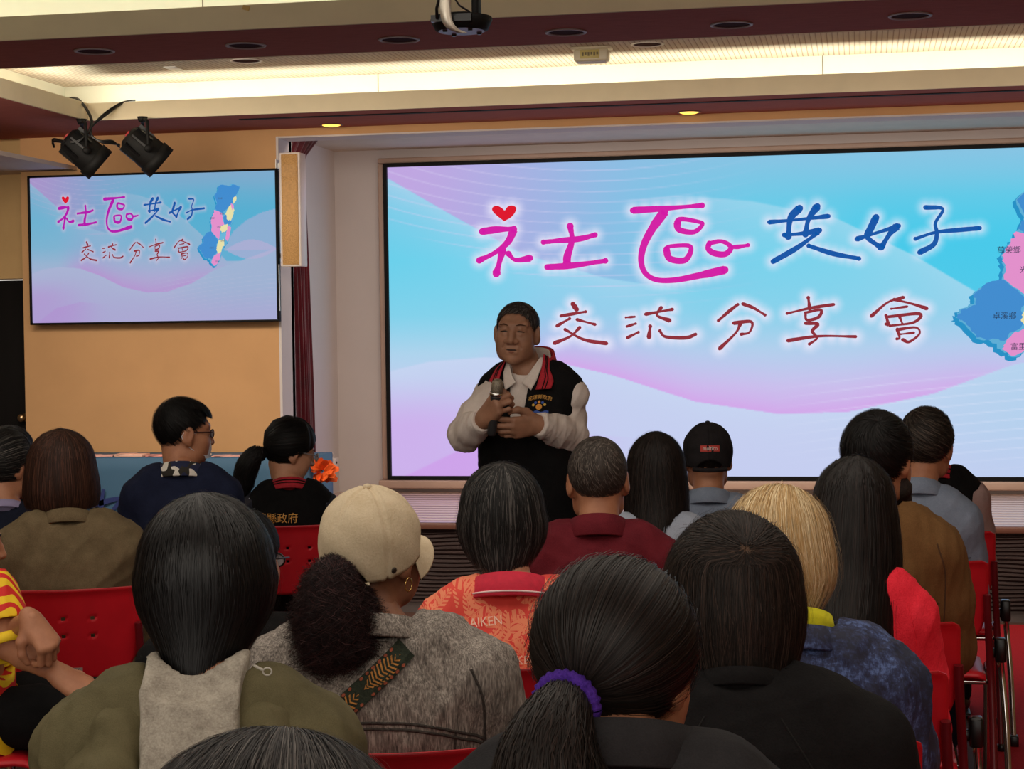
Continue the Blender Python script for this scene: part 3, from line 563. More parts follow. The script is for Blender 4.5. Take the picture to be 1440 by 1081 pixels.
# ---------------------------------------------------------------- lamps and camera under the ceiling
def par_lamp(px, label):
    base = np.array([px, 9.50, ZS])
    t = thing('stage_lamp', label, 'spotlight', base, 0, 'stage lamps over the television')
    ax = Vector((0.62, 0.36, -0.60)).normalized(); up = Vector((0, 0, 1)); side = ax.cross(up).normalized(); u2 = side.cross(ax)
    c = Vector((0.015, 0, -0.185)); M = Matrix(((side.x, u2.x, ax.x, c.x), (side.y, u2.y, ax.y, c.y), (side.z, u2.z, ax.z, c.z), (0, 0, 0, 1)))
    body = MB().lathe([(0.0, -0.13), (0.050, -0.128), (0.072, -0.11), (0.088, -0.02), (0.092, 0.02), (0.092, 0.07)], 28, M).build('housing', M_BLACK, t)
    fins = MB()
    for k in range(9):
        a = k*2*math.pi/9; R_ = M @ Matrix.Rotation(a, 4, 'Z'); fins.box((0.065, -0.006, -0.11), (0.094, 0.006, -0.01), R_)
    fins.build('cooling_fin', M_BLACKGLOSS, body)
    MB().lathe([(0.090, 0.05), (0.101, 0.05), (0.101, 0.112), (0.097, 0.112), (0.095, 0.065), (0.090, 0.065)], 28, M, True).build('lens_hood', M_BLACK, t)
    MB().lathe([(0.0, 0.082), (0.06, 0.085), (0.096, 0.078)], 28, M).build('lens', mat('lamp_lens', (120, 120, 130), 0.1, var=0.02), t)
    yk = MB()
    for s in (-1, 1):
        p = c+side*0.103*s
        yk.tube([p, Vector((p.x*0.95, p.y*0.95, -0.11)), Vector((p.x*0.9, p.y*0.9, -0.035)), Vector((p.x*0.55, p.y*0.55, -0.022)), Vector((0, 0, -0.02))], 0.010, 6)
        yk.lathe([(0, -0.012), (0.022, -0.012), (0.022, 0.012), (0, 0.012)], 12, Matrix.Translation(p+side*0.012*s) @ side.to_track_quat('Z', 'Y').to_matrix().to_4x4())
    yk.lathe([(0, -0.03), (0.02, -0.03), (0.03, 0.0), (0, 0.0)], 14); yk.build('yoke', M_BLACK, t)
    MB().box((-0.012, -0.012, -0.137), (0.012, 0.02, -0.124), M).build('power_inlet', mat('red_indicator', (170, 30, 30), 0.4), t)
    return t
par_lamp(-4.26, 'left black stage lamp on a yoke above the television')
par_lamp(-3.90, 'right black stage lamp on a yoke above the television')
def cable(name, label, pts, r, t0):
    P3 = [tuple(at(x, y, t0+dt)) for x, y, dt in pts]
    return tag(MB().tube([tuple(q) for q in spline(P3, 6)], r, 7).build(name, M_BLACKGLOSS), label, 'cable', 'black cables of the stage lamps')
T0 = 10.12
for k, off in enumerate((0, 1.6)):
    cable('lamp_cable', ['black cable arching from the left cove corner down to the left lamp', 'thinner twin cable close beside the left cove corner cable'][k], [(97+off, 137.5, 0.05), (108+off, 139, 0), (120+off, 152, -0.06), (128+off, 170, -0.08), (124+off*0.5, 186, -0.1), (110, 199-off, -0.12), (92, 200-off, -0.1), (75, 199-off*2, -0.06), (76, 207, -0.03)], 0.006, T0)
for k, off in enumerate((0, 2.2, 4.0)):
    cable('lamp_cable', ['black cable arching from the front cove down between both lamps', 'second black cable from the front cove lying behind the first', 'lowest black cable from the front cove to the right lamp'][k], [(190-off*2, 141+off*0.3, 0.05), (172-off, 144+off, 0), (150+off*0.3, 157+off*0.8, -0.05), (134-off*0.2, 172+off*0.5, -0.08), (127+off*0.3, 182, -0.09), (130, 193-off*0.4, -0.1), (142, 198+off*0.5, -0.1), (158, 198+off, -0.07), (168, 207-off, -0.02)], 0.0055, T0)
# conference camera on a hooked strap
def ptz():
    t0 = 5.5; c = at(649, 34, t0)
    t = thing('ceiling_camera', 'black pan and tilt camera on a white hooked strap below the ceiling', 'camera', c)
    M_PLUM = mat('lilac_grey_plastic', (120, 112, 150), 0.4, var=0.04)
    MB().lathe([(0.070, -0.022), (0.080, -0.018), (0.0945, 0.012), (0.092, 0.020), (0.06, 0.028), (0.0, 0.030)], 40).build('base', M_BLACK, t)
    MB().lathe([(0.0, -0.0225), (0.070, -0.0222)], 40).build('base_plate', M_PLUM, t)
    f = MB()
    for a in (0.6, 2.2, 3.9, 5.4): f.lathe([(0.0, -0.028), (0.007, -0.028), (0.008, -0.022)], 10, Matrix.Translation((0.058*math.cos(a), 0.058*math.sin(a), 0)))
    f.build('rubber_feet', M_BLACKGLOSS, t)
    MB().box((-0.075, -0.086, -0.004), (-0.03, -0.07, 0.016)).box((-0.008, -0.094, -0.006), (0.05, -0.075, 0.016)).build('connector_panel', M_BLACKGLOSS, t)
    for s in (-1, 1): MB().rbox((s*0.047-0.010, -0.03, 0.02), (s*0.047+0.010, 0.03, 0.17), 0.006, 2).build('arm', M_BLACK, t)
    MB().ball((0, 0, 0.125), (0.04, 0.055, 0.05), 14).build('camera_head', M_BLACKGLOSS, t)
    MB().lathe([(0, 0.0), (0.022, 0.0), (0.026, 0.012), (0.026, 0.02)], 20, Matrix.Translation((0, 0.05, 0.125)) @ Matrix.Rotation(math.radians(-90), 4, 'X')).build('lens', M_BLACKGLOSS, t)
    st = MB(); pr = spline([(-0.005, -0.115, 0.34), (-0.018, -0.118, 0.12), (-0.022, -0.12, 0.05), (-0.02, -0.118, 0.0), (-0.006, -0.108, -0.028), (0.02, -0.085, -0.040)], 6)
    for k in range(len(pr)-1):
        a, b_ = Vector(pr[k]), Vector(pr[k+1]); w1 = Vector((0.015, 0.006, 0.0)); n_ = Vector((0, 0.002, 0.0))
        st.add([a-w1, a+w1, b_+w1, b_-w1, a-w1+n_, a+w1+n_, b_+w1+n_, b_-w1+n_], [(0, 1, 2, 3), (7, 6, 5, 4), (0, 3, 7, 4), (1, 5, 6, 2)], True)
    st.build('hook_strap', mat('pale_metal_strap', (205, 196, 180), 0.25, 0.6, var=0.03), t)
    MB().tube([(-0.03, -0.125, 0.34), (-0.032, -0.127, 0.08), (-0.05, -0.115, 0.03), (-0.055, -0.09, 0.005)], 0.005, 7).tube([(0.0, -0.125, 0.34), (-0.002, -0.127, 0.07), (0.02, -0.115, 0.035), (0.045, -0.09, 0.02)], 0.003, 7).build('cable', M_BLACKGLOSS, t)
    MB().box((-0.06, -0.02, 0.16), (0.06, 0.02, 0.18)).tube([(0, 0, 0.17), (0, 0, 0.50)], 0.012, 10).box((-0.004, -0.12, 0.33), (0.004, 0.01, 0.35)).build('drop_rod', M_BLACK, t)
ptz()
# ---------------------------------------------------------------- soft-body modelling: fields of smooth-joined shapes, meshed in numpy
class Field:
    def __init__(s, lo, hi, h):
        s.h = h; s.lo = np.array(lo, float)-2*h; s.n = np.ceil((np.array(hi)+2*h-s.lo)/h).astype(int)+1
        s.d = np.full(s.n, 0.2, dtype=np.float32); s.M = np.eye(3); s.o = np.zeros(3)
        s.ax = [s.lo[i]+h*np.arange(s.n[i]) for i in range(3)]
    def frame(s, M=None, o=(0, 0, 0)):
        s.M = np.eye(3) if M is None else np.array(M); s.o = np.array(o, float); return s
    def _reg(s, pts, pad):
        w_ = np.array([s.M @ np.array(p)+s.o for p in pts]); lo = w_.min(0)-pad; hi = w_.max(0)+pad
        i0 = np.maximum(np.floor((lo-s.lo)/s.h).astype(int), 0); i1 = np.minimum(np.ceil((hi-s.lo)/s.h).astype(int)+1, s.n)
        if (i1 <= i0).any(): return None, None
        sl = tuple(slice(a, b) for a, b in zip(i0, i1))
        X = np.meshgrid(*[s.ax[i][sl[i]] for i in range(3)], indexing='ij', sparse=True)
        q = [X[i]-s.o[i] for i in range(3)]; M = s.M
        return sl, [M[0, j]*q[0]+M[1, j]*q[1]+M[2, j]*q[2] for j in range(3)]
    def _put(s, sl, d, k, sub):
        a = s.d[sl]
        if sub: a2 = -a; hh = np.maximum(k-np.abs(a2-d), 0)/k; s.d[sl] = -(np.minimum(a2, d)-hh*hh*k*0.25)
        else: hh = np.maximum(k-np.abs(a-d), 0)/k; s.d[sl] = np.minimum(a, d)-hh*hh*k*0.25
    def cap(s, a, b, ra, rb=None, k=0.02, sub=False):
        rb = ra if rb is None else rb; a = np.array(a, float); b = np.array(b, float)
        sl, P = s._reg([a, b], max(ra, rb)+k+2*s.h)
        if sl is None: return s
        ab = b-a; L = ab@ab+1e-12; p = [P[i]-a[i] for i in range(3)]
        t = np.clip((p[0]*ab[0]+p[1]*ab[1]+p[2]*ab[2])/L, 0, 1)
        d = np.sqrt((p[0]-t*ab[0])**2+(p[1]-t*ab[1])**2+(p[2]-t*ab[2])**2)-(ra+(rb-ra)*t); s._put(sl, d, k, sub); return s
    def path(s, pts, rs, k=0.02, sub=False):
        for i in range(len(pts)-1): s.cap(pts[i], pts[i+1], rs[i], rs[i+1], k, sub)
        return s
    def ell(s, c, r, k=0.02, sub=False, R=None):
        c = np.array(c, float); r = np.array(r, float); m = r.max()
        sl, P = s._reg([c], m*1.75+k+2*s.h)
        if sl is None: return s
        p = [P[i]-c[i] for i in range(3)]
        if R is not None: p = [R[0][j]*p[0]+R[1][j]*p[1]+R[2][j]*p[2] for j in range(3)]
        q = np.sqrt((p[0]/r[0])**2+(p[1]/r[1])**2+(p[2]/r[2])**2); g = np.sqrt((p[0]/r[0]**2)**2+(p[1]/r[1]**2)**2+(p[2]/r[2]**2)**2)+1e-9
        s._put(sl, q*(q-1)/g, k, sub); return s
    def loft(s, secs, k=0.03, sub=False, infl=0.0, n=2.3):
        """secs: (z, cx, cy, rx, ry) rising"""
        S = np.array(secs, float); z0, z1 = S[0, 0], S[-1, 0]; R = max(S[:, 3].max(), S[:, 4].max())+infl
        sl, P = s._reg([(S[:, 1].min()-R, S[:, 2].min()-R, z0), (S[:, 1].max()+R, S[:, 2].max()+R, z1)], k+2*s.h+infl)
        if sl is None: return s
        z = P[2]; zz = np.clip(z, z0, z1); f = np.linspace(0, 1, 200); zt = z0+(z1-z0)*f
        out = []
        for c in range(1, 5):
            raw = np.interp(zt, S[:, 0], S[:, c]); ker = np.hanning(23); ker /= ker.sum(); sm = np.convolve(np.pad(raw, 11, 'edge'), ker, 'valid'); out.append(np.interp(zz, zt, sm))
        cx, cy, rx, ry = out; rx = rx+infl; ry = ry+infl
        q = (np.abs((P[0]-cx)/rx)**n+np.abs((P[1]-cy)/ry)**n)**(1/n); d = (q-1)*np.minimum(rx, ry)
        d = np.maximum(d, np.maximum(z0-z, z-z1)); s._put(sl, d, k, sub); return s
    def half(s, p, nrm, k=0.004):
        """cut away the side the normal points to"""
        nrm = np.array(nrm, float)/np.linalg.norm(nrm); X = np.meshgrid(*s.ax, indexing='ij', sparse=True)
        d = (X[0]-p[0])*nrm[0]+(X[1]-p[1])*nrm[1]+(X[2]-p[2])*nrm[2]; s.d = np.maximum(s.d, d.astype(np.float32)); return s
    def mesh(s, smooth=1):
        d = s.d; ins = d < 0; n = d.shape
        cnt = np.zeros(tuple(k-1 for k in n), np.int8)
        for dx in (0, 1):
            for dy in (0, 1):
                for dz in (0, 1): cnt += ins[dx:n[0]-1+dx, dy:n[1]-1+dy, dz:n[2]-1+dz]
        cell = np.argwhere((cnt > 0) & (cnt < 8)); vid = np.full(cnt.shape, -1, np.int32); vid[tuple(cell.T)] = np.arange(len(cell))
        acc = np.zeros((len(cell), 3)); num = np.zeros(len(cell)); cs = [(a, b, c) for a in (0, 1) for b in (0, 1) for c in (0, 1)]
        for a in cs:
            for ax in range(3):
                if a[ax]: continue
                b = list(a); b[ax] = 1
                da = d[cell[:, 0]+a[0], cell[:, 1]+a[1], cell[:, 2]+a[2]]; db = d[cell[:, 0]+b[0], cell[:, 1]+b[1], cell[:, 2]+b[2]]
                m = (da < 0) != (db < 0); t = np.where(m, da/np.where(m, da-db, 1), 0); p = np.tile(np.array(a, float), (len(cell), 1)); p[:, ax] += t
                acc[m] += p[m]; num[m] += 1
        V = s.lo+s.h*(cell+acc/num[:, None]); F = []
        for ax in range(3):
            u, w_ = (ax+1) % 3, (ax+2) % 3
            A = ins; sl0 = [slice(1, n[i]-1) for i in range(3)]; sl1 = list(sl0); sl0[ax] = slice(0, n[ax]-1); sl1[ax] = slice(1, n[ax])
            i0 = A[tuple(sl0)]; i1 = A[tuple(sl1)]; ed = np.argwhere(i0 != i1)
            if not len(ed): continue
            off = np.array([1, 1, 1]); off[ax] = 0; e = ed+off; fl = i0[tuple(ed.T)]
            def g(du, dw):
                q = e.copy(); q[:, u] -= du; q[:, w_] -= dw; return vid[tuple(q.T)]
            f = np.stack([g(1, 1), g(0, 1), g(0, 0), g(1, 0)], 1); f[~fl] = f[~fl][:, ::-1]; F.append(f)
        F = np.concatenate(F); F = F[(F >= 0).all(1)]
        for _ in range(smooth):
            E = np.concatenate([F[:, [0, 1]], F[:, [1, 2]], F[:, [2, 3]], F[:, [3, 0]]]); deg = np.bincount(E[:, 0], minlength=len(V)).astype(float)+1e-9
            V = 0.45*V+0.55*np.stack([np.bincount(E[:, 0], V[E[:, 1], c], len(V)) for c in range(3)], 1)/deg[:, None]
        return V, F
def vnormals(V, F):
    n = np.cross(V[F[:, 2]]-V[F[:, 0]], V[F[:, 3]]-V[F[:, 1]]); N = np.zeros_like(V)
    for i in range(4):
        for c in range(3): N[:, c] += np.bincount(F[:, i], n[:, c], len(V))
    return N/(np.linalg.norm(N, axis=1, keepdims=True)+1e-12)
def wrinkle(V, F, amp, seed, freq=52.0, zst=0.5):
    """cloth folds: domain-warped ridges, stronger low on the back and at the arm holes"""
    if amp <= 0: return V
    r = np.random.default_rng(seed); N = vnormals(V, F); d = np.zeros(len(V)); P = V*np.array([1, 1, zst])
    for i in range(6):
        k = r.normal(size=3); k /= np.linalg.norm(k); k2 = r.normal(size=3)*9; w_ = 1.2*np.sin(P@k2+r.uniform(0, 6)); f = freq*(0.55+0.35*i)
        d += (1-np.abs(np.sin(P@k*f+w_+r.uniform(0, 6))))**2.2*(0.9/(1+0.45*i))*(0.4+0.6*np.clip(np.sin(P@(r.normal(size=3)*7)+r.uniform(0, 6)), 0, 1))
    return V+N*(1.15*amp*(d-d.mean()))[:, None]
def rotm(yaw=0, pitch=0, roll=0):
    """head turn: yaw to its left, pitch up, roll to its right shoulder (degrees)"""
    return np.array(Matrix.Rotation(math.radians(yaw), 3, 'Z') @ Matrix.Rotation(math.radians(pitch), 3, 'X') @ Matrix.Rotation(math.radians(roll), 3, 'Y'))
def hand_mesh(curl=((35, 30, 20),)*4, thumb=((0.022, 0.018, -0.008), (0.042, 0.045, -0.016), (0.052, 0.072, -0.022), (0.052, 0.098, -0.03)), spread=(6, 1, -4, -10), h=0.0034, mirror=False, size=1.0):
    """right hand, wrist at the origin, fingers along +Y, thumb on -X... palm faces -Z"""
    F = Field((-0.075, -0.05, -0.10), (0.07, 0.20, 0.05), h)
    mc = [(-0.027, 0.088, 0.0), (-0.008, 0.093, 0.003), (0.011, 0.089, 0.001), (0.028, 0.078, -0.004)]; L = [(0.042, 0.026, 0.020), (0.047, 0.029, 0.021), (0.043, 0.027, 0.020), (0.034, 0.020, 0.018)]
    F.cap((0, -0.016, 0), (0, 0.004, 0), 0.0235, 0.024, 0.01)
    for m in mc: F.cap((m[0]*0.55, 0.0, -0.002), m, 0.0165, 0.0125, 0.014)
    F.cap((0.02, 0.02, -0.008), (0.026, 0.06, -0.01), 0.014, 0.012, 0.012); F.cap((-0.018, 0.015, -0.010), (-0.026, 0.045, -0.014), 0.016, 0.012, 0.014)
    for i, m in enumerate(mc):
        p = np.array(m, float); a = 0; sp = math.radians(spread[i]); r = (0.0098, 0.0102, 0.0097, 0.0085)[i]
        for j in range(3):
            a += math.radians(curl[i % len(curl)][j]); d = np.array([-math.sin(sp)*math.cos(a), math.cos(sp)*math.cos(a), -math.sin(a)]); q = p+d*L[i][j]
            F.cap(p, q, r*(1-0.08*j), r*(0.94-0.09*j), 0.004); p = q
    th = [np.array((-x, y, z)) for x, y, z in thumb]; F.path(th, [0.017, 0.0135, 0.011, 0.009], 0.008)
    V, Q = F.mesh(1); V = V*size
    if mirror: V = V*np.array([-1, 1, 1]); Q = Q[:, ::-1]
    return V, Q
HANDS = {}
def hand(key, mirror):
    if (key, mirror) not in HANDS:
        kw = {'rest': dict(h=0.005), 'fist': dict(curl=((70, 70, 40),)*4, h=0.005)}[key]; HANDS[key, mirror] = hand_mesh(mirror=mirror, **kw)
    return HANDS[key, mirror]
def orient(y, z):
    """matrix whose columns send +Y along y and +Z towards z"""
    y = np.array(y, float); y /= np.linalg.norm(y); z = np.array(z, float); z = z-y*(z@y); z /= np.linalg.norm(z); return np.stack([np.cross(y, z), y, z], 1)
def head_field(F, hc, M, neck0, nr=0.056, jaw=1.0, crown=0.0, lids=False):
    """skull, face, ears and neck; head frame: origin mid-head, +Y the face"""
    F.frame(M, hc)
    F.ell((0, -0.010, 0.032), (0.0690, 0.0865, 0.079-crown), 0.02); F.ell((0, 0.018, -0.015), (0.063*jaw, 0.072, 0.088), 0.035)
    F.cap((-0.038*jaw, 0.022, -0.070), (0.038*jaw, 0.022, -0.070), 0.030, 0.030, 0.03); F.ell((0, 0.062, -0.093), (0.026, 0.022, 0.020), 0.03)
    for s in (-1, 1):
        F.ell((s*0.040*jaw, 0.052, -0.026), (0.028, 0.030, 0.030), 0.030); F.ell((s*0.033*jaw, 0.046, -0.062), (0.024, 0.030, 0.028), 0.030)
        F.cap((s*0.012, 0.084, 0.030), (s*0.046, 0.070, 0.034), 0.0095, 0.009, 0.018)
        F.ell((s*0.031, 0.099, 0.010), (0.017, 0.012, 0.009), 0.010, sub=True)
        F.ell((s*0.031, 0.073, 0.008), (0.017, 0.0135, 0.0125), 0.004)
    F.path([(0, 0.083, 0.022), (0, 0.095, -0.004), (0, 0.104, -0.026)], [0.008, 0.0095, 0.0125], 0.012)
    for s in (-1, 1): F.ell((s*0.0155, 0.092, -0.029), (0.0112, 0.0115, 0.0092), 0.008)
    if lids:
        for s in (-1, 1): F.path([(s*0.014, 0.0835, 0.0140), (s*0.030, 0.0850, 0.0165), (s*0.046, 0.0745, 0.0125)], [0.004, 0.0062, 0.004], 0.006); F.path([(s*0.016, 0.0805, 0.0000), (s*0.031, 0.0820, -0.0030), (s*0.046, 0.0730, 0.0010)], [0.003, 0.0052, 0.003], 0.008); F.path([(s*0.016, 0.093, -0.026), (s*0.034, 0.083, -0.052)], [0.0012, 0.0018], 0.006, True)
    F.cap((-0.018, 0.083, -0.054), (0.018, 0.083, -0.054), 0.0065, 0.0065, 0.008); F.cap((-0.015, 0.081, -0.068), (0.015, 0.081, -0.068), 0.0075, 0.0075, 0.008)
    F.cap((-0.025, 0.092, -0.0605), (0.025, 0.092, -0.0605), 0.0022, 0.0022, 0.004, sub=True)
    for s in (-1, 1):
        Re = np.array(Matrix.Rotation(math.radians(-14), 3, 'X') @ Matrix.Rotation(math.radians(s*-20), 3, 'Z'))
        F.ell((s*0.079, -0.006, -0.002), (0.0085, 0.021, 0.033), 0.008, R=Re); F.ell((s*0.089, -0.001, 0.002), (0.0065, 0.012, 0.020), 0.005, True, R=Re)
        F.ell((s*0.077, 0.003, -0.030), (0.007, 0.010, 0.011), 0.006); F.ell((s*0.070, 0.002, -0.010), (0.010, 0.013, 0.030), 0.010)
    p = np.array(M) @ np.array((0, -0.022, -0.055))+np.array(hc); F.frame()
    F.cap(neck0, p, nr*1.06, nr*0.94, 0.02)
    return F
SKIN = {}
def skin_mat(name, c, c2):
    if name in SKIN: return SKIN[name]
    m = bpy.data.materials.new(name); m.use_nodes = True; t = NT(m); v = t.coords('Object')
    t.color(t.ramp(t.noise(v, 18, 4), [(0.3, lin(c2)), (0.7, lin(c))])); t.b.inputs['Roughness'].default_value = 0.48; t.b.inputs['Specular IOR Level'].default_value = 0.35
    t.b.inputs['Subsurface Weight'].default_value = 0.08; t.b.inputs['Subsurface Radius'].default_value = (0.012, 0.005, 0.003)
    t.bump(t.noise(v, 350, 2), 0.12, 0.001); SKIN[name] = m; return m
S_MID = lambda: skin_mat('skin_tan', (186, 130, 98), (160, 104, 76))
S_FAIR = lambda: skin_mat('skin_light', (202, 150, 120), (178, 122, 92))
S_DARK = lambda: skin_mat('skin_brown', (150, 100, 74), (122, 78, 56))
def hair_mat(name, c1, c2, rough=0.55, spec=0.22, scalp=None):
    """strand colour runs between the two tones, one draw per strand"""
    key = 'hair_'+name
    if key in MATS: return MATS[key]
    m = bpy.data.materials.new(key); m.use_nodes = True; t = NT(m); a = t.n('ShaderNodeAttribute', attribute_name='strand')
    t.color(t.ramp(a.outputs['Fac'], [(0.0, lin(c1)), (0.40, lin(c1)), (0.8, lin(c2)), (0.86, lin(c2)), (1.0, lin(scalp or c2))])); t.b.inputs['Roughness'].default_value = rough; t.b.inputs['Specular IOR Level'].default_value = spec
    MATS[key] = m; return m
# ---- hair: a shell lofted from the crown plus many thin ribbons laid along it
class Shell:
    def __init__(s, top, zw, w, low=(), tilt=(0.0, 0.0), box=1.0):
        """dome from the crown (tilted back by tilt[1], sideways by tilt[0], radians) to the widest level zw with w=(half-width, back, front); low: further (z,rx,yb,yf)"""
        s.top, s.zw, s.w, s.tilt, s.box = top, zw, w, tilt, box; H = top-zw; L1 = 1.571*(H+w[1])/2
        R = np.array([(zw, *w)]+[tuple(q) for q in low], float); seg = np.sqrt(np.diff(R[:, 0])**2+np.diff(R[:, 2])**2) if len(R) > 1 else np.array([]); t = np.concatenate([[0], np.cumsum(seg)]); s.L = L1+t[-1]; s.td = L1/s.L
        tt = np.linspace(0, max(t[-1], 1e-6), 90); Q = np.stack([np.interp(tt, t, R[:, c]) for c in range(4)], 1)
        if len(R) > 1: ker = np.hanning(15); ker /= ker.sum(); Q = np.stack([np.convolve(np.pad(Q[:, c], 7, 'reflect', reflect_type='odd'), ker, 'valid') for c in range(4)], 1)
        s.lt = s.td+(1-s.td)*np.linspace(0, 1, 90); s.R = Q
    def at(s, az, t, off=0.0):
        az, t = np.broadcast_arrays(np.asarray(az, float), np.asarray(t, float)); a = np.clip(t/s.td, 0, 1)*math.pi/2; k = 1-a/(math.pi/2); k = k*k*(3-2*k) if True else k
        x, y, z = np.sin(a)*np.sin(az), np.sin(a)*np.cos(az), np.cos(a); b = s.tilt[1]*k; g = s.tilt[0]*k
        y, z = y*np.cos(b)-z*np.sin(b), y*np.sin(b)+z*np.cos(b); x, z = x*np.cos(g)+z*np.sin(g), -x*np.sin(g)+z*np.cos(g)
        dome = np.stack([s.w[0]*x, np.where(y > 0, s.w[2], s.w[1])*y, s.zw+(s.top-s.zw)*z], -1)
        c = [np.interp(t, s.lt, s.R[:, i]) for i in range(4)]; cy = np.cos(az); ex = 1+(s.box-1)*np.clip((t-s.td)/(1-s.td+1e-6)*2.2, 0, 1); cb = np.where(cy < 0, -np.abs(cy)**ex, cy); low = np.stack([c[1]*np.sin(az), np.where(cy > 0, c[3], c[2])*cb, c[0]], -1)
        p = np.where((t < s.td)[..., None], dome, low); nn = np.where((t < s.td)[..., None], np.stack([x, y, z], -1), np.stack([np.sin(az), cy, -0.05*np.ones_like(cy)], -1)); nn = nn/np.linalg.norm(nn, axis=-1, keepdims=True)
        return p+nn*np.asarray(off)[..., None] if np.ndim(off) else p+nn*off, nn
    def tz(s, z):
        q = np.linspace(0, 1, 240); zz = np.where(q < s.td, s.zw+(s.top-s.zw)*np.cos(np.clip(q/s.td, 0, 1)*math.pi/2), np.interp(q, s.lt, s.R[:, 0])); return np.interp(-z, -zz, q)
def wrap(a): return (a+math.pi) % (2*math.pi)-math.pi
def make_hair(sh, hem, n, length=2.0, rootspread=0.6, width=0.0016, lift=0.007, jit=0.05, wave=0.0, waven=3.0, twist=0.0, colour=1.0, capoff=-0.002, fly=0.03, seg=6, seed=1, whorl=None, hemjit=0.04, scalp=0.0, clump=0.0, root0=0.0):
    """hem: list of (azimuth deg 0=face..180=back, z of the lower edge); None length = to the hem"""
    r = np.random.default_rng(seed); ha = np.radians([h[0] for h in hem]); hz = np.array([h[1] for h in hem])
    tend = lambda az: sh.tz(np.interp(np.abs(wrap(az)), ha, hz))
    # shell
    na, nt = 64, 30; az = np.linspace(-math.pi, math.pi, na, endpoint=False); q = np.linspace(0.004, 1, nt); A = np.repeat(az[:, None], nt, 1); T = q[None, :]*tend(az)[:, None]
    ph = r.uniform(0, 6, 4); lump = 0.0016*(np.sin(A*9+ph[0])+np.sin(A*17+ph[1]+T*6)) if lift > 0.003 else 0*A
    P, _ = sh.at(A, T, capoff+lump); V = [P.reshape(-1, 3)]; i = np.arange(na)[:, None]*nt; j = np.arange(nt-1)[None, :]; i2 = (np.arange(na)[:, None]+1) % na*nt
    F = [np.stack([(i+j).ravel(), (i+j+1).ravel(), (i2+j+1).ravel(), (i2+j).ravel()], 1)]; top, _ = sh.at(np.zeros(1), np.zeros(1), capoff)
    C = [np.clip(1.25-np.clip(q[None, :].repeat(na, 0)/max(scalp, 1e-4)-0.5, 0, 2), 0.2, 1.25).ravel() if scalp else np.full(na*nt, 0.2)]
    # ribbons
    az0 = r.uniform(-math.pi, math.pi, n); te = tend(az0); t0 = te*(root0*(0.5+r.random(n))+rootspread*r.random(n)**1.1); t1 = np.minimum(te*(1+r.normal(0, hemjit, n)), t0+length*(0.6+0.8*r.random(n))); t1 = np.minimum(np.maximum(t1, t0+0.02), 1.0)
    s = np.linspace(0, 1, seg+1)[None, :]; TT = t0[:, None]+(t1-t0)[:, None]*s
    AZ = az0[:, None]+r.normal(0, jit, n)[:, None]*s+twist*(TT-t0[:, None])+wave*np.sin(waven*6.283*TT+r.uniform(0, 6.28, n)[:, None])
    if clump > 0:
        kk = 26; AZ = AZ-clump*np.sin(AZ*kk+3*np.sin(AZ*3))/kk*s**1.5
    up = 0.75*lift*r.random(n)**1.5; fl = r.random(n) < fly; up = np.where(fl, up+lift*1.6*r.random(n), up); UP = up[:, None]*(0.3+0.7*np.sin(np.pi*np.clip(s*0.75+0.12, 0, 1)))+np.where(fl, 0.010*r.random(n), 0)[:, None]*s**2
    P, N = sh.at(AZ, TT, UP); Tn = np.gradient(P, axis=1); W = np.cross(Tn, N); W /= np.linalg.norm(W, axis=-1, keepdims=True)+1e-9
    tilt = r.normal(0, 0.28, n)[:, None, None]; W = W+N*tilt*0.55; W /= np.linalg.norm(W, axis=-1, keepdims=True)
    wd = (width*(0.6+0.8*r.random(n)))[:, None]*np.where(s > 0.75, 1-(s-0.75)*3.2, 1.0)*np.where(fl, 0.45, 1.0)[:, None]
    RV = np.stack([P-W*wd[..., None]/2, P+W*wd[..., None]/2], 2).reshape(-1, 3); b = len(V[0]); m = (seg+1)*2; i = (np.arange(n)*m)[:, None]+2*np.arange(seg)[None, :]+b
    F.append(np.stack([i.ravel(), i.ravel()+1, i.ravel()+3, i.ravel()+2], 1)); V.append(RV); cs = np.clip(r.random(n)**colour, 0, 1); C.append(np.repeat(cs, m))
    return np.concatenate(V), np.concatenate(F), np.concatenate(C)
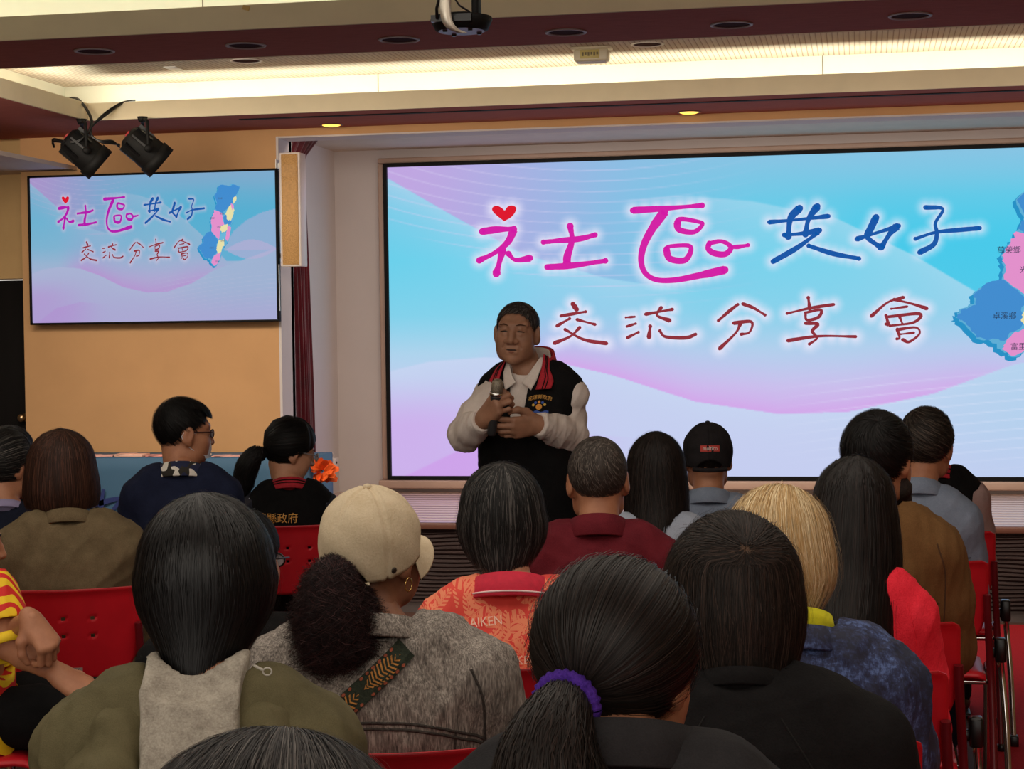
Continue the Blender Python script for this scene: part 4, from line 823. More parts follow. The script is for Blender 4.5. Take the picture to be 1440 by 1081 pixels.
def tail_hair(path, rad, n, width=0.0016, seg=12, seed=3, wave=0.0, colour=1.0, flat=1.0, frizz=0.0, hemjit=0.06):
    """a gathered tail: ribbons running along a path inside a changing radius"""
    r = np.random.default_rng(seed); P = np.array(spline(path, 6)); m = len(P); R = np.interp(np.linspace(0, 1, m), np.linspace(0, 1, len(rad)), rad)
    T = np.gradient(P, axis=0); T /= np.linalg.norm(T, axis=1, keepdims=True); A = np.cross(T, [0.02, 1, 0.05]); A /= np.linalg.norm(A, axis=1, keepdims=True); B = np.cross(T, A)
    V = []; F = []; C = []; k = 18
    th = np.linspace(0, 2*math.pi, k, endpoint=False); sh = P[:, None]+0.86*R[:, None, None]*(np.cos(th)[None, :, None]*A[:, None]+flat*np.sin(th)[None, :, None]*B[:, None]); e = 0.985; V.append(sh.reshape(-1, 3))
    i = (np.arange(m-1)*k)[:, None]; j = np.arange(k)[None, :]; F.append(np.stack([(i+j).ravel(), (i+(j+1) % k).ravel(), (i+k+(j+1) % k).ravel(), (i+k+j).ravel()], 1)); C.append(np.full(m*k, 0.1))
    a0 = r.uniform(0, 2*math.pi, n); rr = (0.78+0.30*r.random(n)); s1 = np.clip(1+r.normal(0, hemjit, n), 0.5, 1.0); s0 = r.random(n)*0.25; s = np.linspace(0, 1, seg+1)[None, :]; S = s0[:, None]+(s1-s0)[:, None]*s
    idx = S*(m-1); f = lambda Q: np.stack([np.interp(idx, np.arange(m), Q[:, c]) for c in range(3)], -1)
    ang = a0[:, None]+r.normal(0, 0.25, n)[:, None]*S+wave*np.sin(9*S+r.uniform(0, 6, n)[:, None]); RR = np.interp(idx, np.arange(m), R)*rr[:, None]
    if frizz: RR = RR*(1+frizz*np.sin(40*S+r.uniform(0, 6, n)[:, None])*r.random(n)[:, None]+frizz*1.2*(r.random(n)[:, None]-0.3)*S); ang = ang+frizz*1.2*np.sin(31*S+r.uniform(0, 6, n)[:, None])
    N = np.cos(ang)[..., None]*f(A)+flat*np.sin(ang)[..., None]*f(B); PP = f(P)+N*RR[..., None]; Tn = np.gradient(PP, axis=1); W = np.cross(Tn, N); W /= np.linalg.norm(W, axis=-1, keepdims=True)+1e-9; W = W+N*r.normal(0, 0.2, n)[:, None, None]; W /= np.linalg.norm(W, axis=-1, keepdims=True)
    wd = (width*(0.6+0.8*r.random(n)))[:, None]*np.where(s > 0.75, 1-(s-0.75)*3.2, 1.0); b = m*k; q = (seg+1)*2
    V.append(np.stack([PP-W*wd[..., None]/2, PP+W*wd[..., None]/2], 2).reshape(-1, 3)); i = (np.arange(n)*q)[:, None]+2*np.arange(seg)[None, :]+b; F.append(np.stack([i.ravel(), i.ravel()+1, i.ravel()+3, i.ravel()+2], 1)); C.append(np.repeat(r.random(n)**colour, q))
    return np.concatenate(V), np.concatenate(F), np.concatenate(C)
def hair_obj(name, VFC, m, parent, M=None, o=None):
    V, F, C = VFC
    if M is not None: V = V@np.array(M).T+np.array(o)
    me = mesh_np(name, V, F, True); a = me.attributes.new('strand', 'FLOAT', 'POINT'); a.data.foreach_set('value', (C*0.8).astype(np.float32)); return link(name, me, m, parent)
def radial_hair(sh, pole, covers, n, reach, width=0.0014, lift=0.006, seg=7, seed=5, colour=1.0, jit=0.03, start=0.0, c0=(0, -0.008, 0.03), swirl=0.0, stray=0.0, minlen=0.1):
    """ribbons that run from a whorl or a tie (pole direction) over the scalp ellipsoid; covers(points) says where hair grows"""
    r = np.random.default_rng(seed); pz = np.array(pole, float)/np.linalg.norm(pole); px = np.cross(pz, [0.3, 1, 0.2]); px /= np.linalg.norm(px); py = np.cross(pz, px)
    az = r.uniform(0, 2*math.pi, n); a0 = start+(reach-start)*r.random(n)*(0.85 if minlen < 1 else 0.0); a1 = np.minimum(a0+minlen*(0.6+0.8*r.random(n)) if minlen < 1 else np.full(n, reach)*(1+r.normal(0, 0.03, n)), reach*1.06)
    s = np.linspace(0, 1, seg+1)[None, :]; A = a0[:, None]+(a1-a0)[:, None]*s; Z = az[:, None]+r.normal(0, jit, n)[:, None]*s+swirl*(A-a0[:, None])
    D = np.cos(A)[..., None]*pz+np.sin(A)[..., None]*(np.cos(Z)[..., None]*px+np.sin(Z)[..., None]*py)
    rad = np.array(sh); base = 1/np.sqrt(((D/rad)**2).sum(-1)); up = (lift*r.random(n)**1.4)[:, None]*np.sin(np.pi*np.clip(0.15+0.8*s, 0, 1)); P = D*(base+up)[..., None]+np.array(c0)
    if stray: P = P+D*(np.where(r.random(n) < 0.05, stray*r.random(n), 0)[:, None]*np.sin(np.pi*s))[..., None]
    ok = covers(P); last = np.where(ok.all(1), seg, np.argmin(ok, axis=1)); keep = last >= 2; 
    ii = np.minimum(np.arange(seg+1)[None, :], np.maximum(last, 1)[:, None]-0); P = np.take_along_axis(P, ii[..., None].repeat(3, 2), 1)
    Tn = np.gradient(P, axis=1); W = np.cross(Tn, D); nW = np.linalg.norm(W, axis=-1, keepdims=True); W = W/(nW+1e-9)+D*r.normal(0, 0.15, n)[:, None, None]; wd = (width*(0.6+0.8*r.random(n)))[:, None]*np.where(s > 0.75, 1-(s-0.75)*2.6, 1.0)
    P, W, wd = P[keep], W[keep], wd[keep]; n = len(P); q = (seg+1)*2
    V = np.stack([P-W*wd[..., None]/2, P+W*wd[..., None]/2], 2).reshape(-1, 3); i = (np.arange(n)*q)[:, None]+2*np.arange(seg)[None, :]
    return V, np.stack([i.ravel(), i.ravel()+1, i.ravel()+3, i.ravel()+2], 1), np.repeat(r.random(n)**colour, q)
def join_vfc(*L):
    V = []; F = []; C = []; b = 0
    for v, f, c in L: V.append(v); F.append(f+b); C.append(c); b += len(v)
    return np.concatenate(V), np.concatenate(F), np.concatenate(C)
def scalp_shell(rad, c0, hem, seed=1, off=0.0, tone=0.1):
    """closed cap of hair on an ellipsoid down to the hairline table"""
    sh = Shell(c0[2]+rad[2], c0[2], (rad[0], rad[1]-c0[1], rad[1]+c0[1]), [(c0[2]-rad[2]*math.sin(b), rad[0]*math.cos(b), rad[1]*math.cos(b)-c0[1], rad[1]*math.cos(b)+c0[1]) for b in (0.25, 0.5, 0.75, 1.0, 1.2)], (0.0, 0.0))
    V, F, C = make_hair(sh, hem, 4, seed=seed, capoff=off); return V[:64*30], F[:64*29], np.full(64*30, tone)
def hairline(hem):
    ha = np.radians([h[0] for h in hem]); hz = np.array([h[1] for h in hem])
    return lambda P: P[..., 2] > np.interp(np.abs(np.arctan2(P[..., 0], P[..., 1])), ha, hz)
# ---------------------------------------------------------------- people
from mathutils.bvhtree import BVHTree
def torso(w, z0, zn, d=1.0, lean=0.055, belly=0.0, x0=0.0):
    H = zn-z0; q = lambda f: z0+f*H
    return [(q(0.0), x0, 0.005, 0.165*w, 0.125*d), (q(.12), x0, 0.0, 0.182*w, 0.135*d), (q(.30), x0, -lean*.2+belly*.3, 0.165*w, (0.122+belly*.5)*d), (q(.45), x0, -lean*.5+belly*.3, 0.160*w, (0.118+belly*.5)*d), (q(.66), x0, -lean*.9, 0.166*w, 0.118*d), (q(.80), x0, -lean, 0.160*w, 0.104*d), (q(.90), x0, -lean, 0.128*w, 0.080*d), (q(1.0), x0, -lean*.8, 0.062, 0.058)]
def shoulders(F, w, zn, lean, e, sl=1.0, k=0.035):
    for s in (-1, 1): F.path([(s*0.035, -lean*.85, zn-0.012), (s*0.105*w, -lean, zn-0.036*sl), (s*0.160*w, -lean, zn-0.080*sl)], [0.046+e*.6, 0.046+e, 0.052+e], k)
class Fig:
    """one figure: an Empty root, a skin body, clothes and hair as children; local +Y is where it faces"""
    def __init__(s, label, top, t, face=0.0, head=(0, 0, 0), w=1.0, lean=0.055, belly=0.0, skin=None, hs=1.0, hair_h=0.135, d=1.0, group=None, hoff=(0, 0.02), z0=0.455, jaw=1.0, shx=0.0, neckr=0.056, nl=0.150, crown=0.0, lids=False):
        wp = at(top[0], top[1], t); s.hs = hs; s.w = w; s.lean = lean; s.belly = belly; s.d = d; s.jaw = jaw; s.crown = crown; s.lids = lids; s.z0 = z0; s.nr = neckr
        s.th = wp[2]-hair_h*hs; s.zn = s.th-nl*hs; a = math.radians(face); s.rot = a
        s.hc = np.array((hoff[0], hoff[1], s.th)); c, n = math.cos(a), math.sin(a)
        s.base = np.array((wp[0]-(c*(hoff[0]-shx)-n*hoff[1]), wp[1]-(n*(hoff[0]-shx)+c*hoff[1]), 0.0)); s.hc[0] = hoff[0]-shx
        s.root = thing('person', label, 'person', s.base, a, group); s.M = rotm(*head)*hs; s.skin = skin or S_MID()
        s.sec = torso(w, z0, s.zn, d, lean, belly)
    def L(s, x, y, t):
        p = at(x, y, t)-s.base; c, n = math.cos(s.rot), math.sin(s.rot); return np.array((c*p[0]+n*p[1], -n*p[0]+c*p[1], p[2]))
    def arms(s, pose='lap'):
        w, zn, l = s.w, s.zn, s.lean; out = []
        for g in (-1, 1):
            sh = np.array((g*0.168*w, -l, zn-0.090))
            if pose == 'lap': el = np.array((g*0.208*w, 0.03, zn-0.345)); wr = np.array((g*0.09, 0.23, 0.655))
            elif pose == 'in': el = np.array((g*0.195*w, 0.05, zn-0.335)); wr = np.array((g*0.03, 0.22, 0.68))
            out.append((sh, el, wr))
        return out
    def body(s, arms, fine=0.0046, coarse=0.013, hands='rest', armh=None, hand_list=None, ar=1.0):
        hd = s.hc; F = Field(hd-np.array((.13, .15, .20))*s.hs, hd+np.array((.13, .15, .14))*s.hs, fine)
        head_field(F, hd, s.M, (0, -s.lean*.85, s.zn-0.03), s.nr, s.jaw, s.crown, s.lids); V, Q = F.mesh(1)
        zl = min(min(a[2][2] for a in arms), s.z0); P = np.array([p for a in arms for p in a])
        lo = np.minimum(P.min(0)-.07, [-.2*s.w, -.2, s.z0]); hi = np.maximum(P.max(0)+.07, [.2*s.w, .16, s.zn+.03])
        G = Field(lo, hi, armh or coarse); G.loft(s.sec, infl=-0.010); shoulders(G, s.w, s.zn, s.lean, -0.006); G.cap((0, -s.lean*.85, s.zn-0.06), (0, -s.lean*.6, s.zn+.02), s.nr*.98, s.nr*.95, .02)
        for sh, el, wr in arms: G.path([sh, el*.35+sh*.65, el], [.046*ar, .045*ar, .038*ar], .02); G.path([el, el*.6+wr*.4, wr], [.038*ar, .037*ar, .0265], .012)
        V2, Q2 = G.mesh(1); VV = [V, V2]; QQ = [Q, Q2+len(V)]; b = len(V)+len(V2)
        for i, (sh, el, wr) in enumerate(arms):
            if hand_list: (hv, hq), R, o = hand_list[i]
            else:
                hv, hq = hand(hands, i == 0 and False or i == 0); fw = (wr-el)/np.linalg.norm(wr-el); fw = fw*0.6+np.array((-(1 if i else -1)*0.35, 0.5, -0.15)); R = orient(fw, (0.0, 0.25, 1)); o = wr
            VV.append(hv@np.array(R).T+np.array(o)); QQ.append(hq+b); b += len(hv)
        o = link('body', mesh_np('body', np.concatenate(VV), np.concatenate(QQ), True), s.skin, s.root); return o
    def face_parts(s, brow=(40, 28, 22), iris=(40, 26, 18), lid=0.0):
        o = s.hc
        for g in (-1, 1):
            m = MB(); m.ball((g*0.031, 0.0775, 0.008), (0.0115, 0.0095, 0.0055), 8); e = link('eye', m.mesh('eye'), mat('eye_white', (205, 196, 188), 0.3), s.root)
            i = MB().ball((g*0.031, 0.0835, 0.0078), (0.0052, 0.0042, 0.0048), 8).build('iris', mat('iris_%d' % iris[0], iris, 0.2), e)
            b = MB().tube([(g*0.013, 0.0925, 0.027), (g*0.03, 0.0895, 0.0325), (g*0.048, 0.077, 0.029)], [0.0026, 0.0036, 0.0016], 7).build('eyebrow', mat('brow_%d' % brow[0], brow, 0.7), s.root)
            T = Matrix([list(s.M[r])+[o[r]] for r in range(3)]+[[0, 0, 0, 1]])
            for q in (e, b): q.data.transform(T)
            i.data.transform(T)
    def garment(s, name, m, arms, e=0.016, sleeve='long', zhem=None, h=0.0085, fold=0.004, seed=1, neck=0.066, cuff=None, extra=None, neckdrop=0.0, vee=0.0, freq=52.0, sl=1.0, armr=0.0, parent=None, shw=1.0):
        P = np.array([p for a in arms for p in a]); z0 = s.z0 if zhem is None else zhem
        if sleeve == 'none': lo = np.array([-.26*s.w, -.24-e, z0-.02]); hi = np.array([.26*s.w, .24+s.belly, s.zn+.06])
        else:
            lo = np.minimum(P.min(0)-.08, [-.2*s.w-e, -.24, z0-.02]); hi = np.maximum(P.max(0)+.08, [.2*s.w+e, .2+s.belly, s.zn+.06])
        F = Field(lo, hi, h); F.loft(s.sec, infl=e); shoulders(F, s.w*shw, s.zn, s.lean, e if shw == 1 else e-.006, sl*shw)
        if sleeve != 'none':
            for i, (sh, el, wr) in enumerate(arms):
                q = el*.5+sh*.5
                if sleeve == 'long': F.path([sh, q, el, el*.55+wr*.45, wr], [.052+e+armr, .051+e+armr, .046+e*.8+armr, .043+e*.8+armr*.8, .034+e*.6+armr*.6], .022)
                else: q2 = sh+(el-sh)*(cuff or .62); F.path([sh, q, q2], [.053+e, .053+e, .052+e], .022)
        if extra: extra(F)
        # neck hole, hem
        ny = -s.lean*.75; F.cap((0, ny, s.zn-0.02-neckdrop), (0, ny-0.0, s.zn+0.12), neck, neck, .006, True)
        if vee: F.path([(0, ny+.04, s.zn-.01), (0, .17, s.zn-vee)], [.055, .016], .006, True)
        if sleeve == 'long':
            for sh, el, wr in arms: d = (wr-el)/np.linalg.norm(wr-el); F.cap(wr+d*0.072, wr+d*.18, .076, .076, .003, True)
        if sleeve == 'short':
            for sh, el, wr in arms: d = (el-sh)/np.linalg.norm(el-sh); q2 = sh+(el-sh)*(cuff or .62); F.cap(q2+d*.05, q2+d*.14, .085, .085, .003, True)
        V, Q = F.mesh(1); V = wrinkle(V, Q, fold, seed, freq); s.bvh = BVHTree.FromPolygons([tuple(v) for v in V], [tuple(map(int, q)) for q in Q])
        return link(name, mesh_np(name, V, Q, True), m, parent or s.root)
    def lower(s, m, shoe=None, spread=1.0, knees=None):
        F = Field((-.34, -.2, .04), (.34, .62, .66), 0.014); z = s.z0+0.085
        F.ell((0, 0.01, z), (.175*s.w, .13, .10), .03)
        for g in (-1, 1):
            hp = (g*.09, .02, z); kn = (g*.115*spread, .42, .515); an = (g*.12*spread, .40, .09); F.path([hp, (g*.105*spread, .2, .53), kn], [.088, .082, .066], .03); F.path([kn, (g*.118*spread, .40, .33), an], [.066, .062, .046], .02)
        V, Q = F.mesh(1); V = wrinkle(V, Q, .004, 3); link('trousers', mesh_np('trousers', V, Q, True), m, s.root)
        for g in (-1, 1):
            mb = MB().ball((g*.12*spread, .455, .052), (.044, .125, .045), 8); mb.rbox((g*.12*spread-.042, .335, .001), (g*.12*spread+.042, .575, .022), .01, 2); mb.build('shoe', shoe or mat('black_shoe', (26, 24, 24), 0.4), s.root)
    def collar(s, m, h=0.045, r=0.068, flare=0.018, drop=0.04, gap=28, tilt=0.022, z=0.0, name='collar', stripe=None, ry=1.0, y=0.0, wob=0.0):
        n = 44; prof = [(0.0, -0.012), (-0.003, h*.7), (0.0, h), (flare*.45, h+.003), (flare, h-drop*.55), (flare*1.35, h-drop), (flare*1.3, h-drop-.004), (flare*.8, h-drop*.6), (0.004, h-.012), (0.004, -0.012)]
        V = []; a0 = math.radians(gap); cy = -s.lean*.75+y
        for i in range(n+1):
            a = a0+(2*math.pi-2*a0)*i/n; tl = -tilt*math.cos(a)-0.012*(1+math.cos(a))
            for pr, pz in prof: k = 1+wob*math.sin(a*5+1); V.append(((r+pr*k)*math.sin(a), cy+(r*ry+pr*k)*math.cos(a), s.zn+z-.006+pz+tl))
        k = len(prof); F = [(i*k+j, i*k+(j+1) % k, (i+1)*k+(j+1) % k, (i+1)*k+j) for i in range(n) for j in range(k)]; F += [tuple(range(k))[::-1], tuple(range(n*k, n*k+k))]
        o = link(name, mesh_np(name, np.array(V), F, True), m, s.root)
        if stripe:
            for jz, c in stripe:
                mb = MB(); P = []
                for i in range(n+1):
                    a = a0+(2*math.pi-2*a0)*i/n; tl = -tilt*math.cos(a)-0.012*(1+math.cos(a)); u = jz; pr = flare*(.45+.9*u)+.0012; pz = h+.003-(drop+.003)*u; P.append(((r+pr)*math.sin(a), cy+(r*ry+pr)*math.cos(a), s.zn+z-.006+pz+tl))
                mb.tube(P, 0.0022, 6).build('collar_stripe', c, o)
        return o
    def drape(s, name, pts, faces, m, lift=0.002, front=False, parent=None, smooth=False):
        """flat (x,z) figure pressed onto the last garment from behind or in front"""
        V = []
        for x, z in pts:
            o = Vector((x, 1.0 if front else -1.0, z)); hit = s.bvh.ray_cast(o, Vector((0, -1.0 if front else 1.0, 0)))
            V.append(tuple(hit[0]+Vector((0, lift if front else -lift, 0))) if hit[0] else (x, 0.0, z))
        return link(name, mesh_np(name, np.array(V), faces, smooth), m, parent or s.root)
    def seam(s, name, pts, r, m, front=False, parent=None, lift=0.0):
        P = []
        for x, z in spline(pts, 8):
            hit = s.bvh.ray_cast(Vector((x, 1.0 if front else -1.0, z)), Vector((0, -1.0 if front else 1.0, 0)))
            if hit[0]: P.append(hit[0]+Vector((0, lift if front else -lift, 0)))
        return MB().tube(P, r, 6).build(name, m, parent or s.root) if len(P) > 2 else None
    def text(s, txt, x, z, size, m, front=False, rot=0.0, parent=None, arc=0.0, lift=0.0025, name='lettering'):
        me = font_mesh(txt, size); c, n = math.cos(rot), math.sin(rot); P = []
        for v in me.vertices:
            u, w_ = v.co.x, v.co.y-arc*v.co.x**2; u2, w2 = c*u-n*w_, n*u+c*w_; P.append((x+(-u2 if front else u2), z+w2))
        F = [tuple(p.vertices) for p in me.polygons]; bpy.data.meshes.remove(me); return s.drape(name, P, F, m, lift, front, parent)
    def hair(s, VFC, m, name='hair', parent=None): return hair_obj(name, VFC, m, parent or s.root, s.M, s.hc)
    def to_head(s, o):
        o.data.transform(Matrix([list(s.M[r])+[s.hc[r]] for r in range(3)]+[[0, 0, 0, 1]])); return o
    def glasses(s, col=(60, 26, 24)):
        M_ = mat('spectacle_frame_%d' % col[0], col, 0.3); P = []
        fr = MB(); 
        for g in (-1, 1):
            pts = [(g*(0.033+0.021*math.cos(a)*(1-.1*math.sin(a)**2)), 0.108-0.25*abs(0.021*math.cos(a)+0.0)*0.3, 0.006+0.016*math.sin(a)) for a in np.linspace(0, 2*math.pi, 21)]
            fr.tube(pts, 0.0022, 6)
        fr.tube([(-0.012, 0.108, 0.010), (0, 0.110, 0.012), (0.012, 0.108, 0.010)], 0.0018, 6); o = fr.build('glasses', M_, s.root)
        for g in (-1, 1):
            t_ = MB().tube([(g*0.054, 0.105, 0.012), (g*0.073, 0.095, 0.014), (g*0.082, 0.03, 0.012), (g*0.084, -0.01, 0.012), (g*0.082, -0.03, -0.006)], 0.0022, 6).build('temple', M_, o); s.to_head(t_)
            l = MB().lathe([(0.0, 0.0), (0.0185, 0.0)], 18, Matrix.Translation((g*0.033, 0.108, 0.006)) @ Matrix.Rotation(math.radians(90), 4, 'X')).build('spectacle_lens', mat('lens_glass', (200, 205, 215), 0.05, spec=0.8), o); s.to_head(l)
        return s.to_head(o)
SKULL = ((0.0765, 0.0945, 0.0865), (0, -0.010, 0.034))
MEN_HEM = [(0, 0.085), (28, 0.088), (48, 0.055), (62, 0.030), (74, 0.000), (84, 0.012), (98, 0.020), (108, -0.012), (128, -0.062), (180, -0.086)]
def mens_hair(n, lift, length, pole=(0.02, -0.55, 0.8), seed=1, hem=MEN_HEM, thick=0.006, swirl=0.5, width=0.0011, colour=1.0, tone=0.25, topthick=0.0):
    rad = np.array(SKULL[0])+np.array((thick, thick, thick+topthick)); c0 = SKULL[1]
    cap_ = scalp_shell(rad-0.0015, c0, hem, seed, tone=tone); rib = radial_hair(rad-0.001, pole, hairline([(a, z-0.004) for a, z in hem]), n, 2.5, width, lift, 5, seed, colour, 0.05, 0.0, c0, swirl, minlen=length)
    return join_vfc(cap_, rib)
H_BLACK = hair_mat('black', (14, 13, 13), (34, 31, 31)); H_DKBROWN = hair_mat('dark_brown', (22, 16, 15), (48, 37, 33)); H_BROWN = hair_mat('chestnut', (48, 29, 22), (92, 58, 44))
H_SALT = hair_mat('salt_and_pepper', (30, 29, 29), (106, 102, 99)); H_GREY = hair_mat('iron_grey', (50, 48, 48), (112, 107, 103)); H_BLONDE = hair_mat('straw_blonde', (196, 160, 108), (248, 230, 188)); H_PLUM = hair_mat('dark_plum_brown', (30, 18, 20), (84, 55, 55)); H_ASH = hair_mat('ash_brown', (34, 29, 26), (88, 77, 68))
T_BLACK = fabric('black_cloth', (24, 23, 24), (14, 14, 15)); T_NAVYT = fabric('navy_trouser_cloth', (30, 34, 48), (20, 22, 32)); T_GREYT = fabric('grey_trouser_cloth', (70, 68, 68), (50, 48, 48)); T_KHAKI = fabric('khaki_trouser_cloth', (100, 86, 66), (78, 66, 50))
PEOPLE = {}
# --- woman with the brown bob, olive shirt
f = Fig('woman with a chestnut bob in a baggy olive shirt, sitting near the left wall', (85, 603), 5.65, face=20, w=0.91, shx=0.027, hair_h=0.137, skin=S_FAIR()); PEOPLE['bob_brown'] = f
a = f.arms(); f.body(a); f.face_parts(); f.garment('shirt', fabric('olive_cotton', (116, 100, 76), (88, 75, 54), scale=9, bump=0.6), a, e=0.026, fold=0.007, seed=4, armr=0.012); f.collar(fabric('olive_cotton', (1, 1, 1)), h=0.035, flare=0.022, drop=0.035)
f.lower(T_KHAKI)
sh = Shell(0.137, 0.03, (0.104, 0.118, 0.10), [(-0.02, 0.114, 0.122, 0.10), (-0.07, 0.117, 0.118, 0.10), (-0.112, 0.108, 0.104, 0.09)], (0.1, 0.2))
f.hair(make_hair(sh, [(0, 0.05), (30, 0.045), (45, -0.02), (55, -0.10), (180, -0.112)], 3200, rootspread=0.75, width=0.0015, lift=0.005, seed=2, jit=0.04, clump=0.3), H_BROWN)
f.lower
# --- man with glasses and mask, navy shirt
f = Fig('man in glasses and face mask with a navy shirt and patterned white collar', (256, 561), 6.6, face=16, head=(-68, -4, 2), w=0.90, hs=0.95, hair_h=0.132, skin=S_MID()); PEOPLE['mask'] = f
a = f.arms(); f.body(a); f.face_parts(); f.garment('shirt', fabric('navy_cotton', (36, 42, 66), (26, 30, 50), scale=8), a, e=0.018, seed=8, fold=0.005, sl=0.9)
def patch_mat():
    m = bpy.data.materials.new('white_indigo_print'); m.use_nodes = True; t = NT(m); v = t.coords('Object'); n1 = t.noise(v, 26, 0); n2 = t.noise(t.coords('Object', (1.3, 1, 1.1)), 34, 0)
    c = t.ramp(n1, [(0.495, lin((232, 226, 214))), (0.51, lin((28, 36, 70)))]); t.color(t.mix(t.ramp(n2, [(0.60, (0, 0, 0)), (0.615, (1, 1, 1))]), c, lin((44, 40, 34)))); t.b.inputs['Roughness'].default_value = 0.85; return m
f.collar(patch_mat(), h=0.042, r=0.068, flare=0.026, drop=0.046, gap=20, tilt=0.014); f.lower(T_NAVYT)
f.hair(mens_hair(3200, 0.009, 0.5, (0.01, -0.35, 0.95), 3, hem=[(0, 0.072), (28, 0.075), (46, 0.05), (60, 0.046), (76, 0.020), (88, 0.018), (100, 0.010), (112, -0.020), (135, -0.048), (180, -0.056)], thick=0.012, topthick=0.006), H_BLACK)
fr = make_hair(Shell(0.135, 0.05, (0.088, 0.10, 0.112), [(0.02, 0.09, 0.1, 0.118)]), [(0, 0.062), (40, 0.07), (60, 0.10), (180, 0.11)], 500, rootspread=0.5, width=0.0022, lift=0.006, seed=9); f.hair(fr, H_BLACK, 'fringe')
f.glasses()
mk = MB(); n = 12; V = []
for i in range(n+1):
    u = -1+2*i/n
    for j in range(7):
        q = j/6; V.append((u*0.068*(1-0.14*(1-q)), 0.119-0.046*u*u-0.010*abs(q-0.55)*2*(1-u*u)-0.002*(j % 2), 0.000-0.088*q))
mk.add(V, [(i*7+j, (i+1)*7+j, (i+1)*7+j+1, i*7+j+1) for i in range(n) for j in range(6)], True)
o = f.to_head(mk.build('face_mask', mat('mask_white', (214, 214, 218), 0.8), f.root))
for g in (-1, 1):
    for z, z2 in ((-0.004, 0.018), (-0.078, -0.034)): f.to_head(MB().tube([(g*0.067, 0.074, z), (g*0.078, 0.02, (z+z2)/2), (g*0.085, -0.016, z2)], 0.0016, 6).build('ear_loop', mat('mask_white', (1, 1, 1)), o))
    f.to_head(MB().tube([(g*0.085, -0.016, 0.018), (g*0.089, -0.030, -0.006), (g*0.085, -0.016, -0.034)], 0.0016, 6).build('ear_loop', mat('mask_white', (1, 1, 1)), o))
# --- woman with low ponytail, black vest with gold characters
f = Fig('woman in glasses with a low ponytail and a black vest with gold characters', (407, 590), 7.40, face=16, head=(-72, -16, 4), w=0.86, hair_h=0.130, skin=S_FAIR()); PEOPLE['vest'] = f
a = f.arms('in'); f.body(a); f.face_parts()
def dots_mat():
    m = bpy.data.materials.new('navy_dotted_cloth'); m.use_nodes = True; t = NT(m); v = t.coords('Object'); vo = t.n('ShaderNodeTexVoronoi'); vo.inputs['Scale'].default_value = 42; vo.inputs['Randomness'].default_value = 0.25; t.link(v, vo.inputs['Vector'])
    t.color(t.ramp(vo.outputs['Distance'], [(0.17, lin((170, 172, 190))), (0.22, lin((24, 26, 42)))])); t.b.inputs['Roughness'].default_value = 0.85; return m
f.garment('blouse', dots_mat(), a, e=0.012, seed=5); f.garment('vest', T_BLACK, a, e=0.026, sleeve='none', seed=6, fold=0.004, shw=0.82)
GOLD = mat('gold_embroidery', (216, 158, 62), 0.5, var=0.2, scale=120)
f.text('花蓮縣政府', -0.070, f.zn-0.105, 0.042, GOLD)
RED_STRIPE = mat('red_woven_collar', (176, 28, 44), 0.8, var=0.15, scale=90, stretch=(1, 1, 3))
f.collar(RED_STRIPE, h=0.040, flare=0.020, drop=0.038, stripe=[(0.3, M_BLACK), (0.55, M_BLACK)]); f.lower(T_BLACK)
f.hair(mens_hair(3400, 0.010, 1.2, (-0.05, -0.95, -0.30), 7, hem=[(0, 0.075), (25, 0.07), (45, 0.03), (62, 0.012), (80, 0.006), (95, -0.005), (110, -0.055), (140, -0.075), (180, -0.085)], thick=0.013, swirl=0.05, topthick=0.008), H_BLACK)
f.hair(tail_hair([(0, -0.10, -0.040), (0.005, -0.135, -0.045), (0.0, -0.155, -0.10), (-0.01, -0.150, -0.18), (-0.005, -0.140, -0.245)], [0.024, 0.036, 0.046, 0.040, 0.016], 1300, seed=4, wave=0.35, frizz=0.10), H_BLACK, 'ponytail')
f.to_head(MB().tube([(0.026*math.cos(q), -0.118-0.004*math.sin(q), -0.042+0.026*math.sin(q)) for q in np.linspace(0, 6.3, 20)], 0.006, 8).build('hair_tie', mat('grey_hair_tie', (96, 94, 98), 0.8), f.root)); f.glasses((150, 140, 140))
# --- woman with black bob, olive jacket over a grey hood
f = Fig('woman with a glossy black bob in an olive jacket over a grey hood', (287, 693), 2.85, face=12, w=0.97, nl=0.166, hair_h=0.134, skin=S_FAIR(), head=(-4, -4, 0), hoff=(0.0, 0.03)); PEOPLE['bob_black'] = f
a = f.arms(); f.body(a); f.face_parts()
M_OLIVE = fabric('olive_nylon', (112, 104, 76), (86, 80, 56), scale=7, weave=600, bump=0.35, rough=0.75)
f.garment('jacket', M_OLIVE, a, e=0.028, fold=0.008, seed=12, h=0.0075, armr=0.010, neck=0.085, freq=40)
f.lower(T_BLACK)
f.garment('grey_hood', fabric('grey_marl_jersey', (186, 178, 164), (140, 132, 120), scale=40, weave=300, bump=0.5), a, e=0.050, sleeve='none', zhem=f.zn-0.36, fold=0.004, seed=13, h=0.0065, neck=0.060, freq=34,
    extra=lambda F: (F.half((0.070, 0, f.zn-0.05), (1, 0, -0.06)), F.half((-0.070, 0, f.zn-0.05), (-1, 0, -0.06)), F.half((0, -0.02, f.zn), (0, 1, 0.2)), F.ell((0, -0.125, f.zn-0.085), (0.072, 0.045, 0.085), 0.03), F.cap((-0.06, -0.065, f.zn-0.015), (0.06, -0.065, f.zn-0.015), 0.034, 0.034, 0.03), F.ell((0.01, -0.150, f.zn-0.20), (0.066, 0.022, 0.11), 0.03)))
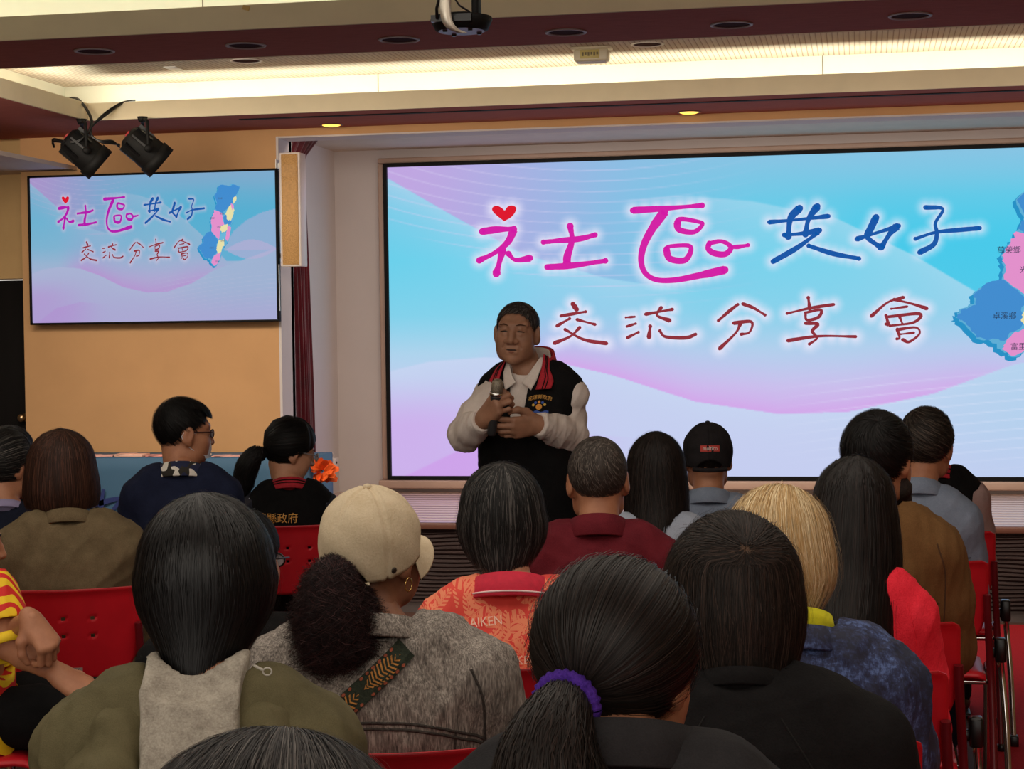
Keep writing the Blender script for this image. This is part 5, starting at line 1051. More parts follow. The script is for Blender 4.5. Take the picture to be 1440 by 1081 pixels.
for g in (-1, 1):     # the jacket's open hood lies in two thick folds beside the grey one
    F = Field((-0.24, -0.30, f.zn-0.42), (0.24, 0.10, f.zn+0.06), 0.007)
    F.path([(g*0.085, -0.02, f.zn-0.004), (g*0.108, -0.115, f.zn-0.045), (g*0.116, -0.185, f.zn-0.12), (g*0.090, -0.225, f.zn-0.26), (g*0.065, -0.20, f.zn-0.38)], [0.030, 0.040, 0.040, 0.030, 0.018], 0.03)
    F.path([(g*0.12, -0.06, f.zn-0.04), (g*0.155, -0.140, f.zn-0.11), (g*0.145, -0.195, f.zn-0.22), (g*0.11, -0.19, f.zn-0.36)], [0.030, 0.034, 0.028, 0.016], 0.03)
    V, Q = F.mesh(2); link('hood_fold', mesh_np('hood_fold', wrinkle(V, Q, 0.007, 20+g), Q, True), M_OLIVE, f.root)
sh = Shell(0.134, 0.02, (0.106, 0.116, 0.108), [(0.0, 0.113, 0.119, 0.108), (-0.05, 0.105, 0.108, 0.1), (-0.083, 0.086, 0.104, 0.09), (-0.112, 0.066, 0.104, 0.08), (-0.130, 0.060, 0.106, 0.07), (-0.18, 0.054, 0.104, 0.07)], (-0.08, 0.1))
f.hair(make_hair(sh, [(0, 0.045), (35, 0.04), (48, -0.03), (58, -0.075), (90, -0.090), (130, -0.135), (180, -0.168)], 6500, rootspread=0.7, width=0.0010, lift=0.004, seed=3, jit=0.05, clump=0.25, scalp=0.05, root0=0.008, hemjit=0.11), hair_mat('glossy_black', (14, 13, 14), (32, 30, 31), 0.42, 0.4, (110, 92, 82)))
rc = f.L(376, 944, 2.70); MB().tube([tuple(rc+np.array((0.0065*math.cos(q), 0.0, 0.0055*math.sin(q)))) for q in np.linspace(0, 6.3, 16)], 0.0014, 6).tube([tuple(f.L(358, 936, 2.72)), tuple(f.L(366, 940, 2.705)), tuple(rc+np.array((-0.006, 0, 0.002)))], 0.0022, 6).build('drawcord', mat('pale_cord', (190, 184, 172), 0.5), f.root)
# --- woman with cream cap, denim jacket, strap
f = Fig('woman in a cream cap and grey denim jacket with a patterned bag strap', (522, 680), 3.50, face=10, head=(-31, 7, 3), w=1.10, nl=0.136, hair_h=0.140, skin=S_DARK(), hoff=(0.0, 0.02), shx=0.010); PEOPLE['denim'] = f
a = f.arms(); f.body(a, fine=0.0042); f.face_parts()
def denim_mat():
    m = bpy.data.materials.new('grey_denim'); m.use_nodes = True; t = NT(m); v = t.coords('Object', (1, 1, 0.10)); f1 = t.noise(v, 330, 2, 0.7); f2 = t.noise(v, 60, 3); f3 = t.noise(t.coords('Object'), 6, 3)
    s_ = t.math('ADD', t.math('ADD', t.math('MULTIPLY', f1, 0.62), t.math('MULTIPLY', f2, 0.26)), t.math('MULTIPLY', f3, 0.12)); t.color(t.ramp(s_, [(0.36, lin((86, 81, 78))), (0.50, lin((134, 126, 119))), (0.64, lin((184, 175, 166)))])); t.b.inputs['Roughness'].default_value = 0.92; t.b.inputs['Specular IOR Level'].default_value = 0.1; t.bump(t.math('ADD', f1, t.noise(t.coords('Object'), 500, 1)), 0.5, 0.0015); return m
M_DENIM = denim_mat(); M_SEAM = fabric('denim_seam', (84, 78, 74), (46, 43, 41), scale=160)
jk = f.garment('jacket', M_DENIM, a, e=0.026, fold=0.007, seed=31, h=0.0075, armr=0.012, sl=1.12, neck=0.080); zy = f.zn-0.150
for dz in (0, -0.011): f.seam('yoke_seam', [(-0.20, zy+0.004+dz), (-0.1, zy+0.0+dz), (0, zy+0.006+dz), (0.1, zy-0.002+dz), (0.185, zy-0.03+dz), (0.205, zy-0.04+dz)], 0.0032, M_SEAM, parent=jk)
for g in (-1, 1):
    f.seam('armhole_seam', [(g*0.185, f.zn-0.055), (g*0.205, f.zn-0.11), (g*0.207, f.zn-0.18), (g*0.200, f.zn-0.24)], 0.0028, M_SEAM, parent=jk); f.seam('panel_seam', [(g*0.155, zy-0.02), (g*0.150, zy-0.10), (g*0.14, zy-0.22)], 0.0022, M_SEAM, parent=jk)
f.collar(M_DENIM, h=0.03, r=0.080, flare=0.020, drop=0.034, gap=24, wob=0.2); f.lower(T_BLACK)
ST = [(-0.165, f.zn-0.235), (-0.09, f.zn-0.155), (0.0, f.zn-0.075), (0.045, f.zn-0.035), (0.066, f.zn-0.014)]
sp = [np.array(q) for q in spline(ST, 8)]; cl_ = np.concatenate([[0], np.cumsum([np.hypot(*(b_-a_)) for a_, b_ in zip(sp, sp[1:])])]); sp = [np.array([np.interp(q, cl_, [p[c_] for p in sp]) for c_ in (0, 1)]) for q in np.linspace(0, cl_[-1], 40)]; pts = []; n = len(sp)
for i in range(n):
    d_ = sp[min(i+1, n-1)]-sp[max(i-1, 0)]; d_ /= np.hypot(*d_); nn = np.array((-d_[1], d_[0])); pts += [tuple(sp[i]+nn*0.021*q) for q in (-1, -0.5, 0, 0.5, 1)]
FF = [(i*5+j, i*5+j+1, (i+1)*5+j+1, (i+1)*5+j) for i in range(n-1) for j in range(4)]
strap = f.drape('bag_strap', pts, FF, fabric('dark_green_webbing', (58, 64, 52), (38, 44, 38), scale=120), 0.006)
LEAF = mat('ochre_leaf_print', (176, 118, 52), 0.8, var=0.25, scale=160); LEAF2 = mat('red_leaf_print', (150, 72, 46), 0.8, var=0.2, scale=160)
for k, (u0, u1) in enumerate(((0.05, 0.33), (0.37, 0.64), (0.68, 0.95))):
    P, Q = [], []
    i0, i1 = u0*(n-1), u1*(n-1); ax = [np.array([np.interp(i0+(i1-i0)*q, range(n), [p[c] for p in sp]) for c in (0, 1)]) for q in np.linspace(0, 1, 13)]; d_ = (ax[-1]-ax[0]); d_ /= np.hypot(*d_); nn = np.array((-d_[1], d_[0]))
    for j in range(12):
        q = (j+0.5)/12; wd = 0.017*math.sin(math.pi*min(1, q*1.05))**0.7
        for g in (-1, 1): b = len(P); c_ = ax[j]; P += [tuple(c_), tuple(c_+d_*0.003), tuple(c_+d_*0.010+nn*g*wd), tuple(c_+d_*0.0065+nn*g*wd)]; Q.append((b, b+1, b+2, b+3))
    b = len(P); P += [tuple(ax[0]-nn*0.001), tuple(ax[0]+nn*0.001), tuple(ax[-1]+nn*0.001), tuple(ax[-1]-nn*0.001)]; Q.append((b, b+1, b+2, b+3))
    f.drape('leaf_print', P, Q, LEAF, 0.0075, parent=strap)
    P, Q = [], []
    for g in (-1, 1):
        for j in range(1, 12, 2):
            c_ = ax[j]+nn*g*0.0175; b = len(P); P += [tuple(c_+d_*0.004*math.cos(z)+nn*0.003*math.sin(z)) for z in np.linspace(0, 5.2, 6)]; Q.append(tuple(range(b, b+6)))
    f.drape('dot_print', P, Q, LEAF2, 0.0078, parent=strap)
# the cap
M_CAP = fabric('cream_wool_felt', (216, 199, 170), (198, 179, 148), scale=20, weave=260, bump=0.5); CAPR = (0.093, 0.108, 0.098); CC = (0, -0.006, 0.040)
def cap_shell(m, root, to_head, panels=6, arch=0.045, zlow=-0.018, R_=CAPR, C_=CC, groove=0.0028, name='cap'):
    na, nt = 120, 26; V = []
    for i in range(na):
        az = 2*math.pi*i/na-math.pi; ba = abs(wrap(az-math.pi)); ed = zlow+0.012*math.cos(az)+0.026*max(0, math.cos(az))+(arch*math.cos(min(1, ba/0.62)*math.pi/2)**0.6 if ba < 0.62 else 0)
        smax = math.acos(max(-1, min(1, (ed-C_[2])/R_[2])))
        for j in range(nt):
            th = 0.001+(smax-0.001)*j/(nt-1); st = math.sin(min(th, math.pi/2)) if th < math.pi/2 else 1-(1-math.sin(th))*0.35
            dz = min(abs(wrap(az*panels+(0 if panels % 2 else 0)))/panels, 9)*R_[0]*max(st, .05); g_ = -groove*math.exp(-(dz/0.0030)**2)+groove*0.7*math.exp(-((dz-0.007)/0.003)**2); g_ += 0.0012*math.sin(az*5+th*7)*st
            V.append((C_[0]+(R_[0]+g_)*st*math.sin(az), C_[1]+(R_[1]+g_)*st*math.cos(az), C_[2]+(R_[2]+g_)*math.cos(th)))
    F = [(i*nt+j, i*nt+j+1, (i+1) % na*nt+j+1, (i+1) % na*nt+j) for i in range(na) for j in range(nt-1)]
    inn = [tuple(np.array(C_)+(np.array(p)-np.array(C_))*0.972) for p in V]; b = len(V); F += [tuple(b+q for q in f_[::-1]) for f_ in F]; F += [(i*nt+nt-1, b+i*nt+nt-1, b+(i+1) % na*nt+nt-1, (i+1) % na*nt+nt-1) for i in range(na)]
    o = link(name, mesh_np(name, np.array(V+inn), np.array(F), True), m, root); to_head(o)
    to_head(MB().ball((C_[0], C_[1], C_[2]+R_[2]), (0.009, 0.009, 0.006), 8).build('button', m, o)); return o
def cap_brim(m, o, to_head, zlow=-0.004, ln=0.074, R_=CAPR, C_=CC, spread=66, droop=0.03):
    na, ns = 32, 12; V = []
    for lay in (0, 1):
        for i in range(na+1):
            a = math.radians(-spread+2*spread*i/na)
            for j in range(ns+1):
                q = j/ns; ext = ln*q*math.cos(a*90/spread*0.92)**0.7; x = (R_[0]-0.004)*math.sin(a)+0.1*ext*math.sin(a); y = C_[1]+(R_[1]-0.006)*math.cos(a)+ext; z = zlow+0.004*math.cos(a)-droop*(math.sin(a))**2*(0.35+0.65*q)-0.010*q-(0.004 if lay else 0)+0.0007*math.sin(q*38)*(1-lay)
                V.append((x, y, z))
    k = (na+1)*(ns+1); I = lambda i, j, l: l*k+i*(ns+1)+j
    F = [(I(i, j, 0), I(i, j+1, 0), I(i+1, j+1, 0), I(i+1, j, 0)) for i in range(na) for j in range(ns)]+[(I(i, j, 1), I(i+1, j, 1), I(i+1, j+1, 1), I(i, j+1, 1)) for i in range(na) for j in range(ns)]
    F += [(I(i, ns, 0), I(i, ns, 1), I(i+1, ns, 1), I(i+1, ns, 0)) for i in range(na)]
    to_head(link('brim', mesh_np('brim', np.array(V), np.array(F), True), m, o))
cp = cap_shell(M_CAP, f.root, f.to_head); cap_brim(M_CAP, cp, f.to_head, zlow=0.012, spread=74, droop=0.050, ln=0.064)
f.to_head(MB().tube([(0.094*math.sin(q), -0.006-0.106*math.cos(q), -0.022-0.010*math.cos(q*1.2)) for q in np.linspace(-0.66, 0.66, 12)], 0.006, 8).build('back_strap', M_CAP, cp))
f.to_head(MB().ball((0.088, -0.052, -0.006), (0.003, 0.008, 0.006), 6).build('cap_emblem', mat('dark_metal_emblem', (60, 52, 46), 0.3, 0.7), cp))
f.hair(mens_hair(900, 0.004, 0.4, (0, -0.9, -0.1), 3, hem=[(0, 0.05), (60, 0.0), (85, 0.0), (105, -0.04), (180, -0.075)], thick=0.004), H_PLUM)
f.hair(tail_hair([(0.005, -0.095, 0.0), (0.004, -0.125, -0.020), (0.012, -0.140, -0.075), (0.018, -0.140, -0.140), (0.020, -0.130, -0.175)], [0.028, 0.052, 0.070, 0.076, 0.056], 7000, width=0.0007, seed=6, wave=0.5, frizz=0.34, hemjit=0.2), H_PLUM, 'ponytail')
f.to_head(MB().tube([(0.086, -0.004+0.011*math.cos(q), -0.046+0.013*math.sin(q)) for q in np.linspace(0, 6.3, 18)], 0.0016, 6).build('hoop_earring', mat('gold_metal', (214, 180, 110), 0.2, 1.0), f.root))
# --- grey-haired woman in floral polo
f = Fig('woman with short salt and pepper hair in a coral leaf print polo', (705, 650), 4.30, face=8, nl=0.165, w=0.93, hair_h=0.135, skin=S_FAIR(), shx=0.022); PEOPLE['floral'] = f
a = f.arms(); f.body(a, armh=0.009); f.face_parts()
def floral_mat():
    m = bpy.data.materials.new('coral_leaf_print'); m.use_nodes = True; t = NT(m)
    def fronds(scale, seed, wid, rib, keep):
        mp = t.coords('Object', (1, 0.0, 1)); ad = t.n('ShaderNodeVectorMath', operation='ADD'); ad.inputs[1].default_value = (seed*3.7, 0, seed*1.9); t.link(mp, ad.inputs[0])
        vo = t.n('ShaderNodeTexVoronoi'); vo.inputs['Scale'].default_value = scale; vo.inputs['Randomness'].default_value = 0.75; t.link(ad.outputs[0], vo.inputs['Vector'])
        sc = t.n('ShaderNodeVectorMath', operation='SUBTRACT'); t.link(ad.outputs[0], sc.inputs[0]); t.link(vo.outputs['Position'], sc.inputs[1])
        sp_ = t.n('ShaderNodeSeparateColor'); t.link(vo.outputs['Color'], sp_.inputs[0]); ang = t.math('MULTIPLY', sp_.outputs[0], 6.283)
        x = t.n('ShaderNodeSeparateXYZ'); t.link(sc.outputs[0], x.inputs[0]); ca = t.math('COSINE', ang); sa = t.math('SINE', ang)
        u = t.math('ADD', t.math('MULTIPLY', x.outputs[0], ca), t.math('MULTIPLY', x.outputs[2], sa)); v = t.math('SUBTRACT', t.math('MULTIPLY', x.outputs[2], ca), t.math('MULTIPLY', x.outputs[0], sa)); av = t.math('ABSOLUTE', v)
        R = 0.62/scale; ell = t.math('ADD', t.math('POWER', t.math('DIVIDE', u, R), 2.0), t.math('POWER', t.math('DIVIDE', v, R*wid), 2.0)); inside = t.math('LESS_THAN', ell, 1.0)
        st = t.math('SINE', t.math('MULTIPLY', t.math('SUBTRACT', u, t.math('MULTIPLY', av, 0.9)), rib)); blades = t.math('GREATER_THAN', st, -0.25); spine = t.math('LESS_THAN', av, 0.0009); gap = t.math('GREATER_THAN', av, 0.0016)
        leaf = t.math('MULTIPLY', inside, t.math('MAXIMUM', spine, t.math('MULTIPLY', blades, gap))); return t.math('MULTIPLY', leaf, t.math('LESS_THAN', sp_.outputs[1], keep))
    l1 = fronds(14, 1, 0.42, 620, 0.8); l2 = fronds(17, 2, 0.34, 560, 0.75); l3 = fronds(19, 3, 0.75, 300, 0.4)
    pr = t.math('MAXIMUM', t.math('MAXIMUM', l1, l2), l3); base = t.mix(t.noise(t.coords('Object'), 12, 3), lin((222, 54, 54)), lin((242, 86, 66))); t.color(t.mix(pr, base, lin((246, 142, 104)))); t.b.inputs['Roughness'].default_value = 0.75; t.bump(t.noise(t.coords('Object'), 500, 1), 0.3, 0.001); return m
po = f.garment('polo_shirt', floral_mat(), a, e=0.018, sleeve='short', fold=0.006, seed=41, sl=0.85); f.collar(mat('crimson_rib_collar', (206, 34, 62), 0.8, var=0.06, scale=60, bump=0.3), h=0.040, r=0.074, flare=0.030, drop=0.046, gap=18, z=0.002, stripe=[(0.86, mat('pale_pink_piping', (246, 214, 214), 0.7))]); f.lower(T_BLACK)
WORD = mat('pale_coral_lettering', (255, 206, 184), 0.7)
f.text('AIKEN', -0.052, f.zn-0.052, 0.027, WORD, rot=0.12, lift=0.005); f.text('AIKEN', 0.030, f.zn-0.135, 0.027, WORD, rot=-0.04, lift=0.005)
sh = Shell(0.135, 0.03, (0.098, 0.113, 0.10), [(-0.01, 0.107, 0.114, 0.10), (-0.05, 0.102, 0.104, 0.09), (-0.085, 0.086, 0.104, 0.09), (-0.120, 0.064, 0.102, 0.08)], (0.05, 0.18))
f.hair(make_hair(sh, [(0, 0.06), (30, 0.05), (48, 0.0), (62, -0.045), (95, -0.055), (120, -0.095), (180, -0.118)], 5200, rootspread=0.8, length=0.8, width=0.0012, lift=0.005, seed=5, jit=0.06, colour=2.2, fly=0.06, scalp=0.02, hemjit=0.07), H_SALT)
# --- man in maroon polo
f = Fig('man with cropped greying hair in a maroon collared shirt', (840, 613), 5.0, face=8, w=1.0, hair_h=0.127, skin=S_MID(), head=(3, 0, -2), nl=0.138); PEOPLE['maroon'] = f
a = f.arms(); f.body(a, fine=0.0042); f.face_parts(); M_MRN = fabric('maroon_knit', (108, 32, 42), (84, 22, 32), scale=10, rough=0.8)
f.garment('shirt', M_MRN, a, e=0.020, fold=0.006, seed=51, sl=0.9); f.collar(M_MRN, h=0.048, r=0.068, flare=0.024, drop=0.05, gap=20); f.lower(T_NAVYT)
f.hair(mens_hair(9000, 0.0018, 0.12, (0.35, -0.55, 0.85), 4, thick=0.0055, swirl=1.0, width=0.0009, colour=1.6, tone=0.16), hair_mat('cropped_grey', (58, 51, 47), (128, 118, 110)))
# --- woman with long dark hair, pale grey jacket
GREYU = fabric('pale_blue_grey_twill', (172, 180, 196), (148, 156, 172), scale=9, bump=0.4)
f = Fig('woman with shoulder length dark wavy hair in a pale grey jacket', (922, 607), 5.7, face=5, w=0.88, hair_h=0.135, skin=S_FAIR()); PEOPLE['wavy'] = f
a = f.arms(); f.body(a); f.face_parts(); j = f.garment('jacket', GREYU, a, e=0.020, fold=0.005, seed=61); f.seam('yoke_seam', [(-0.17, f.zn-0.14), (0, f.zn-0.135), (0.17, f.zn-0.145)], 0.0022, mat('dark_seam', (60, 64, 72), 0.9), parent=j); f.lower(T_NAVYT)
sh = Shell(0.135, 0.03, (0.090, 0.11, 0.10), [(-0.03, 0.098, 0.116, 0.09), (-0.09, 0.100, 0.124, 0.08), (-0.14, 0.100, 0.150, 0.08), (-0.185, 0.094, 0.165, 0.08)], (0, 0.15))
f.hair(make_hair(sh, [(0, 0.06), (30, 0.05), (48, -0.02), (60, -0.14), (180, -0.172)], 2600, rootspread=0.75, width=0.0014, lift=0.006, seed=6, jit=0.05, wave=0.05, waven=1.6, clump=0.8, hemjit=0.10), H_DKBROWN)
# --- man in dark cap, grey uniform shirt
f = Fig('man in a dark cap with red and white lettering and a grey work shirt', (995, 592), 6.5, face=5, w=0.96, hair_h=0.138, skin=S_MID(), head=(4, -3, 0)); PEOPLE['cap'] = f
a = f.arms(); f.body(a); f.face_parts(); GREYW = fabric('blue_grey_twill', (140, 152, 172), (116, 128, 148), scale=9, bump=0.4); f.garment('shirt', GREYW, a, e=0.018, seed=71); f.collar(GREYW, h=0.044, flare=0.024, drop=0.045); f.lower(T_NAVYT)
M_CAP2 = fabric('washed_black_cotton', (44, 41, 43), (28, 26, 28), scale=20); cp = cap_shell(M_CAP2, f.root, f.to_head, arch=0.030, zlow=-0.020, R_=(0.089, 0.106, 0.094)); cap_brim(M_CAP2, cp, f.to_head, zlow=0.008, R_=(0.089, 0.106, 0.094))
f.to_head(MB().tube([(0.090*math.sin(q), -0.006-0.105*math.cos(q), -0.024-0.012*math.cos(q*1.2)) for q in np.linspace(-0.7, 0.7, 12)], [0.008]*12, 8).build('back_strap', M_CAP2, cp))
me = font_mesh('multico', 0.022); lo = [min(v.co[i] for v in me.vertices) for i in (0, 1)]; hi = [max(v.co[i] for v in me.vertices) for i in (0, 1)]
def on_cap(u, z, lift): a_ = math.pi+u/0.105; st = math.sqrt(max(0.05, 1-((z-CC[2])/0.094)**2)); return ((0.089*st+lift)*math.sin(a_)*-1, CC[1]+(0.106*st+lift)*math.cos(a_), z)
pv = []; pf = []
for i in range(13):
    u = -0.040+0.080*i/12; pv += [on_cap(u, 0.030, 0.0020), on_cap(u, 0.052, 0.0020)]
pf = [(2*i, 2*i+1, 2*i+3, 2*i+2) for i in range(12)]
pt = f.to_head(link('cap_patch', mesh_np('cap_patch', np.array(pv), pf), mat('red_patch', (196, 66, 58), 0.7), cp))
V = [on_cap(v.co.x*0.9, 0.041+v.co.y*0.9, 0.0034) for v in me.vertices]; f.to_head(link('cap_lettering', mesh_np('cap_lettering', np.array(V), [tuple(p.vertices) for p in me.polygons]), mat('white_lettering', (236, 222, 218), 0.7), cp))
f.hair(mens_hair(1500, 0.003, 0.14, (0, -0.5, 0.85), 5, thick=0.003), H_DKBROWN)
# --- dark layered hair, black top (near right)
f = Fig('woman with layered dark brown hair and a pale crown whorl, in a black top', (1030, 720), 2.80, face=4, w=1.06, hair_h=0.134, skin=S_FAIR(), head=(10, -6, 0), nl=0.120, shx=0.012); PEOPLE['black_top'] = f
a = f.arms(); f.body(a); f.face_parts(); j = f.garment('black_top', fabric('soft_black_jersey', (30, 29, 30), (20, 19, 20), scale=10, weave=320), a, e=0.028, fold=0.006, seed=81, h=0.0075, sl=1.55, neck=0.07, freq=40); f.lower(T_BLACK)
for g in (-1, 1): f.seam('raglan_seam', [(g*0.055, f.zn-0.03), (g*0.10, f.zn-0.10), (g*0.155, f.zn-0.20), (g*0.175, f.zn-0.27)], 0.0016, mat('black_seam', (14, 13, 13), 0.9), parent=j)
f.collar(MATS['soft_black_jersey'], h=0.022, r=0.070, flare=0.008, drop=0.02, gap=6)
sh = Shell(0.134, 0.025, (0.104, 0.115, 0.105), [(-0.02, 0.110, 0.118, 0.105), (-0.06, 0.105, 0.112, 0.1), (-0.10, 0.094, 0.102, 0.09), (-0.140, 0.080, 0.104, 0.08)], (0.06, 1.05))
f.hair(make_hair(sh, [(0, 0.05), (32, 0.04), (46, -0.03), (58, -0.085), (110, -0.105), (180, -0.13)], 8500, rootspread=0.8, length=0.75, width=0.0009, lift=0.006, seed=8, jit=0.09, clump=0.5, scalp=0.15, root0=0.03, hemjit=0.16, fly=0.06), hair_mat('dark_brown_pale_roots', (26, 20, 17), (66, 51, 44), scalp=(112, 88, 72)))
# --- ponytail with purple tie, dark jacket (near middle)
f = Fig('woman with a long ponytail in a purple scrunchie and a charcoal jacket', (866, 780), 2.10, face=6, w=1.0, hair_h=0.130, skin=S_MID(), head=(-22, -6, 3), nl=0.095, shx=0.0); PEOPLE['ponytail'] = f
a = f.arms(); f.body(a, fine=0.0042); f.face_parts(); M_CHAR = fabric('charcoal_nylon', (52, 51, 53), (38, 37, 39), scale=8, weave=500, bump=0.3, rough=0.8)
f.garment('jacket', M_CHAR, a, e=0.026, fold=0.006, seed=91, h=0.0075, neck=0.072, sl=1.2, freq=40); f.collar(M_CHAR, h=0.045, r=0.080, flare=0.016, drop=0.045, gap=16, z=0.004); f.lower(T_BLACK)
TIE = np.array((0.0, -0.116, -0.030)); H14 = hair_mat('dark_cocoa', (25, 20, 18), (50, 40, 36), 0.5, 0.3); rad = np.array((0.0915, 0.108, 0.099)); c0 = (0, -0.012, 0.028); hm = [(0, 0.075), (26, 0.07), (46, 0.02), (64, -0.020), (78, -0.034), (92, -0.046), (108, -0.076), (140, -0.096), (180, -0.098)]
f.hair(join_vfc(scalp_shell(rad-0.002, c0, hm, 2), radial_hair(rad-0.001, TIE-np.array(c0), hairline([(q, z-0.006) for q, z in hm]), 10000, 2.7, 0.0009, 0.005, 10, 9, 1.0, 0.05, 0.12, c0, 0.03, 0.010, minlen=9)), H14)
f.hair(tail_hair([(0, -0.108, -0.030), (0.002, -0.148, -0.040), (0.006, -0.178, -0.085), (0.022, -0.190, -0.16), (0.04, -0.190, -0.25), (0.055, -0.18, -0.34)], [0.022, 0.034, 0.054, 0.074, 0.082, 0.05], 4200, width=0.0012, seed=7, wave=0.12, frizz=0.05, hemjit=0.12), H14, 'ponytail')
sc = MB(); pth = [(0.031*math.cos(q), -0.132-0.006*math.sin(q), -0.034+0.029*math.sin(q)) for q in np.linspace(0, 2*math.pi, 60)]
sc.tube(pth, [0.0105+0.0016*math.sin(k*2.6) for k in range(60)], 10, False); f.to_head(sc.build('scrunchie', fabric('purple_terry', (88, 52, 160), (52, 28, 112), scale=80, weave=300, bump=0.8), f.root))
# --- grey head at the lower edge
f = Fig('person with iron grey hair cut off by the lower edge, nearest of all', (376, 1028), 1.45, w=1.0, hair_h=0.132, skin=S_MID(), z0=0.43); PEOPLE['near_grey'] = f
a = f.arms(); f.body(a); f.face_parts(); f.garment('jumper', T_BLACK, a, e=0.02, seed=95); f.lower(T_BLACK)
sh = Shell(0.132, 0.02, (0.122, 0.125, 0.115), [(-0.03, 0.122, 0.125, 0.11), (-0.09, 0.10, 0.10, 0.09)], (0.0, -0.4))
f.hair(make_hair(sh, [(0, 0.06), (40, 0.03), (55, -0.04), (100, -0.06), (180, -0.09)], 7000, rootspread=0.8, length=0.6, width=0.0007, lift=0.005, seed=11, jit=0.07, colour=1.2), H_GREY)
# --- blonde woman, blue jacket
f = Fig('woman with straw blonde layered hair in a mottled navy jacket over yellow', (1095, 682), 3.55, face=4, w=0.93, hair_h=0.135, skin=S_FAIR(), head=(-12, -3, -4), nl=0.162, shx=0.03); PEOPLE['blonde'] = f
a = f.arms(); f.body(a); f.face_parts()
def mottle():
    m = bpy.data.materials.new('mottled_navy_print'); m.use_nodes = True; t = NT(m); a_ = t.noise(t.coords('Object', (1, 1, 0.30)), 95, 4, 0.75); b_ = t.noise(t.coords('Object'), 11, 3, 0.6); c_ = t.noise(t.coords('Object', (0.3, 1, 1)), 120, 3, 0.7)
    s_ = t.math('ADD', t.math('MULTIPLY', a_, 0.38), t.math('ADD', t.math('MULTIPLY', b_, 0.42), t.math('MULTIPLY', c_, 0.20))); t.color(t.ramp(s_, [(0.45, lin((34, 38, 60))), (0.52, lin((48, 58, 96))), (0.60, lin((92, 116, 172)))])); t.b.inputs['Roughness'].default_value = 0.8; t.bump(a_, 0.3, 0.002); return m
M_MOT = mottle()
f.garment('jacket', M_MOT, a, e=0.030, fold=0.008, seed=101, h=0.0078, armr=0.012, neck=0.078); f.collar(M_MOT, h=0.030, r=0.078, flare=0.022, drop=0.038, gap=24, wob=0.25)
yk = [(-0.13, f.zn-0.055), (0.04, f.zn-0.05), (0.085, f.zn-0.06), (0.075, f.zn-0.12), (0.055, f.zn-0.17), (-0.15, f.zn-0.17)]
N = 14; pts = []; F2 = []
for i in range(N+1):
    for k in range(7):
        q = k/6; xr = 0.088-0.03*q**1.3; x = -0.15+(xr+0.15)*i/N; pts.append((x, f.zn-0.052-0.125*q-0.01*(i/N)))
f.drape('black_yoke', pts, [(i*7+j, (i+1)*7+j, (i+1)*7+j+1, i*7+j+1) for i in range(N) for j in range(6)], T_BLACK, 0.003, smooth=True)
f.seam('zip_piping', [(0.090, f.zn-0.062), (0.080, f.zn-0.11), (0.060, f.zn-0.18)], 0.004, fabric('grey_zip_tape', (70, 72, 80), (40, 42, 50), scale=200), lift=0.002)
f.collar(mat('acid_yellow_knit', (214, 208, 28), 0.85, var=0.08, scale=60, bump=0.3), h=0.052, r=0.066, flare=0.007, drop=0.03, gap=12, name='yellow_collar', z=0.008); f.lower(T_BLACK)
sh = Shell(0.135, 0.03, (0.100, 0.114, 0.105), [(-0.01, 0.106, 0.116, 0.10), (-0.055, 0.104, 0.108, 0.09), (-0.085, 0.092, 0.096, 0.09), (-0.125, 0.066, 0.094, 0.08)], (0.1, -0.35))
VFC = make_hair(sh, [(0, 0.05), (32, 0.04), (46, -0.02), (58, -0.065), (100, -0.075), (125, -0.090), (180, -0.100)], 6000, rootspread=0.8, length=0.7, width=0.0011, lift=0.008, seed=12, jit=0.08, clump=0.6, hemjit=0.10, colour=0.7, fly=0.05)
VFC[2][:64*30] = 0.45; f.hair(VFC, H_BLONDE)
f.hair(make_hair(Shell(0.10, 0.0, (0.078, 0.09, 0.08), [(-0.04, 0.080, 0.094, 0.08), (-0.09, 0.074, 0.104, 0.08), (-0.14, 0.062, 0.102, 0.07)]), [(0, 0.06), (70, 0.05), (90, -0.05), (180, -0.138)], 1500, rootspread=0.9, width=0.0018, lift=0.005, seed=13, hemjit=0.1), H_ASH, 'nape_hair')
# --- long straight hair, red top
f = Fig('woman with very long straight dark hair in a bright coral red top', (1200, 640), 4.2, w=0.80, hair_h=0.135, skin=S_FAIR(), head=(-4, -3, 2), shx=-0.018); PEOPLE['red_top'] = f
a = f.arms(); f.body(a); f.face_parts(); j = f.garment('red_top', fabric('coral_red_crepe', (255, 58, 76), (232, 40, 58), scale=18, weave=300, bump=0.8), a, e=0.022, fold=0.005, seed=111, sl=0.9); f.lower(T_BLACK)
for g in (-1, 1): f.seam('armhole_seam', [(g*0.135, f.zn-0.035), (g*0.155, f.zn-0.12), (g*0.155, f.zn-0.22)], 0.002, fabric('coral_red_crepe', (1, 1, 1)), parent=j)
sh = Shell(0.135, 0.03, (0.094, 0.112, 0.10), [(-0.03, 0.106, 0.118, 0.09), (-0.10, 0.112, 0.128, 0.08), (-0.17, 0.112, 0.165, 0.08), (-0.22, 0.110, 0.205, 0.08), (-0.30, 0.118, 0.224, 0.08), (-0.38, 0.132, 0.222, 0.08), (-0.42, 0.134, 0.21, 0.08)], (0.08, 0.15), 0.4)
f.hair(make_hair(sh, [(0, 0.06), (28, 0.05), (44, -0.03), (56, -0.18), (75, -0.33), (120, -0.40), (180, -0.41)], 5000, rootspread=0.7, width=0.0012, lift=0.005, seed=14, jit=0.03, clump=0.5, hemjit=0.05), hair_mat('straight_dark', (19, 14, 13), (42, 32, 30), 0.5, 0.3))
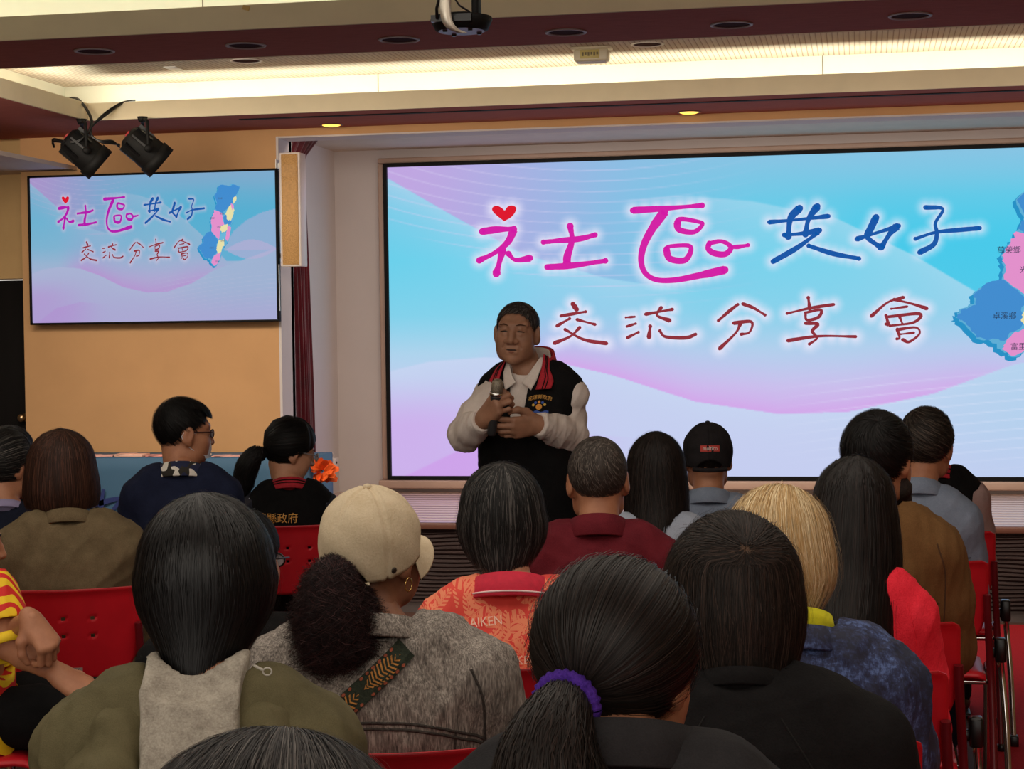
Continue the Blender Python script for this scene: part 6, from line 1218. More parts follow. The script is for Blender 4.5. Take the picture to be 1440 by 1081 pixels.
# --- bearded man in brown jacket
f = Fig('bearded man with thick black hair in a brown suede jacket', (1234, 578), 4.85, w=0.90, hair_h=0.136, skin=S_MID(), head=(-24, -2, 0), shx=-0.018, neckr=0.058); PEOPLE['brown_jacket'] = f
a = f.arms(); f.body(a, fine=0.0042); f.face_parts(); M_SUE = fabric('brown_suede', (120, 88, 54), (96, 68, 40), scale=7, weave=350, bump=0.4); j = f.garment('jacket', M_SUE, a, e=0.030, fold=0.006, seed=121, armr=0.012, sl=0.9, neck=0.074); f.collar(M_SUE, h=0.040, r=0.072, flare=0.026, drop=0.05); f.lower(T_KHAKI)
f.seam('back_seam', [(-0.17, f.zn-0.20), (0, f.zn-0.195), (0.17, f.zn-0.205)], 0.002, mat('dark_brown_seam', (78, 52, 30), 0.9), parent=j); f.seam('armhole_seam', [(0.165, f.zn-0.05), (0.185, f.zn-0.13), (0.182, f.zn-0.26)], 0.002, mat('dark_brown_seam', (1, 1, 1)), parent=j)
f.hair(mens_hair(6000, 0.007, 0.35, (0.30, -0.62, 0.72), 6, thick=0.014, swirl=0.9, width=0.0011, topthick=0.004, hem=[(0, 0.08), (28, 0.085), (48, 0.05), (62, 0.02), (74, -0.02), (84, 0.012), (98, 0.014), (110, -0.03), (130, -0.062), (180, -0.075)]), H_BLACK)
F = Field((-0.09, -0.02, -0.155), (0.09, 0.13, 0.0), 0.005); F.cap((-0.052, 0.024, -0.07), (-0.03, 0.075, -0.10), 0.026, 0.026, 0.02).cap((0.052, 0.024, -0.07), (0.03, 0.075, -0.10), 0.026, 0.026, 0.02).cap((-0.03, 0.078, -0.105), (0.03, 0.078, -0.105), 0.030, 0.030, 0.02).cap((-0.062, 0.012, -0.03), (-0.055, 0.03, -0.07), 0.013, 0.022, 0.02).cap((0.062, 0.012, -0.03), (0.055, 0.03, -0.07), 0.013, 0.022, 0.02); F.cap((-0.022, 0.10, -0.06), (0.022, 0.10, -0.06), 0.012, 0.012, 0.01, True)
V, Q = F.mesh(1); V = wrinkle(V, Q, 0.003, 5, 90); f.to_head(link('beard', mesh_np('beard', V, Q, True), mat('beard_dark', (34, 24, 20), 0.8, var=0.3, scale=150, bump=0.8, bscale=300), f.root))
# --- man in blue-grey shirt
f = Fig('man with ash brown hair in a blue grey work shirt near the right aisle', (1302, 573), 6.05, w=0.82, hair_h=0.132, skin=S_MID(), head=(-14, 0, 4), shx=-0.034); PEOPLE['grey_shirt'] = f
a = f.arms(); f.body(a); f.face_parts(); j = f.garment('shirt', GREYW, a, e=0.022, fold=0.005, seed=131, sl=1.35); f.collar(GREYW, h=0.042, flare=0.024, drop=0.046); f.lower(T_NAVYT)
f.seam('yoke_seam', [(-0.16, f.zn-0.20), (0, f.zn-0.20), (0.17, f.zn-0.205)], 0.0018, mat('dark_seam', (60, 64, 72), 0.9), parent=j); f.drape('dark_tab', [(-0.075, f.zn-0.10), (-0.02, f.zn-0.105), (-0.045, f.zn-0.135)], [(0, 1, 2)], mat('dark_slate_patch', (52, 58, 70), 0.8), 0.004)
f.hair(mens_hair(4200, 0.008, 0.4, (-0.35, -0.35, 0.85), 8, thick=0.010, swirl=0.8, width=0.0016, topthick=0.004), H_ASH)
# --- neighbour in black vest
f = Fig('person in a black vest with red collar hidden behind the blue grey shirt', (1300, 580), 6.95, w=0.86, nl=0.105, hoff=(0.0, 0.08), head=(0, -14, 0), hair_h=0.130, skin=S_MID(), shx=0.022); PEOPLE['vest_right'] = f
a = f.arms(); f.body(a); f.face_parts(); f.garment('shirt', fabric('pinkish_grey_cotton', (176, 150, 146), (150, 126, 122)), a, e=0.016, seed=141); f.garment('vest', T_BLACK, a, e=0.028, sleeve='none', seed=142, sl=0.9, shw=0.85); f.collar(RED_STRIPE, h=0.042, r=0.068, flare=0.030, drop=0.05, stripe=[(0.35, M_BLACK), (0.7, M_BLACK)]); f.lower(T_BLACK); f.hair(mens_hair(1500, 0.006, 0.3, seed=9), H_BLACK)
# --- hidden person in black between the left rows
f = Fig('person in black mostly hidden behind the black bob, wearing glasses', (338, 714), 4.30, face=12, w=1.0, hair_h=0.130, skin=S_FAIR(), head=(-26, -6, 0), shx=0.0); PEOPLE['hidden_black'] = f
a = f.arms(); f.body(a); f.face_parts(); f.garment('black_shirt', T_BLACK, a, e=0.022, seed=151, sl=0.95); f.lower(T_BLACK); f.hair(mens_hair(1800, 0.007, 0.4, seed=10, thick=0.010), H_BLACK); f.glasses((30, 26, 26))
# --- far left
f = Fig('woman with swept back iron grey hair in a dark navy top at the left edge', (8, 606), 6.55, face=20, w=1.05, hair_h=0.132, skin=S_MID(), head=(-48, -6, 0), shx=0.0); PEOPLE['far_left'] = f
a = f.arms(); f.body(a); f.face_parts(); f.garment('navy_top', fabric('dark_navy_knit', (30, 34, 50), (20, 22, 34)), a, e=0.022, seed=161); f.collar(mat('lilac_inner_collar', (150, 140, 176), 0.8), h=0.03, flare=0.012, drop=0.02); f.lower(T_BLACK)
f.hair(mens_hair(3600, 0.009, 1.1, (0, -0.95, -0.2), 11, hem=[(0, 0.078), (25, 0.075), (45, 0.03), (66, 0.016), (84, 0.022), (98, 0.018), (108, -0.05), (140, -0.08), (180, -0.09)], thick=0.014, swirl=0.1, topthick=0.006, colour=1.8), hair_mat('swept_grey', (28, 27, 27), (112, 106, 100)))
f = Fig('person in dark clothes beyond the grey haired woman at the left edge', (16, 598), 7.60, face=20, w=1.0, hair_h=0.132, skin=S_FAIR(), head=(-50, 0, 0)); PEOPLE['far_left_back'] = f
a = f.arms(); f.body(a); f.face_parts(); f.garment('jumper', T_BLACK, a, e=0.02, seed=171); f.lower(T_BLACK); f.hair(mens_hair(1500, 0.008, 0.4, seed=12, thick=0.010), H_BLACK)
# ---------------------------------------------------------------- the speaker
def speaker():
    T = 6.70
    f = Fig('speaker in white shirt and black vest with red collar, holding a microphone', (727, 428), T, face=166, head=(12, -1, -3), w=1.06, lean=0.0, belly=0.035, hs=1.0, nl=0.150, crown=0.010, lids=True, hair_h=0.106, skin=skin_mat('skin_speaker', (170, 124, 98), (140, 100, 78)), z0=0.86, jaw=0.96, hoff=(0, 0.035), neckr=0.060, shx=-0.035); PEOPLE['speaker'] = f
    L = f.L; zn = f.zn
    f.sec = [(0.86, 0, 0.0, 0.155, 0.115), (0.98, 0, 0.015, 0.162, 0.128), (1.10, 0, 0.02, 0.162, 0.132), (1.20, 0, 0.015, 0.160, 0.126), (zn-0.16, 0, 0.0, 0.162, 0.118), (zn-0.09, 0, -0.005, 0.158, 0.102), (zn-0.045, 0, -0.005, 0.135, 0.082), (zn, 0, 0.0, 0.066, 0.062)]
    arms = [(L(791, 564, 6.73), L(803, 611, 6.64), L(757, 597, 6.46)), (L(690, 563, 6.70), L(654, 611, 6.60), L(678, 591, 6.43))]
    arms = [arms[0], arms[1]]
    c, n = math.cos(-f.rot), math.sin(-f.rot)
    def dirn(v): v = RGT*v[0]+UPV*v[1]-FWD*v[2]; return np.array((c*v[0]-n*v[1], n*v[0]+c*v[1], v[2]))   # (right, up, toward camera) -> local
    # his left hand: open, fingers to the picture's left, thumb up
    hl = hand_mesh(curl=((12, 22, 14), (22, 26, 18), (30, 32, 20), (36, 34, 20)), thumb=((0.020, 0.012, -0.006), (0.046, 0.040, -0.010), (0.058, 0.072, -0.010), (0.056, 0.102, -0.008)), spread=(8, 2, -3, -9), h=0.003, mirror=True, size=1.08)
    Rl = orient(dirn((-0.92, -0.12, 0.42)), dirn((0.30, -0.30, 0.9)))
    # his right hand: closed round the microphone
    hr = hand_mesh(curl=((52, 62, 34), (56, 64, 34), (58, 64, 36), (60, 62, 36)), thumb=((0.020, 0.014, -0.012), (0.040, 0.040, -0.040), (0.030, 0.066, -0.062), (0.012, 0.086, -0.068)), spread=(4, 1, -2, -6), h=0.003, mirror=False, size=1.08)
    Rr = orient(dirn((0.52, 0.62, 0.55)), dirn((-0.62, 0.10, 0.78)))
    f.body(arms, fine=0.0030, coarse=0.010, ar=0.8, hand_list=[(hl, Rl, arms[0][2]), (hr, Rr, arms[1][2])])
    # face: narrow eyes, brows, mouth
    br = mat('speaker_brow', (78, 54, 42), 0.9, spec=0.1); ey = mat('eye_dark', (22, 15, 12), 0.25)
    for g in (-1, 1):
        f.to_head(MB().tube([(g*0.017, 0.0875, 0.0075), (g*0.026, 0.0900, 0.0088), (g*0.035, 0.0890, 0.0084), (g*0.045, 0.0835, 0.0062)], [0.0010, 0.0022, 0.0021, 0.0008], 8).build('eye', ey, f.root))
        f.to_head(MB().tube([(g*0.014, 0.0955, 0.0295), (g*0.030, 0.0925, 0.0345), (g*0.049, 0.0790, 0.0305)], [0.0012, 0.0028, 0.0010], 8).build('eyebrow', br, f.root))
        f.to_head(MB().ball((g*0.0085, 0.1015, -0.0335), (0.0044, 0.0046, 0.0020), 6).build('nostril', mat('nostril_dark', (46, 26, 20), 0.8), f.root))
    f.to_head(MB().tube([(-0.024, 0.0850, -0.0600), (-0.010, 0.0905, -0.0590), (0, 0.0910, -0.0595), (0.010, 0.0905, -0.0590), (0.024, 0.0850, -0.0600)], [0.0010, 0.0026, 0.0030, 0.0026, 0.0010], 8).build('mouth', mat('mouth_dark', (44, 22, 20), 0.6), f.root))
    f.to_head(MB().tube([(-0.018, 0.0850, -0.0665), (0, 0.0900, -0.0680), (0.018, 0.0850, -0.0665)], [0.0014, 0.0034, 0.0014], 8).build('lower_lip', mat('lip', (142, 92, 74), 0.6, spec=0.2), f.root))
    # hair: combed across, thin and greying at the temples
    hm = [(0, 0.083), (25, 0.080), (44, 0.062), (56, 0.034), (64, 0.022), (74, 0.016), (80, 0.034), (98, 0.034), (108, -0.020), (140, -0.06), (180, -0.068)]
    f.hair(mens_hair(5200, 0.004, 0.5, (-0.62, 0.30, 0.72), 21, hem=hm, thick=0.001, topthick=-0.0065, swirl=0.25, width=0.0012, colour=1.3, tone=0.2), hair_mat('speaker_hair', (38, 34, 33), (112, 104, 99)))
    # white shirt, black vest
    M_WS = fabric('white_shirt_cotton', (226, 214, 206), (206, 192, 184), scale=8, bump=0.35, rough=0.8)
    sh = f.garment('shirt', M_WS, arms, e=0.010, fold=0.007, seed=201, h=0.0065, armr=0.007, zhem=0.88, neck=0.070, freq=60)
    for i, (s_, e_, w_) in enumerate(arms):
        d_ = (w_-e_)/np.linalg.norm(w_-e_); q = Vector(d_).to_track_quat('Z', 'Y').to_matrix().to_4x4(); T_ = Matrix.Translation(Vector(w_-d_*0.035)) @ q
        MB().lathe([(0.047, -0.035), (0.0465, 0.0), (0.044, 0.030), (0.041, 0.031), (0.041, 0.0), (0.042, -0.035)], 26, T_, True).build('cuff', M_WS, sh)
    f.garment('vest', T_BLACK, arms, e=0.028, sleeve='none', fold=0.004, seed=202, h=0.0065, zhem=0.87, neck=0.078, vee=0.20, sl=0.9, shw=0.82)
    vest_bvh = f.bvh
    def flap(name, pts, th, m, lift, parent=None):
        """a collar leaf given by front-view pairs (inner, outer) laid on the chest"""
        V = []; inn = [np.array(q) for q in spline(pts[0::2], 5)]; out = [np.array(q) for q in spline(pts[1::2], 5)]; NC = 6
        for A, B in zip(inn, out):
            for c_ in range(NC):
                x, z, off = A+(B-A)*c_/(NC-1); hit = f.bvh.ray_cast(Vector((x, 1, z)), Vector((0, -1, 0))); y = hit[0].y if hit[0] else 0.0
                V.append((x, max(y, off)+lift, z))
        R_ = len(inn); k = len(V); V2 = V+[(x, y-th, z) for x, y, z in V]; I = lambda r, c, l: l*k+r*NC+c; F = []
        for r in range(R_-1):
            for c_ in range(NC-1): F += [(I(r, c_, 0), I(r, c_+1, 0), I(r+1, c_+1, 0), I(r+1, c_, 0)), (I(r, c_, 1), I(r+1, c_, 1), I(r+1, c_+1, 1), I(r, c_+1, 1))]
            F += [(I(r, 0, 0), I(r+1, 0, 0), I(r+1, 0, 1), I(r, 0, 1)), (I(r, NC-1, 0), I(r, NC-1, 1), I(r+1, NC-1, 1), I(r+1, NC-1, 0))]
        for c_ in range(NC-1): F += [(I(0, c_, 0), I(0, c_, 1), I(0, c_+1, 1), I(0, c_+1, 0)), (I(R_-1, c_, 0), I(R_-1, c_+1, 0), I(R_-1, c_+1, 1), I(R_-1, c_, 1))]
        return link(name, mesh_np(name, np.array(V2), np.array(F), True), m, parent or f.root)
    # shirt collar: band behind the neck and two points in front
    f.collar(M_WS, h=0.060, r=0.072, flare=0.010, drop=0.040, gap=40, tilt=0.022, name='shirt_collar', y=0.006, z=0.018)
    f.collar(RED_STRIPE, h=0.056, r=0.084, flare=0.014, drop=0.05, gap=62, tilt=0.026, name='vest_collar', y=0.0, z=0.022)
    for g in (-1, 1):
        flap('shirt_collar_point', [(g*0.062, zn+0.062, 0.040), (g*0.076, zn+0.058, 0.030), (g*0.048, zn+0.028, 0.070), (g*0.074, zn+0.020, 0.060), (g*0.028, zn-0.010, 0.092), (g*0.068, zn-0.018, 0.085), (g*0.012, zn-0.030, 0.100), (g*0.052, zn-0.058, 0.104)], 0.003, M_WS, 0.006)
        fl = flap('vest_collar_leaf', [(g*0.072, zn+0.072, 0.030), (g*0.086, zn+0.062, 0.015), (g*0.078, zn+0.030, 0.060), (g*0.112, zn+0.012, 0.040), (g*0.080, zn-0.012, 0.090), (g*0.128, zn-0.022, 0.070), (g*0.076, zn-0.056, 0.115), (g*0.130, zn-0.052, 0.10)], 0.004, RED_STRIPE, 0.010)
        for q in (0.42, 0.62):
            A = [np.array(((1-q)*x0+q*x1, (1-q)*z0+q*z1, (1-q)*o0+q*o1)) for x0, z0, o0, x1, z1, o1 in ((g*0.072, zn+0.072, 0.030, g*0.086, zn+0.062, 0.015), (g*0.078, zn+0.030, 0.060, g*0.112, zn+0.012, 0.040), (g*0.080, zn-0.012, 0.090, g*0.128, zn-0.022, 0.070), (g*0.076, zn-0.056, 0.115, g*0.130, zn-0.052, 0.10))]; pp = []
            for x, z, off in spline(A, 5):
                hit = f.bvh.ray_cast(Vector((x, 1, z)), Vector((0, -1, 0))); pp.append((x, max(hit[0].y if hit[0] else 0.0, off)+0.0105, z))
            MB().tube(pp, 0.0022, 6).build('collar_stripe', M_BLACK, fl)
    for z in (zn-0.085, zn-0.12): MB().ball((0, 0.150, z), (0.005, 0.003, 0.005), 6).build('shirt_button', mat('shirt_button', (236, 232, 226), 0.3), f.root)
    # chest emblem
    ex, ez = -0.088, zn-0.128
    f.bvh = vest_bvh
    f.text('花蓮縣政府', ex, ez+0.045, 0.017, GOLD, front=True, arc=5.0, name='emblem_lettering')
    def disc(x, z, r, m, nm, ry=None, n_=12): f.drape(nm, [(x+r*math.cos(q), z+(ry or r)*math.sin(q)) for q in np.linspace(0, 2*math.pi, n_, endpoint=False)], [tuple(range(n_))], m, 0.003, True)
    EO = mat('emblem_orange', (226, 150, 44), 0.6); EB = mat('emblem_blue', (40, 80, 170), 0.6); EY = mat('emblem_yellow', (220, 180, 70), 0.6)
    disc(ex, ez+0.010, 0.011, EO, 'emblem_sun')
    for k in range(5): q = 0.3+k*0.62; disc(ex+0.021*math.cos(q), ez+0.012+0.016*math.sin(q), 0.005, [EY, EB, EO, EB, EY][k], 'emblem_petal')
    for k in range(2): f.drape('emblem_wave', [(ex-0.034+0.068*i/10, ez-0.010-0.012*k+0.003*math.sin(i*1.3+k)+(0.0045 if j else -0.0035)) for i in range(11) for j in (0, 1)], [(2*i, 2*i+1, 2*i+3, 2*i+2) for i in range(10)], EB, 0.003, True)
    # trousers and shoes, standing
    F = Field((-.3, -.2, .05), (.3, .24, .98), 0.013); F.ell((0, 0.0, 0.90), (.178, .13, .11), .04)
    for g in (-1, 1): F.path([(g*.095, 0, .86), (g*.105, .01, .48), (g*.11, -.01, .09)], [.098, .068, .050], .03)
    V, Q = F.mesh(1); link('trousers', mesh_np('trousers', wrinkle(V, Q, .005, 6), Q, True), T_BLACK, f.root)
    for g in (-1, 1): MB().ball((g*.11, .05, .05), (.046, .135, .048), 8).rbox((g*.11-.044, -.08, .001), (g*.11+.044, .18, .022), .01, 2).build('shoe', mat('black_shoe', (26, 24, 24), 0.4), f.root)
    # microphone
    top = at(700, 538, 6.37); bot = at(691, 612, 6.41); ax = Vector(top-bot); ln = ax.length; q = ax.to_track_quat('Z', 'Y').to_matrix().to_4x4(); M_ = Matrix.Translation(Vector(bot)) @ q
    t = thing('microphone', 'dark handheld microphone with metal mesh head in the speaker\'s hand', 'microphone', bot)
    M_ = Matrix.Translation(-Vector(bot)) @ M_
    MB().lathe([(0.0, 0.0), (0.014, 0.0), (0.016, 0.006), (0.0165, 0.03), (0.018, 0.10), (0.0205, ln-0.055), (0.022, ln-0.045), (0.0, ln-0.045)], 24, M_).build('handle', mat('gunmetal', (52, 52, 54), 0.35, 0.3, var=0.05), t)
    MB().lathe([(0.0225, ln-0.048), (0.0245, ln-0.045), (0.0245, ln-0.038), (0.0225, ln-0.035)], 24, M_).build('ring', M_CHROME, t)
    mm = bpy.data.materials.new('metal_mesh_grille'); mm.use_nodes = True; tt = NT(mm); v = tt.coords('Object'); vo = tt.n('ShaderNodeTexVoronoi'); vo.inputs['Scale'].default_value = 380; tt.link(v, vo.inputs['Vector']); tt.color(tt.ramp(vo.outputs['Distance'], [(0.15, lin((78, 72, 64))), (0.5, lin((150, 140, 124)))])); tt.b.inputs['Metallic'].default_value = 0.6; tt.b.inputs['Roughness'].default_value = 0.4; tt.bump(vo.outputs['Distance'], 0.6, 0.002)
    MB().lathe([(0.0195, ln-0.038), (0.0215, ln-0.026), (0.022, ln-0.010), (0.019, ln+0.004), (0.012, ln+0.012), (0.0, ln+0.014)], 24, M_).build('grille', mm, t)
speaker()
# ---------------------------------------------------------------- seated person at the left edge, turned to the right
def edge_person():
    f = Fig('person in red and yellow print shirt gripping one forearm, at the left edge', (-52, 700), 4.95, face=-62, head=(10, -4, 0), w=1.0, lean=-0.02, skin=S_MID(), hair_h=0.13); PEOPLE['edge'] = f
    L = f.L; zn = f.zn
    # nearer (right) arm lies along the thigh, the other hand grips its forearm
    arms = [(np.array((-0.168, 0.02, zn-0.09)), L(0, 902, 4.93), L(44, 872, 4.71)), (L(-14, 838, 4.86), L(6, 905, 4.80), L(80, 945, 4.74))]
    c, n = math.cos(-f.rot), math.sin(-f.rot)
    def dirn(v): v = RGT*v[0]+UPV*v[1]-FWD*v[2]; return np.array((c*v[0]-n*v[1], n*v[0]+c*v[1], v[2]))
    hl = hand_mesh(curl=((60, 62, 30), (64, 64, 32), (66, 64, 32), (66, 62, 30)), thumb=((0.022, 0.016, -0.010), (0.046, 0.036, -0.026), (0.052, 0.060, -0.046), (0.044, 0.080, -0.060)), h=0.003, mirror=True)
    hr = hand_mesh(curl=((10, 14, 8), (12, 16, 10), (14, 16, 10), (16, 18, 10)), h=0.003, mirror=False)
    f.body(arms, armh=0.0055, hand_list=[(hl, orient(dirn((0.62, -0.72, 0.30)), dirn((0.60, 0.42, 0.68))), arms[0][2]), (hr, orient(dirn((0.86, -0.48, 0.15)), dirn((0.35, 0.75, 0.55))), arms[1][2])]); f.face_parts()
    def pm():
        m = bpy.data.materials.new('red_yellow_print'); m.use_nodes = True; t = NT(m); v = t.coords('Object'); w_ = t.n('ShaderNodeTexWave', wave_type='RINGS'); w_.inputs['Scale'].default_value = 9; w_.inputs['Distortion'].default_value = 18; w_.inputs['Detail'].default_value = 1; t.link(v, w_.inputs[0])
        t.color(t.ramp(w_.outputs['Fac'], [(0.52, lin((214, 30, 26))), (0.56, lin((246, 202, 24)))])); t.b.inputs['Roughness'].default_value = 0.7; return m
    sh = f.garment('shirt', pm(), arms, e=0.022, sleeve='short', fold=0.005, seed=301, cuff=0.72)
    YEL = mat('yellow_rib_trim', (244, 204, 26), 0.7)
    for s_, e_, w_ in arms:
        d_ = (e_-s_)/np.linalg.norm(e_-s_); q2 = s_+(e_-s_)*0.76; T_ = Matrix.Translation(Vector(q2+d_*0.046)) @ Vector(d_).to_track_quat('Z', 'Y').to_matrix().to_4x4()
        MB().lathe([(0.074, -0.014), (0.0755, 0.0), (0.0745, 0.014), (0.070, 0.014), (0.069, -0.012)], 26, T_, True).build('sleeve_cuff', YEL, sh)
    hem = []
    for k in range(40):
        a_ = 2*math.pi*k/40; hem.append((0.203*math.sin(a_), 0.0+0.155*math.cos(a_), 0.47+0.03*math.sin(a_*6)))
    V = []; 
    for k in range(40): x, y, z = hem[k]; V += [(x, y, 0.60), (x*1.10, y*1.10, z)]
    link('yellow_hem', mesh_np('yellow_hem', np.array(V), [(2*k, 2*((k+1) % 40), 2*((k+1) % 40)+1, 2*k+1) for k in range(40)], True), YEL, sh)
    f.lower(T_BLACK); f.hair(mens_hair(1500, 0.007, 0.4, seed=31, thick=0.010), H_DKBROWN)
edge_person()

# ---------------------------------------------------------------- chairs: red shell on dark red uprights, chrome arm post with a black joint
M_RED = mat('red_plastic_shell', (206, 26, 40), 0.38, var=0.04, scale=12, bump=0.06, bscale=500); M_TUBE = mat('dark_red_tube', (104, 14, 24), 0.35, var=0.05)
def back_panel():
    """moulded back with two rows of three square holes and rounded lower corners"""
    nx, nz = 36, 26; W, z0, z1 = 0.222, 0.535, 0.812; holes = set()
    for cx in (10, 17, 24):
        for cz in (12, 17): holes |= {(cx, cz), (cx, cz+1) if False else (cx, cz)}
    def pt(u, v, off):
        x = (u*2-1)*W; z = z0+(z1-z0)*v; lo = max(0, 0.09-(z-z0)); lim = W-0.004-(0.085-math.sqrt(max(0, 0.085**2-lo**2)) if lo > 0 else 0); up = max(0, 0.022-(z1-z)); lim -= (0.022-math.sqrt(max(0, 0.022**2-up**2))) if up > 0 else 0
        if z < z0+0.10: lim -= 0.012
        x = x/W*lim; y = -0.205-0.30*(z-z0)*0.55+0.050*(1-(x/W)**2)*-1+0.03; y += 0.012*max(0, (z-z1+0.03)/0.03)**2*-1
        return (x, y-off, z)
    V = [pt(i/nx, j/nz, o) for o in (0, 0.006) for i in range(nx+1) for j in range(nz+1)]; k = (nx+1)*(nz+1); I = lambda i, j, l: l*k+i*(nz+1)+j; F = []
    full = lambda i, j: 0 <= i < nx and 0 <= j < nz and (i, j) not in holes
    for i in range(nx):
        for j in range(nz):
            if not full(i, j): continue
            F += [(I(i, j, 0), I(i, j+1, 0), I(i+1, j+1, 0), I(i+1, j, 0)), (I(i, j, 1), I(i+1, j, 1), I(i+1, j+1, 1), I(i, j+1, 1))]
            if not full(i-1, j): F.append((I(i, j, 0), I(i, j, 1), I(i, j+1, 1), I(i, j+1, 0)))
            if not full(i+1, j): F.append((I(i+1, j, 0), I(i+1, j+1, 0), I(i+1, j+1, 1), I(i+1, j, 1)))
            if not full(i, j-1): F.append((I(i, j, 0), I(i+1, j, 0), I(i+1, j, 1), I(i, j, 1)))
            if not full(i, j+1): F.append((I(i, j+1, 0), I(i, j+1, 1), I(i+1, j+1, 1), I(i+1, j+1, 0)))
    return mesh_np('backrest', np.array(V), np.array(F), True)
def make_chair():
    t = thing('folding_chair', 'x', 'chair', (0, 0, 0))
    link('backrest', back_panel(), M_RED, t)
    s = MB(); n = 16; V = []
    for i in range(n+1):
        for j in range(n+1):
            x = -0.21+0.42*i/n; y = -0.19+0.40*j/n; r = max(0, abs(x)-0.17)**2+max(0, abs(y-0.01)-0.16)**2; z = 0.446-0.012*math.exp(-((x/0.12)**2+((y+.02)/0.14)**2))-0.03*max(0, (y-0.13)/0.08)**2-6*r; V.append((x, y, z))
    V += [(x, y, z-0.012) for x, y, z in V]; k = (n+1)**2; F = []
    for i in range(n):
        for j in range(n):
            a = i*(n+1)+j; F += [(a, a+n+1, a+n+2, a+1), (k+a, k+a+1, k+a+n+2, k+a+n+1)]
    for i in range(n): F += [(i, i+1, k+i+1, k+i), (k-n-1+i, 2*k-n-1+i, 2*k-n+i, k-n+i), (i*(n+1), k+i*(n+1), k+(i+1)*(n+1), (i+1)*(n+1)), (i*(n+1)+n, (i+1)*(n+1)+n, k+(i+1)*(n+1)+n, k+i*(n+1)+n)]
    link('seat', mesh_np('seat', np.array(V), F, True), M_RED, t)
    for g in (-1, 1):
        MB().tube(spline([(g*0.212, -0.232, 0.70), (g*0.216, -0.215, 0.60), (g*0.224, -0.18, 0.46), (g*0.230, -0.19, 0.30), (g*0.232, -0.25, 0.015)], 5), 0.012, 10).build('upright', M_TUBE, t)
        fl = MB().tube(spline([(g*0.226, -0.10, 0.435), (g*0.230, 0.06, 0.425), (g*0.234, 0.13, 0.36), (g*0.236, 0.20, 0.02)], 5), 0.0115, 10).build('front_leg', M_CHROME, t)
        MB().lathe([(0, 0), (0.016, 0), (0.017, 0.03), (0.013, 0.036), (0, 0.036)], 12, Matrix.Translation((g*0.236, 0.20, 0.0))).build('rubber_foot', M_BLACKGLOSS, fl)
        ft = MB().lathe([(0, 0), (0.016, 0), (0.017, 0.03), (0.013, 0.036), (0, 0.036)], 12, Matrix.Translation((g*0.232, -0.253, 0.0))).build('rear_foot', M_BLACKGLOSS, t)
    MB().tube([(-0.226, -0.12, 0.40), (0.226, -0.12, 0.40)], 0.010, 8).tube([(-0.234, 0.13, 0.36), (0.234, 0.13, 0.36)], 0.010, 8).build('cross_bar', M_CHROME, t)
    ap = MB().tube(spline([(0.262, -0.06, 0.50), (0.270, -0.05, 0.40), (0.280, -0.08, 0.25), (0.284, -0.16, 0.03)], 5), 0.011, 10).build('arm_post', M_CHROME, t)
    MB().rbox((0.246, -0.082, 0.455), (0.282, -0.036, 0.535), 0.007, 2).rbox((0.226, -0.072, 0.470), (0.25, -0.046, 0.50), 0.004, 1).build('arm_joint', M_BLACKGLOSS, ap)
    MB().rbox((0.268, -0.185, 0.002), (0.300, -0.140, 0.05), 0.006, 2).build('post_foot', M_BLACKGLOSS, ap)
    return t
CH0 = make_chair(); FIRST = [True]
def place_chair(base, rot, label):
    o = CH0 if FIRST[0] else copy_tree(CH0); FIRST[0] = False; o.location = base; o.rotation_euler = (0, 0, rot); o['label'] = label; o['group'] = 'red folding chairs of the audience'; return o
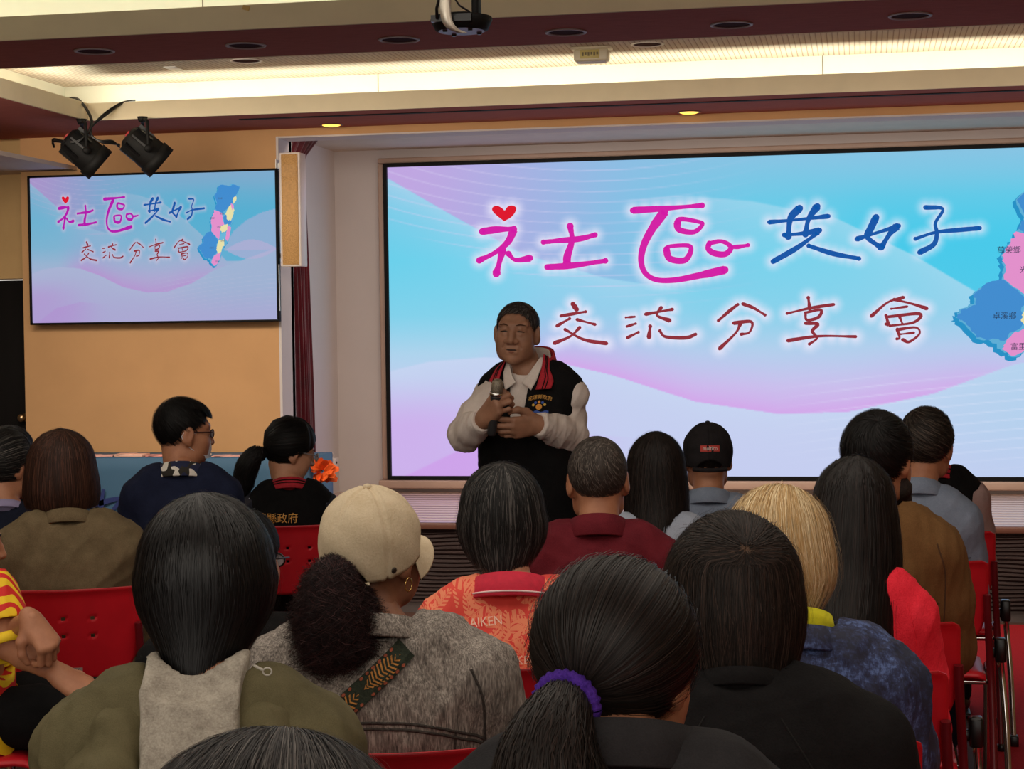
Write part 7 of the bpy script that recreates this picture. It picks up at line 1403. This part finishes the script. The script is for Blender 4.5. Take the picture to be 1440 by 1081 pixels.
CL = {'bob_brown': 'red chair with a number sticker under the woman in baggy olive shirt', 'mask': 'red chair under the man in face mask and navy shirt', 'vest': 'red chair under the ponytailed woman in black vest with gold characters', 'bob_black': 'red chair under the woman with the glossy black bob', 'denim': 'red chair under the woman in cream cap and denim jacket', 'floral': 'red chair under the woman in coral leaf print polo', 'maroon': 'red chair under the man in maroon collared shirt', 'wavy': 'red chair under the woman with dark wavy hair in pale grey jacket', 'cap': 'red chair under the man in the dark cap', 'black_top': 'red chair under the dark haired woman in the black top', 'ponytail': 'red chair under the woman with the purple scrunchie', 'near_grey': 'red chair under the grey haired person at the lower edge', 'blonde': 'red chair under the blonde woman in mottled navy jacket', 'red_top': 'red chair under the long haired woman in coral red top', 'brown_jacket': 'red chair under the bearded man in brown jacket', 'grey_shirt': 'red chair under the man in blue grey work shirt', 'vest_right': 'front row red chair under the person in black vest by the aisle', 'hidden_black': 'red chair under the person in black behind the black bob', 'far_left': 'red chair under the grey haired woman at the left edge', 'far_left_back': 'red chair under the person in dark clothes at far left', 'edge': 'red chair under the person in red and yellow print shirt'}
for k, lab in CL.items():
    f = PEOPLE[k]; b = f.base.copy(); c, n = math.cos(f.rot), math.sin(f.rot); place_chair((float(b[0]), float(b[1]), 0.0), f.rot, lab)
# number sticker on the left chair's back
f = PEOPLE['bob_brown']; t = [o for o in bpy.data.objects if o.get('label') == CL['bob_brown']][0]
bk = [o for o in t.children if o.name.startswith('backrest')][0]; me = bk.data; bv = BVHTree.FromPolygons([v.co.copy() for v in me.vertices], [tuple(p.vertices) for p in me.polygons])
def press(P, F, nm, m, par, lift):
    V = []
    for x, z in P: h = bv.ray_cast(Vector((x, -1, z)), Vector((0, 1, 0))); V.append((x, (h[0].y if h[0] else -0.26)-lift, z))
    return link(nm, mesh_np(nm, np.array(V), F), m, par)
sx, sz = 0.012, 0.562
st = press([(sx+x, sz+z) for x in np.linspace(-0.034, 0.034, 9) for z in (-0.009, 0.009)], [(2*i, 2*i+2, 2*i+3, 2*i+1) for i in range(8)], 'number_sticker', mat('aluminium_sticker', (186, 178, 172), 0.4, 0.2), t, 0.0012)
tm = font_mesh('•nani 26', 0.0165); press([(sx+v.co.x, sz+v.co.y) for v in tm.vertices], [tuple(p.vertices) for p in tm.polygons], 'sticker_print', mat('sticker_ink', (40, 36, 36), 0.6), st, 0.002)
# grey bag just showing at the right edge of the aisle
t = thing('backpack', 'dark grey rounded bag standing by the stage at the right edge', 'bag', at(1466, 862, 9.55)*np.array((1, 1, 0))+np.array((0.02, 0, 0.0)))
MB().rbox((-0.10, -0.08, 0.005), (0.16, 0.08, 0.34), 0.05, 4).build('body', mat('grey_nylon', (62, 63, 65), 0.7, var=0.1, bump=0.2), t); MB().rbox((-0.06, -0.11, 0.04), (0.12, -0.07, 0.2), 0.03, 3).build('pocket', mat('grey_nylon_dark', (60, 62, 64), 0.7), t); MB().tube(spline([(0.0, 0, 0.33), (0.0, 0, 0.40), (0.06, 0, 0.40), (0.06, 0, 0.33)], 5), 0.008, 8).build('handle', M_BLACK, t)
